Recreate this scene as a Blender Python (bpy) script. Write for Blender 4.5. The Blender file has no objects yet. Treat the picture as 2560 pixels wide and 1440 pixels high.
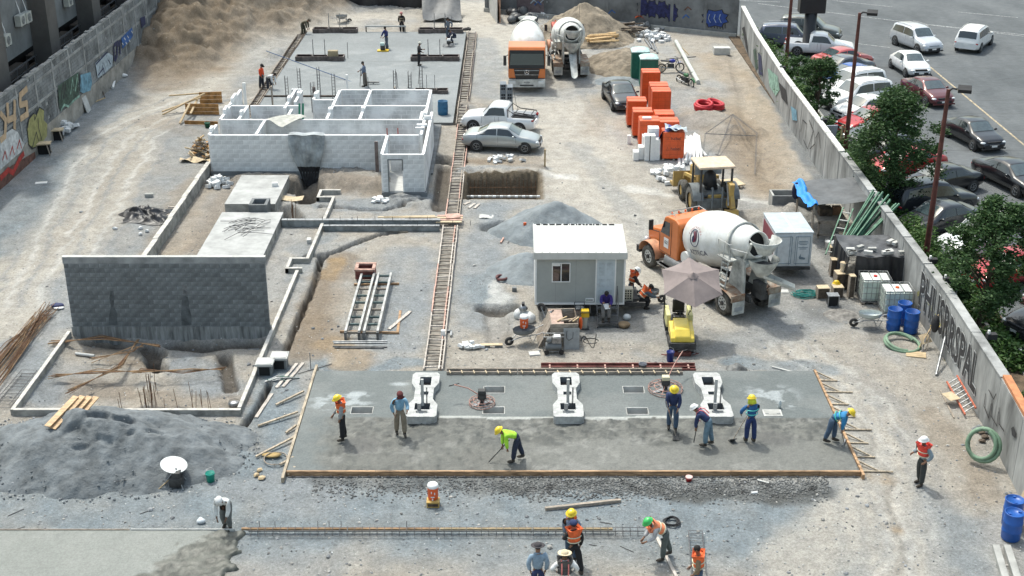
import bpy,bmesh,math,random
import numpy as np
from mathutils import Vector,Matrix,noise as mnoise
random.seed(7)
R=math.radians
scene=bpy.context.scene
COL=scene.collection
# ---------------------------------------------------------------- camera, sky, sun, exposure
CAM_H,CAM_PITCH,CAM_F=22.6,23.5,3260.0
cam_data=bpy.data.cameras.new('camera')
cam_data.sensor_width=36.0
cam_data.lens=CAM_F/2560*36.0
cam_data.clip_end=3000
cam=bpy.data.objects.new('camera',cam_data);COL.objects.link(cam)
cam.location=(0,0,CAM_H);cam.rotation_euler=(R(90-CAM_PITCH),0,0)
scene.camera=cam
SUN_EL,SUN_AZ=64.0,R(122.0)          # azimuth counter-clockwise from +X of where the sun stands
world=bpy.data.worlds.new('World');scene.world=world;world.use_nodes=True
wn=world.node_tree;wn.nodes.clear()
sky=wn.nodes.new('ShaderNodeTexSky');sky.sky_type='NISHITA';sky.sun_disc=False
sky.sun_elevation=R(SUN_EL);sky.sun_rotation=math.pi/2-SUN_AZ
sky.air_density=1.8;sky.dust_density=7.0;sky.altitude=500
bg=wn.nodes.new('ShaderNodeBackground');bg.inputs['Strength'].default_value=0.15
wo=wn.nodes.new('ShaderNodeOutputWorld')
haze_tint=wn.nodes.new('ShaderNodeVectorMath');haze_tint.operation='MULTIPLY';haze_tint.inputs[1].default_value=(.97,1.01,.98)
bw=wn.nodes.new('ShaderNodeRGBToBW');thin_cloud=wn.nodes.new('ShaderNodeMix');thin_cloud.data_type='RGBA';thin_cloud.inputs[0].default_value=.22
wn.links.new(sky.outputs[0],bw.inputs[0]);wn.links.new(sky.outputs[0],thin_cloud.inputs[6]);wn.links.new(bw.outputs[0],thin_cloud.inputs[7]);wn.links.new(thin_cloud.outputs[2],haze_tint.inputs[0]);wn.links.new(haze_tint.outputs[0],bg.inputs[0]);wn.links.new(bg.outputs[0],wo.inputs[0])
sun_data=bpy.data.lights.new('sun','SUN');sun_data.energy=2.0;sun_data.angle=R(2.6)
sun_data.color=(1.0,0.99,0.92)
sun=bpy.data.objects.new('sun',sun_data);COL.objects.link(sun);sun.location=(-20,60,60)
sd=Vector((math.cos(SUN_AZ)*math.cos(R(SUN_EL)),math.sin(SUN_AZ)*math.cos(R(SUN_EL)),math.sin(R(SUN_EL))))
sun.rotation_euler=sd.to_track_quat('Z','Y').to_euler()
scene.view_settings.view_transform='Standard';scene.view_settings.look='None'
scene.view_settings.gamma=1;scene.view_settings.exposure=0.64
scene.view_settings.use_curve_mapping=False

# ---------------------------------------------------------------- helpers
SP,CP=math.sin(R(CAM_PITCH)),math.cos(R(CAM_PITCH))
def W(px,py,z=0.0):
    """survey: ground position (metres) of a point read in the photograph"""
    u=(px-1280)/CAM_F;v=(720-py)/CAM_F
    t=(z-CAM_H)/(-SP+v*CP)
    return Vector((u*t,(CP+v*SP)*t,z))

_mats={}
def mat(name,col,rough=0.75,metal=0.0,var=0.12,scale=3.0,bump=0.0,rnd=0.0,spec=0.5,col2=None,bscale=None,coat=0.0,stretch=None,alpha=None,emit=None,trans=0.0):
    if name in _mats:return _mats[name]
    m=bpy.data.materials.new(name);m.use_nodes=True;nt=m.node_tree;n=nt.nodes;l=nt.links
    b=n['Principled BSDF'];b.inputs['Roughness'].default_value=rough;b.inputs['Metallic'].default_value=metal
    b.inputs['Specular IOR Level'].default_value=spec;b.inputs['Coat Weight'].default_value=coat
    b.inputs['Coat Roughness'].default_value=0.08
    if trans:b.inputs['Transmission Weight'].default_value=trans
    if alpha:b.inputs['Alpha'].default_value=alpha
    tc=n.new('ShaderNodeTexCoord');mp=n.new('ShaderNodeMapping');l.new(tc.outputs['Object'],mp.inputs[0])
    if stretch:mp.inputs['Scale'].default_value=stretch
    no=n.new('ShaderNodeTexNoise');no.inputs['Scale'].default_value=scale;no.inputs['Detail'].default_value=4
    no.inputs['Roughness'].default_value=0.65
    l.new(mp.outputs[0],no.inputs[0])
    mx=n.new('ShaderNodeMix');mx.data_type='RGBA'
    c2=col2 if col2 else tuple(c*(1-var*2.2)for c in col)
    c1=col if col2 else tuple(min(1,c*(1+var))for c in col)
    mx.inputs[6].default_value=(*c1,1);mx.inputs[7].default_value=(*c2,1)
    rr=n.new('ShaderNodeMapRange');rr.inputs[1].default_value=0.35;rr.inputs[2].default_value=0.68
    l.new(no.outputs[0],rr.inputs[0]);l.new(rr.outputs[0],mx.inputs[0])
    out=mx.outputs[2]
    if rnd:
        oi=n.new('ShaderNodeObjectInfo');mr=n.new('ShaderNodeMapRange')
        mr.inputs[3].default_value=1-rnd;mr.inputs[4].default_value=1+rnd
        l.new(oi.outputs['Random'],mr.inputs[0])
        hs=n.new('ShaderNodeVectorMath');hs.operation='SCALE'
        l.new(out,hs.inputs[0]);l.new(mr.outputs[0],hs.inputs['Scale']);out=hs.outputs[0]
    l.new(out,b.inputs['Base Color'])
    if emit:
        b.inputs['Emission Color'].default_value=(*emit,1);b.inputs['Emission Strength'].default_value=1
    if bump:
        n2=n.new('ShaderNodeTexNoise');n2.inputs['Scale'].default_value=bscale or scale*4;n2.inputs['Detail'].default_value=5
        l.new(mp.outputs[0],n2.inputs[0])
        bp=n.new('ShaderNodeBump');bp.inputs['Strength'].default_value=1.0;bp.inputs['Distance'].default_value=bump
        l.new(n2.outputs[0],bp.inputs['Height']);l.new(bp.outputs[0],b.inputs['Normal'])
    _mats[name]=m
    return m

class MB:
    def __init__(s):s.v=[];s.f=[];s.m=[];s.s=[];s.mats=[]
    def mi(s,mt):
        if mt not in s.mats:s.mats.append(mt)
        return s.mats.index(mt)
    def add(s,vs,fs,mt,smooth=False,M=None):
        o=len(s.v);i=s.mi(mt)
        if M is not None:vs=[M@Vector(v)for v in vs]
        s.v+=[tuple(v)for v in vs]
        for f in fs:
            s.f.append(tuple(a+o for a in f));s.m.append(i);s.s.append(smooth)
        return s
    def bx(s,x0,x1,y0,y1,z0,z1,mt,M=None):
        v=[(x0,y0,z0),(x1,y0,z0),(x1,y1,z0),(x0,y1,z0),(x0,y0,z1),(x1,y0,z1),(x1,y1,z1),(x0,y1,z1)]
        f=[(0,3,2,1),(4,5,6,7),(0,1,5,4),(1,2,6,5),(2,3,7,6),(3,0,4,7)]
        return s.add(v,f,mt,False,M)
    def box(s,c,d,mt,rz=0,rx=0,ry=0,M=None):
        T=Matrix.Translation(c)@Matrix.Rotation(rz,4,'Z')@Matrix.Rotation(ry,4,'Y')@Matrix.Rotation(rx,4,'X')
        if M is not None:T=M@T
        a,b,e=d[0]/2,d[1]/2,d[2]/2
        return s.bx(-a,a,-b,b,-e,e,mt,T)
    def beam(s,p,q,w,h,mt,roll=0):
        p=Vector(p);q=Vector(q);d=q-p;L=d.length
        if L<1e-6:return s
        Q=d.to_track_quat('X','Z').to_matrix().to_4x4()
        T=Matrix.Translation(p)@Q@Matrix.Rotation(roll,4,'X')
        return s.bx(0,L,-w/2,w/2,-h/2,h/2,mt,T)
    def cyl(s,p,q,r0,r1,mt,n=12,caps=True,smooth=True):
        p=Vector(p);q=Vector(q);d=(q-p);Q=d.to_track_quat('Z','Y').to_matrix()
        vs=[]
        for c,r in((p,r0),(q,r1)):
            for k in range(n):
                a=2*math.pi*k/n
                vs.append(c+Q@Vector((r*math.cos(a),r*math.sin(a),0)))
        s.add(vs,[(k,(k+1)%n,n+(k+1)%n,n+k)for k in range(n)],mt,smooth)
        if caps:
            s.add(vs[:n],[tuple(range(n-1,-1,-1))],mt);s.add(vs[n:],[tuple(range(n))],mt)
        return s
    def tube(s,pts,r,mt,n=6,closed=False,smooth=True):
        pts=[Vector(p)for p in pts];N=len(pts);vs=[];fs=[]
        rs=r if isinstance(r,(list,tuple))else[r]*N
        up=Vector((0.13,0.21,0.97))
        for i in range(N):
            a=pts[(i-1)%N]if(closed or i>0)else pts[i]
            b=pts[(i+1)%N]if(closed or i<N-1)else pts[i]
            t=(b-a)
            if t.length<1e-9:t=Vector((0,0,1))
            t.normalize();u=t.cross(up)
            if u.length<0.05:u=t.cross(Vector((1,0,0)))
            u.normalize();w=u.cross(t)
            for k in range(n):
                an=2*math.pi*k/n
                vs.append(pts[i]+(u*math.cos(an)+w*math.sin(an))*rs[i])
        M_=N if closed else N-1
        for i in range(M_):
            j=(i+1)%N
            for k in range(n):
                fs.append((i*n+k,i*n+(k+1)%n,j*n+(k+1)%n,j*n+k))
        s.add(vs,fs,mt,smooth)
        if not closed:
            s.add(vs[:n],[tuple(range(n-1,-1,-1))],mt);s.add(vs[-n:],[tuple(range(n))],mt)
        return s
    def lathe(s,prof,mt,c=(0,0,0),n=16,M=None,smooth=True,a0=0,a1=2*math.pi):
        vs=[];fs=[];full=abs(a1-a0-2*math.pi)<1e-6;K=n if full else n+1
        for r,z in prof:
            for k in range(K):
                a=a0+(a1-a0)*k/n
                vs.append((c[0]+r*math.cos(a),c[1]+r*math.sin(a),c[2]+z))
        for i in range(len(prof)-1):
            for k in range(n):
                k2=(k+1)%K
                fs.append((i*K+k,i*K+k2,(i+1)*K+k2,(i+1)*K+k))
        return s.add(vs,fs,mt,smooth,M)
    def prism(s,poly,z0,z1,mt,M=None):
        n=len(poly)
        vs=[(x,y,z0)for x,y in poly]+[(x,y,z1)for x,y in poly]
        fs=[tuple(range(n-1,-1,-1)),tuple(range(n,2*n))]+[(k,(k+1)%n,n+(k+1)%n,n+k)for k in range(n)]
        return s.add(vs,fs,mt,False,M)
    def ball(s,c,r,mt,n=10,m=6,sq=(1,1,1),M=None):
        prof=[(max(1e-4,r*math.sin(math.pi*i/m)),-r*math.cos(math.pi*i/m))for i in range(m+1)]
        T=Matrix.Translation(c)@Matrix.Diagonal((*sq,1))
        if M is not None:T=M@T
        return s.lathe(prof,mt,n=n,M=T)
    def grid(s,fn,nu,nv,mt,smooth=True,M=None):
        vs=[fn(i/nu,j/nv)for j in range(nv+1)for i in range(nu+1)]
        fs=[(j*(nu+1)+i,j*(nu+1)+i+1,(j+1)*(nu+1)+i+1,(j+1)*(nu+1)+i)for j in range(nv)for i in range(nu)]
        return s.add(vs,fs,mt,smooth,M)
    def mesh(s,name):
        me=bpy.data.meshes.new(name);me.from_pydata(s.v,[],s.f)
        for m_ in s.mats:me.materials.append(m_)
        me.polygons.foreach_set('material_index',s.m);me.polygons.foreach_set('use_smooth',s.s)
        me.update();return me
    def build(s,name,parent=None,loc=None,rz=None,bevel=0,**kw):
        o=bpy.data.objects.new(name,s.mesh(name));COL.objects.link(o)
        if parent:o.parent=parent
        if loc is not None:o.location=loc
        if rz is not None:o.rotation_euler=(0,0,rz)
        if bevel:
            b=o.modifiers.new('bevel','BEVEL');b.width=bevel;b.segments=2;b.limit_method='ANGLE';b.angle_limit=R(40)
        for k,v in kw.items():o[k]=v
        return o

def tag(o,label=None,cat=None,group=None,kind=None):
    if label:o['label']=label
    if cat:o['category']=cat
    if group:o['group']=group
    if kind:o['kind']=kind
    return o
def thing(name,label,cat,loc=(0,0,0),rz=0,group=None):
    o=bpy.data.objects.new(name,None);COL.objects.link(o);o.empty_display_size=0.2
    o.location=loc;o.rotation_euler=(0,0,rz)
    return tag(o,label,cat,group)
_kids={}
def copy_tree(o,parent=None,loc=None,rz=None,label=None):
    c=o.copy();COL.objects.link(c);c.parent=parent
    if loc is not None:c.location=loc
    if rz is not None:c.rotation_euler=(0,0,rz)
    if label:c['label']=label
    for ch in o.children:copy_tree(ch,c)
    return c
def single(mb,name,label,cat,loc=(0,0,0),rz=0,group=None,bevel=0,kind=None):
    o=mb.build(name,None,loc,rz,bevel);return tag(o,label,cat,group,kind)
def inst(me,name,parent,loc,rz=0,sc=None,rot=None):
    o=bpy.data.objects.new(name,me);COL.objects.link(o)
    if parent:o.parent=parent
    o.location=loc;o.rotation_euler=rot if rot else(0,0,rz)
    if sc:o.scale=sc
    return o
def text_geo(txt,size,mt,mb,M,warp=None,ex=0.004,off=0):
    cu=bpy.data.curves.new('lettering','FONT');cu.body=txt;cu.size=size;cu.align_x='CENTER';cu.align_y='CENTER'
    cu.resolution_u=2;cu.extrude=ex;cu.offset=off
    ob=bpy.data.objects.new('lettering',cu);me=bpy.data.meshes.new_from_object(ob)
    vs=[v.co.copy()for v in me.vertices];fs=[tuple(p.vertices)for p in me.polygons]
    if warp:vs=[warp(v)for v in vs]
    mb.add(vs,fs,mt,False,M)
    bpy.data.objects.remove(ob);bpy.data.curves.remove(cu);bpy.data.meshes.remove(me)
def lerp(a,b,t):return a+(b-a)*t
def rnd(a,b):return random.uniform(a,b)

# value noise on numpy grids
def _h(ix,iy,sd):
    n=(ix*374761393+iy*668265263+sd*974634777)&0x7fffffff
    n=((n^(n>>13))*1274126177)&0x7fffffff
    return((n^(n>>16))&0xffff)/65535.0
def vnoise(x,y,sc,sd=0):
    x=np.asarray(x)*sc;y=np.asarray(y)*sc
    ix=np.floor(x).astype(np.int64);iy=np.floor(y).astype(np.int64);fx=x-ix;fy=y-iy
    fx=fx*fx*(3-2*fx);fy=fy*fy*(3-2*fy)
    a=_h(ix,iy,sd);b=_h(ix+1,iy,sd);c=_h(ix,iy+1,sd);d=_h(ix+1,iy+1,sd)
    return(a*(1-fx)+b*fx)*(1-fy)+(c*(1-fx)+d*fx)*fy
def fbm(x,y,sc,sd=0,o=4):
    t=0;a=0.5
    for k in range(o):t=t+a*vnoise(x,y,sc*2**k,sd+k*17);a*=0.5
    return t/(1-0.5**o)
def sstep(a,b,x):
    t=np.clip((x-a)/(b-a),0,1);return t*t*(3-2*t)

# ---------------------------------------------------------------- shared materials
m_conc=mat('concrete',(.36,.36,.34),.85,var=.14,scale=1.5,bump=.01)
m_conc_pale=mat('pale_concrete',(.50,.50,.48),.85,var=.10,scale=2.5,bump=.006)
m_conc_dark=mat('dark_concrete',(.17,.18,.185),.85,var=.18,scale=1.2,bump=.01)
m_mortar=mat('mortar',(.30,.31,.31),.95,var=.1,bump=.004)
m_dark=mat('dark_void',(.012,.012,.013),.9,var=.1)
m_black=mat('black_plastic',(.018,.018,.02),.45,var=.1)
m_blackm=mat('matte_black',(.025,.025,.027),.8,var=.15)
m_rubber=mat('tyre_rubber',(.035,.034,.033),.85,var=.25,scale=8)
m_rubber_d=mat('dusty_rubber',(.10,.095,.085),.9,var=.4,scale=5)
m_steel=mat('dull_steel',(.33,.34,.35),.45,.7,var=.2,scale=6)
m_rebar=mat('rusty_rebar',(.16,.085,.045),.85,.1,var=.3,scale=9)
m_rebar_g=mat('grey_rebar',(.12,.12,.125),.7,.3,var=.25,scale=9)
m_white=mat('white_paint',(.78,.78,.77),.35,var=.05,scale=2)
m_wood=mat('pale_timber',(.50,.38,.23),.8,var=.22,scale=4,stretch=(1,6,6),rnd=.12)
m_wood_w=mat('weathered_timber',(.34,.29,.24),.88,var=.25,scale=5,stretch=(1,6,6),rnd=.15)
m_wood_o=mat('orange_timber',(.42,.22,.075),.8,var=.25,scale=3,rnd=.1)
m_wood_d=mat('dark_timber',(.10,.075,.055),.88,var=.3,scale=4)
m_ply=mat('plywood',(.52,.42,.28),.8,var=.12,scale=5)
m_chrome=mat('chrome',(.7,.7,.72),.15,1.0,var=.05)
m_glass=mat('tinted_glass',(.02,.026,.03),.06,0,var=.1,spec=.8,coat=.5)
m_glass_w=mat('windscreen_glass',(.06,.085,.09),.06,0,var=.15,spec=.9,coat=.6)
m_lamp=mat('lamp_lens',(.65,.68,.70),.12,.2,var=.1,coat=.5)
m_red_l=mat('tail_lens',(.35,.012,.012),.2,var=.1,coat=.4)
m_orange=mat('orange_plastic',(.75,.115,.02),.5,var=.08)
m_blue=mat('blue_plastic',(.012,.09,.36),.38,var=.12,scale=2)
m_yellow=mat('yellow_paint',(.72,.47,.02),.4,var=.08,scale=3)
m_red=mat('red_plastic',(.55,.03,.025),.5,var=.1)
m_tarp=mat('grey_tarpaulin',(.10,.105,.11),.55,var=.15,scale=2,bump=.03,bscale=3)
m_tarp_b=mat('black_tarpaulin',(.022,.023,.027),.42,var=.25,scale=2,bump=.04,bscale=3)
# ---------------------------------------------------------------- terrain
def seg_dist(X,Y,pts):
    """distance to a polyline and the position along it"""
    best=np.full(X.shape,1e9)
    for(ax,ay),(bx_,by_)in zip(pts[:-1],pts[1:]):
        dx,dy=bx_-ax,by_-ay;L=dx*dx+dy*dy+1e-9
        t=np.clip(((X-ax)*dx+(Y-ay)*dy)/L,0,1)
        best=np.minimum(best,np.hypot(X-ax-t*dx,Y-ay-t*dy))
    return best
def G(*pts):return[tuple(W(a,b)[:2])for a,b in pts]
BEIGE=(.370,.340,.296);DUST=(.455,.425,.375);GREY=(.262,.281,.292);BLUE=(.222,.256,.276)
BROWN=(.235,.180,.125);DARK=(.085,.083,.080);WET=(.115,.118,.115);OCHRE=(.33,.235,.135);PALE=(.60,.59,.56)
# strokes of soil colour: points as surveyed, half width (m), softness (m), colour, strength
PAINT=[
 (G((0,560),(140,430),(250,260),(330,150)),1.8,1.6,GREY,.9),
 (G((0,620),(120,520),(200,400)),1.6,1.2,BLUE,.7),
 (G((-60,900),(60,720),(200,560),(260,450),(310,330),(430,265),(560,160),(680,95),(900,45),(1180,20)),1.7,1.6,DUST,.85),
 (G((120,640),(240,500),(330,380)),.5,.5,BEIGE,.6),
 (G((20,760),(95,600),(170,450),(235,345),(350,285),(490,235)),.07,.12,PALE,.55),
 (G((52,760),(127,600),(202,450),(267,345),(382,285),(522,235)),.07,.12,GREY,.55),
 (G((95,760),(170,600),(245,450),(310,345),(425,285),(565,235)),.07,.12,PALE,.55),
 (G((130,760),(205,600),(280,450),(345,345),(460,285),(600,235)),.07,.12,GREY,.55),
 (G((175,760),(250,600),(325,450),(390,345),(505,285),(645,235)),.07,.12,PALE,.55),
 (G((215,760),(290,600),(365,450),(430,345),(545,285),(685,235)),.07,.12,GREY,.55),
 (G((-20,760),(55,600),(130,450),(195,345),(310,285),(450,235)),.07,.12,GREY,.55),
 (G((1660,700),(1610,580),(1510,440),(1445,330),(1360,230)),.08,.12,PALE,.5),
 (G((1685,700),(1635,580),(1535,440),(1470,330),(1385,230)),.08,.12,GREY,.5),
 (G((1720,700),(1670,580),(1570,440),(1505,330),(1420,230)),.08,.12,PALE,.5),
 (G((1625,700),(1575,580),(1475,440),(1410,330),(1325,230)),.08,.12,GREY,.5),
 (G((1750,700),(1700,580),(1600,440),(1535,330),(1450,230)),.08,.12,GREY,.5),
 (G((1590,700),(1540,580),(1440,440),(1375,330),(1290,230)),.08,.12,PALE,.5),
 (G((330,620),(420,480),(480,390),(500,300)),1.4,1.2,GREY,.55),
 (G((60,900),(140,840),(180,700)),.8,.8,GREY,.6),
 (G((0,1240),(500,1260),(1000,1280),(1700,1290),(2100,1340)),2.2,2.0,BLUE,.85),
 (G((0,1120),(560,1160),(760,1220)),1.6,1.0,GREY,.9),(G((-50,1130),(300,1185),(560,1150)),.9,.9,(.20,.222,.235),.9),
 (G((700,920),(680,1000),(640,1150)),.9,.5,BLUE,.85),
 (G((800,915),(1040,915)),.35,.3,BLUE,.85),
 (G((2100,1000),(2160,1150),(2200,1300),(2160,1440)),.75,.7,BLUE,.75),
 (G((2400,1440),(2350,1330),(2330,1250)),1.0,1.0,BLUE,.6),
 (G((2250,1500),(2230,1300),(2190,1150),(2110,1000),(1980,880),(1780,790),(1640,720)),.9,1.0,DUST,.85),
 (G((2010,1420),(2080,1320),(2200,1250)),1.0,.8,DUST,.8),
 (G((2420,1240),(2360,1100),(2260,960),(2100,860)),.8,.8,BEIGE,.85),
 (G((2480,1240),(2400,1130),(2330,1040)),.5,.4,BROWN,.35),
 (G((2150,1175),(2200,1200)),.3,.4,OCHRE,.45),(G((2225,1320),(2240,1325)),.15,.3,OCHRE,.6),
 (G((1620,700),(1560,560),(1470,420),(1400,300),(1300,200),(1230,100),(1180,20)),2.6,2.0,DUST,.9),
 (G((1640,620),(1580,540),(1480,400),(1440,360)),.5,.6,GREY,.4),
 (G((1280,240),(1380,240),(1480,220),(1560,190)),1.2,1.0,GREY,.35),
 (G((1200,100),(1230,170),(1210,260)),1.0,.8,GREY,.65),
 (G((1560,430),(1640,460),(1760,560),(1900,640)),1.5,1.2,BEIGE,.6),
 (G((1230,520),(1210,620),(1190,720),(1215,800)),.9,.8,GREY,.85),
 (G((1200,700),(1230,760)),.8,.6,BLUE,.7),
 (G((1150,880),(1500,890),(1900,900)),1.2,.8,BEIGE,.7),
 (G((1830,900),(1950,915),(2060,920)),.5,.4,BLUE,.8),
 (G((1750,860),(1900,840),(2050,790)),.9,.9,GREY,.5),
 (G((1860,130),(1910,260),(1990,430),(2010,470)),1.0,.8,BEIGE,.9),
 (G((1780,140),(1850,200),(1900,330),(1930,480)),1.3,1.0,OCHRE,.35),
 (G((1900,180),(1960,290),(2060,470)),.55,.3,(.20,.21,.215),.85),
 (G((1640,240),(1700,340),(1760,420)),.8,.7,GREY,.7),
 (G((1700,300),(1830,330),(1870,420)),1.8,1.0,BROWN,.35),
 (G((1900,640),(2000,700),(2080,780)),1.3,.7,(.20,.205,.205),.7),
 (G((860,650),(820,700),(800,800),(770,880)),.75,.6,BROWN,.55),
 (G((840,655),(815,690)),.45,.3,OCHRE,.8),(G((830,860),(880,900)),.7,.5,OCHRE,.55),
 (G((1020,640),(1010,780),(1000,850)),1.1,1.0,GREY,.8),
 (G((820,590),(760,620),(740,700)),.4,.4,GREY,.7),
 (G((800,505),(900,515),(1080,500)),.9,.5,GREY,.8),
 (G((400,640),(480,480),(530,440)),1.2,.5,OCHRE,.30),
 (G((500,620),(600,455),(740,470)),.8,.7,BROWN,.45),
 (G((760,450),(900,470),(950,480)),.9,.7,BROWN,.5),
 (G((200,850),(300,900),(400,940)),1.2,.8,BEIGE,.8),
 (G((440,900),(540,950)),.9,.6,GREY,.8),(G((400,870),(360,960)),.35,.2,DUST,.9),
 (G((350,990),(500,1000),(580,1010)),.35,.3,DUST,.6),
 (G((1270,1210),(1500,1215),(1750,1225),(2050,1235)),.45,.4,WET,.85),
 (G((800,1195),(1000,1200),(1270,1205)),.30,.4,WET,.6),(G((1950,1220),(2060,1240)),.35,.2,WET,.6),
 (G((1170,400),(1330,400)),.7,.5,BROWN,.4),(G((1150,430),(1360,420)),.5,.4,GREY,.6),
 (G((1170,250),(1230,262)),.9,.7,BEIGE,.8),(G((1120,330),(1120,420)),.6,.4,BEIGE,.8),
 (G((1650,395),(1750,450)),.8,.8,PALE,.5),(G((1580,470),(1680,485)),.25,.3,PALE,.6),(G((1370,440),(1440,440)),.18,.2,PALE,.7),
 (G((1860,495),(1960,510)),.15,.2,PALE,.6),(G((1240,700),(1250,790),(1235,850)),.25,.2,PALE,.6),
 (G((2020,770),(2160,790),(2190,840)),.5,.3,(.17,.17,.165),.6),
 (G((800,700),(780,800),(740,900)),.5,.5,BROWN,.5),(G((200,960),(420,990),(580,1000)),.5,.6,BROWN,.45),(G((250,870),(340,900)),.5,.5,BROWN,.5),(G((1780,250),(1850,300),(1860,420),(1930,470)),.7,.8,BROWN,.5),(G((1500,250),(1480,330)),.5,.7,BROWN,.3),(G((1180,265),(1330,290)),.4,.5,BROWN,.35),(G((1160,400),(1340,420)),.5,.5,BROWN,.5),(G((380,300),(480,330)),.8,.8,BROWN,.3),(G((2020,470),(2100,640)),.8,.6,(.17,.175,.172),.6),(G((640,40),(700,30)),1.6,1.0,GREY,.5),(G((480,170),(520,60)),3.0,2.0,BROWN,.70),(G((410,210),(420,40)),2.0,1.5,BROWN,.6),
 (G((620,230),(640,160),(690,110)),1.0,1.2,GREY,.35),(G((1600,880),(1960,960),(2040,930)),.2,.3,GREY,.5),
 (G((0,880),(60,860),(100,980)),.7,.5,GREY,.9),(G((560,1060),(640,1120)),.4,.3,BROWN,.3),
 (G((2248,1440),(2234,1250),(2188,1110),(2098,980),(1948,860)),.05,.10,DARK,.33),
 (G((2272,1440),(2258,1250),(2212,1110),(2122,980),(1972,860)),.05,.10,PALE,.33),
 (G((2215,1440),(2201,1250),(2155,1110),(2065,980),(1915,860)),.05,.10,PALE,.33),
 (G((2310,1440),(2296,1250),(2250,1110),(2160,980),(2010,860)),.05,.10,GREY,.33),
 (G((2190,1440),(2176,1250),(2130,1110),(2040,980),(1890,860)),.05,.10,GREY,.33),
 (G((2335,1440),(2321,1250),(2275,1110),(2185,980),(2035,860)),.05,.10,PALE,.33),

]
# dips and rises: points, half width, softness, height
DIG=[
 (G((800,650),(790,700),(762,762),(728,838),(702,905)),.08,.09,-.5),
 (G((765,641),(830,632),(890,606),(950,586),(1010,578)),.10,.10,-.6),
 (G((800,650),(812,638)),.12,.12,-.5),
 (G((700,470),(770,478)),.05,.05,0),
 (G((740,470),(772,470)),.6,.25,-.9),(G((775,440),(765,500)),.4,.2,-.8),
 (G((1098,398),(1138,402)),.55,.2,-.9),
 (G((1110,420),(1098,520)),.28,.2,-.35),(G((1165,265),(1215,275)),.3,.3,.25),
 (G((800,515),(900,522),(960,524),(1010,512),(1080,502)),.07,.08,-.35),
 (G((830,440),(920,460)),.8,.9,.45),(G((620,452),(720,455)),.6,.5,.3),(G((1000,500),(1070,512)),.4,.4,.25),
 (G((375,880),(395,905)),.25,.15,-.7),(G((560,880),(575,960)),.2,.12,-.4),(G((300,1020),(450,1018)),.25,.12,-.5),
 (G((230,845),(360,850),(390,870)),.25,.15,-.45),(G((430,850),(640,850)),.25,.2,-.35),
 (G((595,1085),(650,1010),(672,960)),.08,.08,-.5),(G((720,520),(735,545)),.35,.15,-.8),
 (G((1205,770),(1285,768)),.22,.2,-.4),(G((1240,780),(1250,850)),.35,.3,-.22),
 (G((1225,568),(1262,560)),.35,.2,-.45),
 (G((1790,770),(1870,770)),.1,.1,0),
 (G((1440,380),(1500,450),(1590,560)),.16,.2,-.07),(G((1480,370),(1540,440),(1630,545)),.16,.2,-.07),
 (G((2225,1130),(2234,1260),(2245,1440)),.06,.08,-.05),(G((2262,1060),(2300,1180)),.07,.1,-.04),
 (G((1940,190),(1990,300),(2080,440)),.2,.3,-.15),(G((1830,130),(1870,300),(1930,450)),.2,.3,-.12),
 (G((150,600),(260,440),(330,330)),.2,.3,-.06),(G((240,600),(330,440),(370,330)),.2,.3,-.05),
 (G((1160,425),(1345,420)),.35,.3,.15),(G((1870,545),(1960,528)),.5,.4,.25),(G((2000,540),(1990,530)),.4,.3,.2),
 (G((1770,300),(1850,330)),.9,1.0,.35),(G((1700,215),(1830,215)),.8,.8,.15),(G((530,152),(505,150)),.45,.3,.3),
 (G((690,128),(685,140)),.35,.25,.25),(G((1190,130),(1225,130)),.5,.5,.1),
 (G((1960,495),(1950,505)),.3,.3,.15),(G((840,45),(1060,75)),.6,1.0,.25),(G((900,20),(1100,30)),.8,.8,.3),
]
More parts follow.
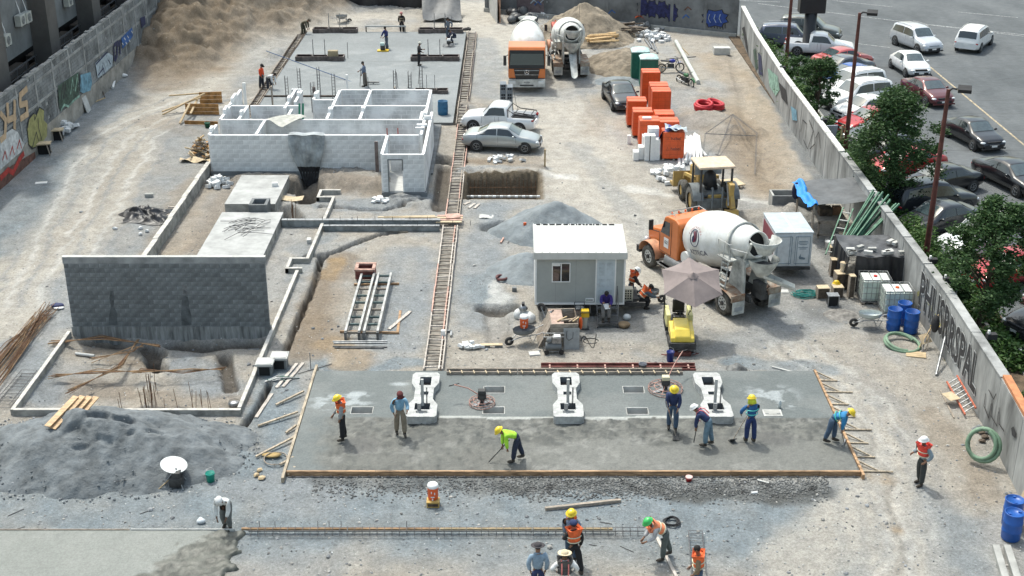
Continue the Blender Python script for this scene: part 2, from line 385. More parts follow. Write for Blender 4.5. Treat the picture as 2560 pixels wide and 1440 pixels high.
def terrain():
    xs=np.concatenate([-np.array([900,420,200,110,70,48,36,32.5]),np.arange(-30.5,-11,.16),np.arange(-10.96,-3.6,.065),np.arange(-3.52,18.4,.16),np.array([20,30,44,60,90,200,450,900])])
    ys=[-300.,-60,0,20,27]
    y=28.5
    while y<122:ys.append(y);y+=.085+(y-28)*.0024
    ys+=[126,135,150,190,300,600,1500];ys=np.array(ys)
    X,Y=np.meshgrid(xs,ys);Z=np.zeros(X.shape)
    # wobble the coordinates so that no edge runs ruler-straight
    wx=X+(fbm(X,Y,.9,3)-.5)*.9;wy=Y+(fbm(X,Y,.9,9)-.5)*1.4
    wx2=X+(fbm(X,Y,2.2,5)-.5)*.16;wy2=Y+(fbm(X,Y,2.2,6)-.5)*.2
    n1=fbm(X,Y,.35,1,5);n2=fbm(X,Y*.6,1.1,2,5)
    C=np.zeros(X.shape+(3,));a=sstep(.38,.62,n1*.6+n2*.4)[...,None]
    C[:]=np.array(BEIGE)*(1-a)+np.array((.33,.325,.31))*a
    for pts,hw,soft,c,st in PAINT:
        d=seg_dist(wx,wy,pts);m=(1-sstep(hw*.6,hw*.6+soft*1.2,d))*st
        m=np.clip(m*(0.55+.9*n2),0,1)[...,None]
        C=C*(1-m)+np.array(c)*m
    # wheel tracks: streaks along the direction of the traffic
    tr=G((2250,1500),(2230,1300),(2190,1150),(2110,1000),(1980,880),(1780,790),(1640,720))
    for off in(-1.6,-.9,-.2,.5,1.2,1.9):
        d=seg_dist(wx2-off,wy2,tr);k=(1-sstep(.05,.25,d))[...,None]*.28*(n1[...,None]+.2)
        C=C*(1-k)+np.array(GREY)*.9*k
    site=((X>-31)&(X<18)&(Y<121)).astype(float)
    Z+=site*(-(fbm(X,Y,1.6,21)*.035)-.0*n1)
    rough=fbm(X,Y,5,33,3)-.5
    Z+=site*rough*.03
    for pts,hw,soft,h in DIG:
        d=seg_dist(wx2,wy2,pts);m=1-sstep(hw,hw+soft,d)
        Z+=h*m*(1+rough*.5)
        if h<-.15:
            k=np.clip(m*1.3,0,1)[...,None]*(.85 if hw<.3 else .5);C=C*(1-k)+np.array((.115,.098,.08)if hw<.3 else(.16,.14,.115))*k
    # the long dirt bank in the far corner
    def hill(cx,cy,rx,ry,h,sd,p=1.2):
        r=np.hypot((wx-cx)/rx,(wy-cy)/ry);return h*np.clip(1-r,0,1)**p*(1+(fbm(X,Y,.8,sd,5)-.5)*.9)
    B=np.maximum.reduce([hill(-26,104,8,15,4.6,41),hill(-22,112,9,12,5.0,42),hill(-24.5,95,4.2,6.5,1.9,43),hill(-19.5,105,4.5,7,1.6,44)])
    rg=1-np.abs(2*fbm(X,Y,.8,46,5)-1);B=B+(rg-.75)*np.clip(B,0,1)*1.0+(fbm(X,Y,2.2,49,3)-.5)*np.clip(B,0,1)*.35
    B=np.where(X<-29.2,np.clip(B,0,.3),B)
    Z+=np.clip(B,0,9)
    k=(np.clip(B/1.2,0,1)*sstep(.42,.6,fbm(X,Y,.9,47,5)))[...,None]*.6;C=C*(1-k)+np.array((.13,.10,.07))*k
    k=np.clip(B/.8,0,1)[...,None]*.75;C=C*(1-k)+np.array((.215,.172,.125))*k
    # pit with the reinforcement cage
    def rect(x0,x1,y0,y1,s):
        return sstep(x0-s,x0+s,wx2)*(1-sstep(x1-s,x1+s,wx2))*sstep(y0-s,y0+s,wy2)*(1-sstep(y1-s,y1+s,wy2))
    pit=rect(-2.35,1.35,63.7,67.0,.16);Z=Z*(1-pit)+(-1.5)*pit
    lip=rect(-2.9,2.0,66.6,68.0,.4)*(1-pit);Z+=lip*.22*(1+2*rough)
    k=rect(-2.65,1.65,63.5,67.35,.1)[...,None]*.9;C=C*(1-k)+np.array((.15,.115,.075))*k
    fnd=rect(-17.5,-9.9,41.0,47.3,.2);Z-=fnd*.22*(1+1.6*(fbm(X,Y,.9,61)-.5))
    for x0,x1,y0,y1,dz in((-7.3,11.3,36.7,43.7,-.75),(-16.5,-3.5,76.9,102.2,-.4),(-19.6,-9.2,28.5,32.9,-.3),(-16.1,-4.7,67.5,76.7,-.1)):
        m=((X>x0)&(X<x1)&(Y>y0)&(Y<y1));Z=np.where(m,dz,Z)
    fr=(X>-17.3)&(X<-10.4);Z=np.where(fr&(Y<32.95)&(Y>20),np.minimum(Z,-.3),Z)
    Z=np.where(X>18.2,-.03,Z);Z=np.where((X>17.0)&(Y<98)&(X<19),np.minimum(Z,-.02),Z)
    ny,nx=X.shape
    me=bpy.data.meshes.new('site_ground')
    co=np.stack([X,Y,Z],-1).reshape(-1,3)
    i=np.arange(ny*nx).reshape(ny,nx);q=np.stack([i[:-1,:-1],i[:-1,1:],i[1:,1:],i[1:,:-1]],-1).reshape(-1,4)
    me.vertices.add(len(co));me.vertices.foreach_set('co',co.ravel().astype(np.float32))
    me.loops.add(len(q)*4);me.loops.foreach_set('vertex_index',q.ravel().astype(np.int32))
    me.polygons.add(len(q));me.polygons.foreach_set('loop_start',np.arange(0,len(q)*4,4,dtype=np.int32))
    me.polygons.foreach_set('use_smooth',np.ones(len(q),dtype=bool));me.update(calc_edges=True)
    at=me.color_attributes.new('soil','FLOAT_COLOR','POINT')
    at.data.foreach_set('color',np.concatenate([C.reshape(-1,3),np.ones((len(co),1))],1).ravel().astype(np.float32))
    m=bpy.data.materials.new('site_soil');m.use_nodes=True;nt=m.node_tree;n=nt.nodes;l=nt.links;b=n['Principled BSDF']
    b.inputs['Roughness'].default_value=.95;b.inputs['Specular IOR Level'].default_value=.15
    va=n.new('ShaderNodeVertexColor');va.layer_name='soil'
    tc=n.new('ShaderNodeTexCoord')
    def noi(sc,det,ro=.65):
        t=n.new('ShaderNodeTexNoise');t.inputs['Scale'].default_value=sc;t.inputs['Detail'].default_value=det;t.inputs['Roughness'].default_value=ro
        l.new(tc.outputs['Object'],t.inputs[0]);return t
    def mul(src,fac,lo,hi,a,b_):
        mr=n.new('ShaderNodeMapRange');mr.inputs[1].default_value=a;mr.inputs[2].default_value=b_;mr.inputs[3].default_value=lo;mr.inputs[4].default_value=hi
        l.new(fac,mr.inputs[0]);v=n.new('ShaderNodeVectorMath');v.operation='SCALE';l.new(src,v.inputs[0]);l.new(mr.outputs[0],v.inputs['Scale']);return v.outputs[0]
    A=noi(1.4,8,.72);Bn=noi(9,5,.7);D=noi(24,3,.75)
    o=mul(va.outputs[0],A.outputs[0],.76,1.18,.32,.68);o=mul(o,Bn.outputs[0],.76,1.16,.32,.68);o=mul(o,D.outputs[0],.74,1.20,.3,.7)
    # pale lime and dark crumbs
    E_=noi(5.5,7,.8);mr=n.new('ShaderNodeMapRange');mr.inputs[1].default_value=.60;mr.inputs[2].default_value=.72;l.new(E_.outputs[0],mr.inputs[0])
    mx=n.new('ShaderNodeMix');mx.data_type='RGBA';l.new(mr.outputs[0],mx.inputs[0]);l.new(o,mx.inputs[6]);mx.inputs[7].default_value=(.55,.53,.49,1)
    F_=noi(7.5,6,.85);mr2=n.new('ShaderNodeMapRange');mr2.inputs[1].default_value=.63;mr2.inputs[2].default_value=.72;mr2.inputs[4].default_value=.6;l.new(F_.outputs[0],mr2.inputs[0])
    mx2=n.new('ShaderNodeMix');mx2.data_type='RGBA';l.new(mr2.outputs[0],mx2.inputs[0]);l.new(mx.outputs[2],mx2.inputs[6]);mx2.inputs[7].default_value=(.13,.125,.12,1)
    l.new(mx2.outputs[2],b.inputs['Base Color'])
    bn=noi(16,8,.78);bp=n.new('ShaderNodeBump');bp.inputs['Distance'].default_value=.10;bp.inputs['Strength'].default_value=.8
    l.new(bn.outputs[0],bp.inputs['Height']);l.new(bp.outputs[0],b.inputs['Normal'])
    me.materials.append(m)
    o=bpy.data.objects.new('site_ground',me);COL.objects.link(o);o['kind']='structure'
    return o,(xs,ys,Z)
ground,(GX,GY,GZ)=terrain()
def gz(x,y):
    i=int(np.clip(np.searchsorted(GX,x),1,len(GX)-1));j=int(np.clip(np.searchsorted(GY,y),1,len(GY)-1))
    return float((GZ[j,i]+GZ[j-1,i]+GZ[j,i-1]+GZ[j-1,i-1])/4)
def Wg(px,py):
    """survey point dropped onto the terrain"""
    p=W(px,py);p.z=gz(p.x,p.y);return p

def pile(name,label,cat,cx,cy,rx,ry,h,mt,sd=1,res=70,rough=.12,p=1.0,rz=0,group=None,dents=()):
    x=np.linspace(-1.15,1.15,res);X,Y=np.meshgrid(x,x)
    XX=X*rx;YY=Y*ry
    wx=X+(fbm(XX+sd*9,YY,.8,sd)-.5)*.35;wy=Y+(fbm(XX,YY+sd*5,.8,sd+4)-.5)*.35
    r=np.hypot(wx,wy);base=np.clip(1.0-r,-.2,1);z=h*(np.sign(base)*np.abs(base)**p)
    z=np.minimum(z,h*.93+(z-h*.93)*.4)
    z+=(fbm(XX,YY,1.3,sd+7,5)-.5)*rough*h*np.clip(base*4,0,1)*1.6+(fbm(XX,YY,5,sd+8,3)-.5)*.05
    for dx,dy,dr,dh in dents:z-=dh*sstep(0,.35,1-np.hypot(XX-dx+(fbm(XX,YY,2.5,5)-.5)*.5,(YY-dy)*1.3)/dr)*np.clip(.4+(YY-dy)/dr,.15,1)
    z+=(fbm(XX,YY,14,sd+3,3)-.5)*.035
    z-=.04
    m=MB();N=res
    vs=np.stack([XX,YY,z],-1).reshape(-1,3).tolist()
    fs=[(j*N+i,j*N+i+1,(j+1)*N+i+1,(j+1)*N+i)for j in range(N-1)for i in range(N-1)if max(z[j,i],z[j,i+1],z[j+1,i],z[j+1,i+1])>-.09]
    m.add(vs,fs,mt,True)
    return single(m,name,label,cat,(cx,cy,0),rz,group)
def rock(mb,c,r,mt,sd=None,flat=.7):
    """an irregular stone of 20 faces"""
    t=(1+5**.5)/2
    V=[(-1,t,0),(1,t,0),(-1,-t,0),(1,-t,0),(0,-1,t),(0,1,t),(0,-1,-t),(0,1,-t),(t,0,-1),(t,0,1),(-t,0,-1),(-t,0,1)]
    Fc=[(0,11,5),(0,5,1),(0,1,7),(0,7,10),(0,10,11),(1,5,9),(5,11,4),(11,10,2),(10,7,6),(7,1,8),(3,9,4),(3,4,2),(3,2,6),(3,6,8),(3,8,9),(4,9,5),(2,4,11),(6,2,10),(8,6,7),(9,8,1)]
    a=rnd(0,6.28);ca,sa=math.cos(a),math.sin(a);sx,sy=rnd(.7,1.3),rnd(.7,1.2)
    vs=[]
    for x,y,z in V:
        q=rnd(.75,1.2)*r/1.9;x*=q*sx;y*=q*sy;z*=q*flat
        vs.append((c[0]+x*ca-y*sa,c[1]+x*sa+y*ca,c[2]+z))
    mb.add(vs,Fc,mt)
m_stone=mat('site_stone',(.36,.35,.33),.9,var=.3,scale=.7)
m_stone_g=mat('grey_stone',(.24,.25,.26),.9,var=.3,scale=.7)
m_stone_w=mat('white_rubble',(.66,.67,.67),.85,var=.12,scale=2)
def scatter_stones():
    mb=MB()
    for k in range(5200):
        py=rnd(0,1440)if k%3 else rnd(700,1440);px=rnd(0,2560)
        p=W(px,py)
        if p.x>16.2 or p.x<-27.5:continue
        if-7.5<p.x<11.5 and 36.5<p.y<44:continue
        if-16.6<p.x<-3.2 and p.y>67:continue
        if p.x<-9 and p.y<33:continue
        r=rnd(.012,.045)*(1+(rnd(0,1)**12)*1.4)
        rock(mb,(p.x,p.y,gz(p.x,p.y)+r*.2),r,random.choice((m_stone,m_stone,m_stone_g,m_stone_g,m_stone_g,m_stone_w)if r<.03 else(m_stone,m_stone_g)))
    o=mb.build('loose_stones');tag(o,'loose stones and crumbs of rubble strewn over the site ground','stones',None,'stuff')
    mb=MB()                                           # wet aggregate spilt along the front form
    for k in range(5200):
        px=rnd(780,2070);py=random.gauss(1216,16)
        if py<1192 or rnd(0,1)>(1.0 if px>1270 else .35):continue
        p=W(px,py)
        rock(mb,(p.x,p.y,gz(p.x,p.y)+.012),rnd(.018,.05),m_spill)
    o=mb.build('spilt_aggregate');tag(o,'dark wet gravel spilt along the front edge of the new slab','gravel',None,'stuff')
def heap_crumbs():
    mb=MB()
    for k in range(900):
        a=rnd(0,6.28);q=rnd(.75,1.12)if k%3 else rnd(.2,.9);x,y=-13.9+5.0*q*math.cos(a),38.1+2.8*q*math.sin(a)
        if y>40.4:continue
        z=max(0,1.62*(1-q));rock(mb,(x,y,z+.01),rnd(.02,.055),m_sand_g if k%4 else m_stone_g)
    tag(mb.build('heap_crumbs'),'dark clods rolled to the foot of the large grey sand heap','clods',None,'stuff')
m_spill=mat('wet_gravel',(.13,.133,.13),.55,var=.4,scale=2)
scatter_stones()

m_sand_g=mat('grey_crusher_sand',(.150,.165,.174),.95,var=.2,scale=1.6,bump=.03,bscale=14)
m_sand_b=mat('bluegrey_sand',(.215,.240,.253),.95,var=.12,scale=1.6,bump=.03,bscale=14)
m_soil=mat('brown_soil',(.235,.195,.145),.95,var=.22,scale=1.4,bump=.06,bscale=6)
pile('sand_pile','large dark grey sand heap in the near left corner under four planks','sand pile',-13.9,38.1,5.0,2.8,1.8,m_sand_g,2,190,.055,.92,dents=((.2,-.35,.55,.4),(1.0,-.25,.4,.35),(-.6,-.8,.5,.25),(1.3,-.7,.25,.2),(.5,-1.1,.3,.2),(2.0,-.5,.35,.18),(-.1,-1.3,.25,.15)))
pile('gravel_pile','blue-grey gravel cone behind the site office cabin','gravel pile',2.0,58.8,3.0,2.3,1.75,m_sand_b,5,80,.08,.95)
pile('gravel_pile','low blue-grey gravel heap left of the office cabin wall','gravel pile',.6,53.9,1.75,1.7,.95,m_sand_b,8,60,.06,.9)
pile('soil_pile','tall brown soil heap behind the rear-facing mixer truck','soil pile',5.6,101.5,4.2,4.6,2.7,m_soil,11,70,.12,.95)
pile('soil_pile','brown soil heap right of the rear-facing mixer truck','soil pile',8.0,91.5,3.0,3.4,1.3,m_soil,14,70,.2,.8)
pile('gravel_pile','small flat grey gravel heap left of the green portable toilets','gravel pile',7.4,87.3,1.9,1.5,.4,m_sand_b,17,40,.15,.8)
pile('concrete_heap','small heap of wet concrete behind the far edge of the slab','concrete heap',*W(1843,922)[:2],.42,.42,.30,m_spill,20,36,.3,.7)
pile('concrete_heap','grey crusted concrete heap by the wheelbarrow','concrete heap',*W(2105,788)[:2],.8,.7,.14,mat('crusted_concrete',(.20,.19,.175),.9,var=.25,bump=.03),24,40,.5,.7)
heap_crumbs()
# ---------------------------------------------------------------- large structure
def wroot(name,label,cat,loc,group=None):return thing(name,label,cat,loc,0,group)
def wb(mb,name,root,bevel=0,**kw):
    """build a part whose geometry is written in world metres and hang it on its thing"""
    o=mb.build(name,root,bevel=bevel,**kw);o.matrix_parent_inverse=Matrix.Translation(root.location).inverted();return o
def struct(mb,name,bevel=0):
    o=mb.build(name,bevel=bevel);o['kind']='structure';return o

# asphalt of car park and avenue
def asphalt_mat():
    m=bpy.data.materials.new('asphalt');m.use_nodes=True;nt=m.node_tree;n=nt.nodes;l=nt.links;b=n['Principled BSDF']
    b.inputs['Roughness'].default_value=.9;b.inputs['Specular IOR Level'].default_value=.2
    tc=n.new('ShaderNodeTexCoord')
    def noi(sc,det,st=None):
        t=n.new('ShaderNodeTexNoise');t.inputs['Scale'].default_value=sc;t.inputs['Detail'].default_value=det;t.inputs['Roughness'].default_value=.7
        mp=n.new('ShaderNodeMapping');l.new(tc.outputs['Object'],mp.inputs[0])
        if st:mp.inputs['Scale'].default_value=st
        l.new(mp.outputs[0],t.inputs[0]);return t.outputs[0]
    cr=n.new('ShaderNodeValToRGB');cr.color_ramp.elements[0].position=.34;cr.color_ramp.elements[0].color=(.088,.097,.103,1)
    cr.color_ramp.elements[1].position=.68;cr.color_ramp.elements[1].color=(.150,.160,.166,1)
    l.new(noi(.22,8,(1,.45,1)),cr.inputs[0])
    mr=n.new('ShaderNodeMapRange');mr.inputs[1].default_value=.3;mr.inputs[2].default_value=.7;mr.inputs[3].default_value=.8;mr.inputs[4].default_value=1.18
    l.new(noi(7,4,(.25,1,1)),mr.inputs[0]);v=n.new('ShaderNodeVectorMath');v.operation='SCALE';l.new(cr.outputs[0],v.inputs[0]);l.new(mr.outputs[0],v.inputs['Scale'])
    l.new(v.outputs[0],b.inputs['Base Color'])
    bp=n.new('ShaderNodeBump');bp.inputs['Distance'].default_value=.02;l.new(noi(30,4),bp.inputs['Height']);l.new(bp.outputs[0],b.inputs['Normal'])
    return m
m_asph=asphalt_mat()
mb=MB();mb.bx(19.2,300,-60,101.2,-.2,.03,m_asph);mb.bx(17.7,300,101.2,400,-.2,.03,m_asph);struct(mb,'asphalt')
m_line=mat('worn_white_line',(.33,.34,.34),.8,var=.35,scale=6);m_liney=mat('worn_yellow_line',(.40,.33,.22),.8,var=.3,scale=6)
m_seal=mat('crack_sealant',(.055,.058,.06),.8,var=.2)
def flat_line(mb,pts,w,mt,z=.038):
    for a,b in zip(pts[:-1],pts[1:]):
        a=Vector((a[0],a[1],0));b=Vector((b[0],b[1],0));d=(b-a).normalized();nrm=Vector((-d.y,d.x,0))*w/2
        q=[a-nrm,b-nrm,b+nrm,a+nrm]
        mb.add([(v.x,v.y,z)for v in q],[(0,1,2,3)],mt)
mk=MB()
for a,b in(((1895,10),(2138,40)),((2150,42),(2560,92)),((2395,31),(2545,45)),((2080,2),(2230,18)),((1840,2),(1950,6)),((1990,92),(2225,120)),((2300,60),(2560,88))):
    flat_line(mk,[W(*a),W(*b)],.14,m_line)
flat_line(mk,[(29.75,95),(29.7,60)],.13,m_liney)
for k in range(14):
    y0=44+k*3.9+rnd(-.6,.6);pts=[(lerp(22.5,60,t),y0+t*rnd(-.8,.8)+rnd(-.06,.06))for t in(0,.2,.4,.6,.8,1)]
    flat_line(mk,pts,.05,m_seal,.034)
struct(mk,'road_markings')
# far pavement of the avenue
mb=MB();mb.bx(-60,120,120.0,128,-.1,.14,mat('far_pavement',(.42,.38,.30),.9,var=.1));
struct(mb,'far_pavement')
# planting strip between wall and car park with a kerb
mb=MB();m_bed=mat('planting_soil',(.12,.085,.055),.95,var=.3,scale=2,bump=.05,bscale=6)
mb.bx(16.9,19.2,30,101.2,-.1,.07,m_bed);mb.prism([(19.2,30),(20.4,30),(20.2,50),(19.2,57)],-.1,.055,m_bed);struct(mb,'planting_strip')
mb=MB()
for k in range(24):mb.bx(19.2,19.34,30+k*2.97,30+k*2.97+2.95,-.05,.15,m_conc)
struct(mb,'kerb')

# --- left boundary wall of block panels in a concrete frame
WX=-26.95
lw=wroot('boundary_wall','tall graffitied boundary wall of grey block panels along the left edge','wall',(WX,56,0))
m_blk=mat('grey_block',(.215,.225,.228),.9,var=.2,scale=1.8,rnd=.1)
m_blk_v=mat('grey_block_varied',(.22,.232,.236),.9,var=.28,scale=.55)
m_frame=mat('wall_frame_concrete',(.30,.305,.30),.9,var=.2,scale=1.2,bump=.01)
m_plinth=mat('wall_plinth',(.33,.31,.275),.9,var=.22,scale=.9,bump=.01)
mb=MB();mb.bx(WX-.18,WX-.02,56,118,0,4.42,m_mortar);wb(mb,'wall_core',lw)
mb=MB();mb.bx(WX-.19,WX+.03,56,118,-.1,1.15,m_plinth);wb(mb,'plinth',lw)
mb=MB()
rows=[1.17+i*.2 for i in range(7)]+[2.80+i*.2 for i in range(5)]+[3.98,4.18]
for ri,z in enumerate(rows):
    y=56+(ri%2)*.2
    while y<106:
        if rnd(0,1)>.02:
            d=rnd(0,.012);top=z+.185+(rnd(-.05,.06)if ri==len(rows)-1 else 0)
            mb.bx(WX-.04,WX+.008+d,y,y+.385,z,top,m_blk_v)
        y+=.4
wb(mb,'blockwork',lw,kind='stuff')
for k in range(21):
    y=57+k*3.0;mb=MB();mb.bx(WX-.16,WX+.045,y,y+.22,1.15,4.36,m_frame);wb(mb,'concrete_column',lw)
for z in(2.58,3.80):mb=MB();mb.bx(WX-.16,WX+.038,56,118,z,z+.17,m_frame);wb(mb,'concrete_beam',lw)
mb=MB()
y=56
while y<112:
    w_=rnd(.3,.9);mb.bx(WX-.2,WX+.03,y,y+w_,4.38,4.42+rnd(.0,.12),m_frame);y+=w_
wb(mb,'rough_coping',lw,kind='stuff')
# flat print on the wall, strokes placed on the plane x = WX
g_peach=mat('peach_spray',(.50,.36,.23),.85,var=.12);g_olive=mat('olive_spray',(.29,.28,.11),.8,var=.15)
g_lblue=mat('light_blue_spray',(.16,.32,.42),.85,var=.25);g_navy=mat('navy_spray',(.03,.035,.09),.8,var=.2)
g_blue=mat('blue_spray',(.04,.12,.34),.8,var=.2);g_green=mat('dark_green_spray',(.06,.10,.075),.85,var=.3)
g_mint=mat('mint_spray',(.26,.42,.34),.85,var=.3);g_red=mat('red_spray',(.42,.04,.03),.8,var=.2)
g_white=mat('white_spray',(.56,.57,.57),.85,var=.2);g_black=mat('black_spray',(.03,.03,.033),.8,var=.2);g_pale=mat('pale_blue_spray',(.38,.45,.50),.85,var=.2)
g_brown=mat('rust_band',(.16,.075,.055),.9,var=.25)
def on_plane(px,py,x0):
    u=(px-1280)/CAM_F;v=(720-py)/CAM_F;t=x0/u
    return Vector((x0,(CP+v*SP)*t,CAM_H+(-SP+v*CP)*t))
def on_yplane(px,py,y0):
    u=(px-1280)/CAM_F;v=(720-py)/CAM_F;t=y0/(CP+v*SP)
    return Vector((u*t,y0,CAM_H+(-SP+v*CP)*t))
def spray(root,pts,w,mt,nrm,name='graffiti',lift=.012,closed=False):
    """a sprayed stroke: a flat ribbon lying on the wall"""
    mb=MB();nrm=Vector(nrm);pts=[Vector(p)for p in pts]
    if closed:pts.append(pts[0])
    for a,b in zip(pts[:-1],pts[1:]):
        d=(b-a);L=d.length
        if L<1e-5:continue
        d.normalize();s_=d.cross(nrm)*w/2;a2=a-d*w*.35;b2=b+d*w*.35;o=nrm*lift;lift+=.0002
        mb.add([a2-s_+o,b2-s_+o,b2+s_+o,a2+s_+o],[(0,1,2,3)],mt)
    return wb(mb,name,root)
def blob(root,pts,mt,nrm,name='graffiti',lift=.010):
    mb=MB();nrm=Vector(nrm);mb.add([Vector(p)+nrm*lift for p in pts],[tuple(range(len(pts)))],mt);return wb(mb,name,root)
NX=(1,0,0)
def L(*p):return[on_plane(a,b,WX+.06)for a,b in p]
blob(lw,L((0,340),(18,330),(30,322),(44,330),(60,362),(52,380),(30,398),(0,425)),g_white,NX)
spray(lw,L((2,445),(20,425),(32,432),(48,398),(58,385)),.30,g_red,NX,lift=.016)
for c in((6,400),(24,388),(42,372)):spray(lw,L((c[0],c[1]),(c[0]+6,c[1]-22),(c[0]+11,c[1]-2)),.09,g_red,NX,lift=.016)
spray(lw,L((0,455),(30,432),(85,398)),.75,g_brown,NX,'rust_coloured_band',lift=.006)
for s_ in(((2,285),(14,300),(12,340),(2,350)),((18,262),(20,300),(38,292)),((36,255),(36,318)),((66,222),(50,238),(50,262),(66,258),(68,285),(52,296))):
    spray(lw,L(*s_),.34,g_peach,NX,lift=.016)
blob(lw,L((68,320),(72,300),(82,284),(92,288),(98,268),(110,275),(109,300),(118,310),(117,340),(104,358),(84,370),(72,362)),g_olive,NX)
for s_ in(((68,320),(72,298),(84,282)),((84,282),(86,300),(98,268),(110,276)),((80,370),(90,330),(96,352)),((72,362),(80,372),(88,368)),((94,296),(96,320),(104,350))):
    spray(lw,L(*s_),.07,g_black,NX,lift=.018)
blob(lw,L((144,215),(168,198),(196,180),(198,235),(172,262),(148,272)),g_green,NX,lift=.008)
for k in range(9):
    x=146+k*6;spray(lw,L((x,255-k*4),(x+5,215-k*4),(x+8,250-k*5)),.10,random.choice((g_black,g_green,g_mint)),NX,lift=.014+k*.0005)
spray(lw,L((152,275),(160,262),(170,266),(185,250),(198,240)),.14,g_mint,NX,lift=.02)
blob(lw,L((199,188),(226,180),(230,205),(226,226),(208,233),(201,230)),g_lblue,NX)
blob(lw,L((238,158),(262,135),(272,132),(282,140),(280,165),(262,182),(244,196)),g_pale,NX)
for s_ in(((240,160),(268,130)),((245,188),(258,170),(262,184)),((256,164),(258,180)),((270,150),(276,160))):spray(lw,L(*s_),.10,g_navy,NX,lift=.016)
for s_ in(((284,118),(286,150)),((286,112),(294,106),(292,140),(288,150)),((296,112),(300,104),(300,132))):spray(lw,L(*s_),.26,g_navy,NX,lift=.014)
blob(lw,L((303,95),(330,68),(332,90),(322,104),(306,122)),g_blue,NX)
for s_ in(((305,108),(310,95),(314,106),(318,90),(322,100),(328,78))):spray(lw,L(s_,(s_[0]+3,s_[1]+4)),.10,g_white,NX,lift=.016)
blob(lw,L((350,45),(362,40),(364,60),(354,70)),g_navy,NX)

# --- concrete building behind the left wall
bd=wroot('concrete_building','dark grey concrete building with deep columns behind the left wall','building',(-31,70,0))
m_bpan=mat('facade_panel',(.20,.21,.212),.9,var=.12,scale=.8);m_bcol=mat('facade_column',(.125,.118,.11),.9,var=.1,scale=.8)
for k in range(5):
    y=70.5+8.85*k;mb=MB();mb.bx(-29.42,-28.3,y,y+1.7,0,16,m_bcol);wb(mb,'facade_column',bd)
    mb=MB();mb.bx(-29.75,-29.4,y+1.72,y+7.1+1.73,4.35,16,m_bpan);wb(mb,'facade_panel',bd)
    rl=MB()
    for z in(3.2,3.75):rl.beam((-29.3,y+1.72,z),(-29.3,y+8.83,z),.07,.07,m_steel)
    for q in range(5):rl.beam((-29.3,y+2.2+q*1.6,2.6),(-29.3,y+2.2+q*1.6,3.75),.05,.05,m_steel)
    wb(rl,'railing',bd)
    mb=MB();mb.bx(-30.6,-29.8,y+1.7,y+8.8,3.0,3.3,m_bcol);wb(mb,'ledge',bd)
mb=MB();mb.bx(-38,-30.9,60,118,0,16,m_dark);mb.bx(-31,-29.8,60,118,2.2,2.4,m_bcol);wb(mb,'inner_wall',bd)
mb=MB();mb.bx(-29.39,-29.36,73.9,74.6,6.9,12,g_brown);wb(mb,'maroon_strip',bd)
m_ac=mat('ac_casing',(.48,.49,.45),.6,var=.08)
def ac(y,z,label):
    t=thing('ac_unit',label,'air conditioner',(-29.38,y,z),0,'air conditioners on the concrete building')
    mb=MB();mb.bx(.05,.42,-.45,.45,-.32,.32,m_ac);mb.build('casing',t,bevel=.02)
    mb=MB();mb.cyl((.423,0,0),(.432,0,0),.25,.25,m_conc_dark,18);
    for r in(.1,.17,.24):mb.tube([(.436,r*math.cos(a*.524),r*math.sin(a*.524))for a in range(12)],.007,m_ac,4,True)
    mb.build('fan_grille',t)
    for s_ in(-.3,.3):
        mb=MB();mb.bx(0,.42,s_-.02,s_+.02,-.38,-.33,m_steel);mb.build('bracket',t)
    mb=MB();mb.tube([(.2,.2,.3),(.15,.25,.6),(.05,.35,.8),(.01,.3,1.1)],.03,m_white,6);mb.build('pipe',t)
ac(77.2,6.35,'left unit of the paired beige air conditioners on the grey facade');ac(78.25,6.3,'right unit of the paired beige air conditioners on the grey facade')
ac(74.5,5.75,'single beige air conditioner at the left frame edge on the grey facade');ac(86.0,5.75,'beige air conditioner between the two big facade columns')

# --- right boundary wall
RW=[(15.95,33.5),(16.45,39),(16.75,46),(16.78,64),(16.85,80),(17.2,92),(17.72,101)]
rw=wroot('boundary_wall','long rendered concrete wall with graffiti between site and car park','wall',(16.8,60,0))
m_rw=mat('rendered_wall',(.31,.315,.31),.9,var=.28,scale=.7,bump=.01,bscale=8,stretch=(1,1,.35))
m_cop=mat('white_coping',(.66,.66,.63),.85,var=.1)
for i,((x0,y0),(x1,y1))in enumerate(zip(RW[:-1],RW[1:])):
    d=Vector((x1-x0,y1-y0,0));n_=max(1,round(d.length/3.0));
    for k in range(n_):
        a=Vector((x0,y0,0))+d*(k/n_);b=Vector((x0,y0,0))+d*((k+1)/n_-.006)
        mb=MB();mb.beam(a+Vector((.12,0,1.1)),b+Vector((.12,0,1.1)),.24,2.5,m_rw);wb(mb,'wall_panel',rw)
        ym=(a.y+b.y)/2;mb=MB()
        if ym>62.5:mb.beam(a+Vector((.12,0,2.40)),b+Vector((.12,0,2.40)),.30,.09,m_cop);wb(mb,'coping',rw)
        elif ym<39.3:mb.beam(a+Vector((.16,0,2.42)),b+Vector((.16,0,2.42)),.26,.12,mat('orange_brick_coping',(.48,.20,.09),.85,var=.15));wb(mb,'brick_coping',rw)
        else:mb.beam(a+Vector((.15,0,2.37)),b+Vector((.15,0,2.37)),.36,.05,m_rw);wb(mb,'coping',rw)
for(px,py)in((1945,172),(2045,318),(2310,690),(2345,750),(2450,900)):
    p=on_plane(px,py,16.9);mb=MB();mb.bx(17.0,17.35,p.y-.12,p.y+.12,2.3,2.5,m_blackm);mb.bx(17.03,17.1,p.y-.05,p.y+.05,2.5,2.62,m_white);wb(mb,'wall_lamp',rw)
NR=(-1,0,0)
def Rr(x0,*p):return[on_plane(a,b,x0)for a,b in p]
def xat(y):return float(np.interp(y,[q[1]for q in RW],[q[0]for q in RW]))-.006
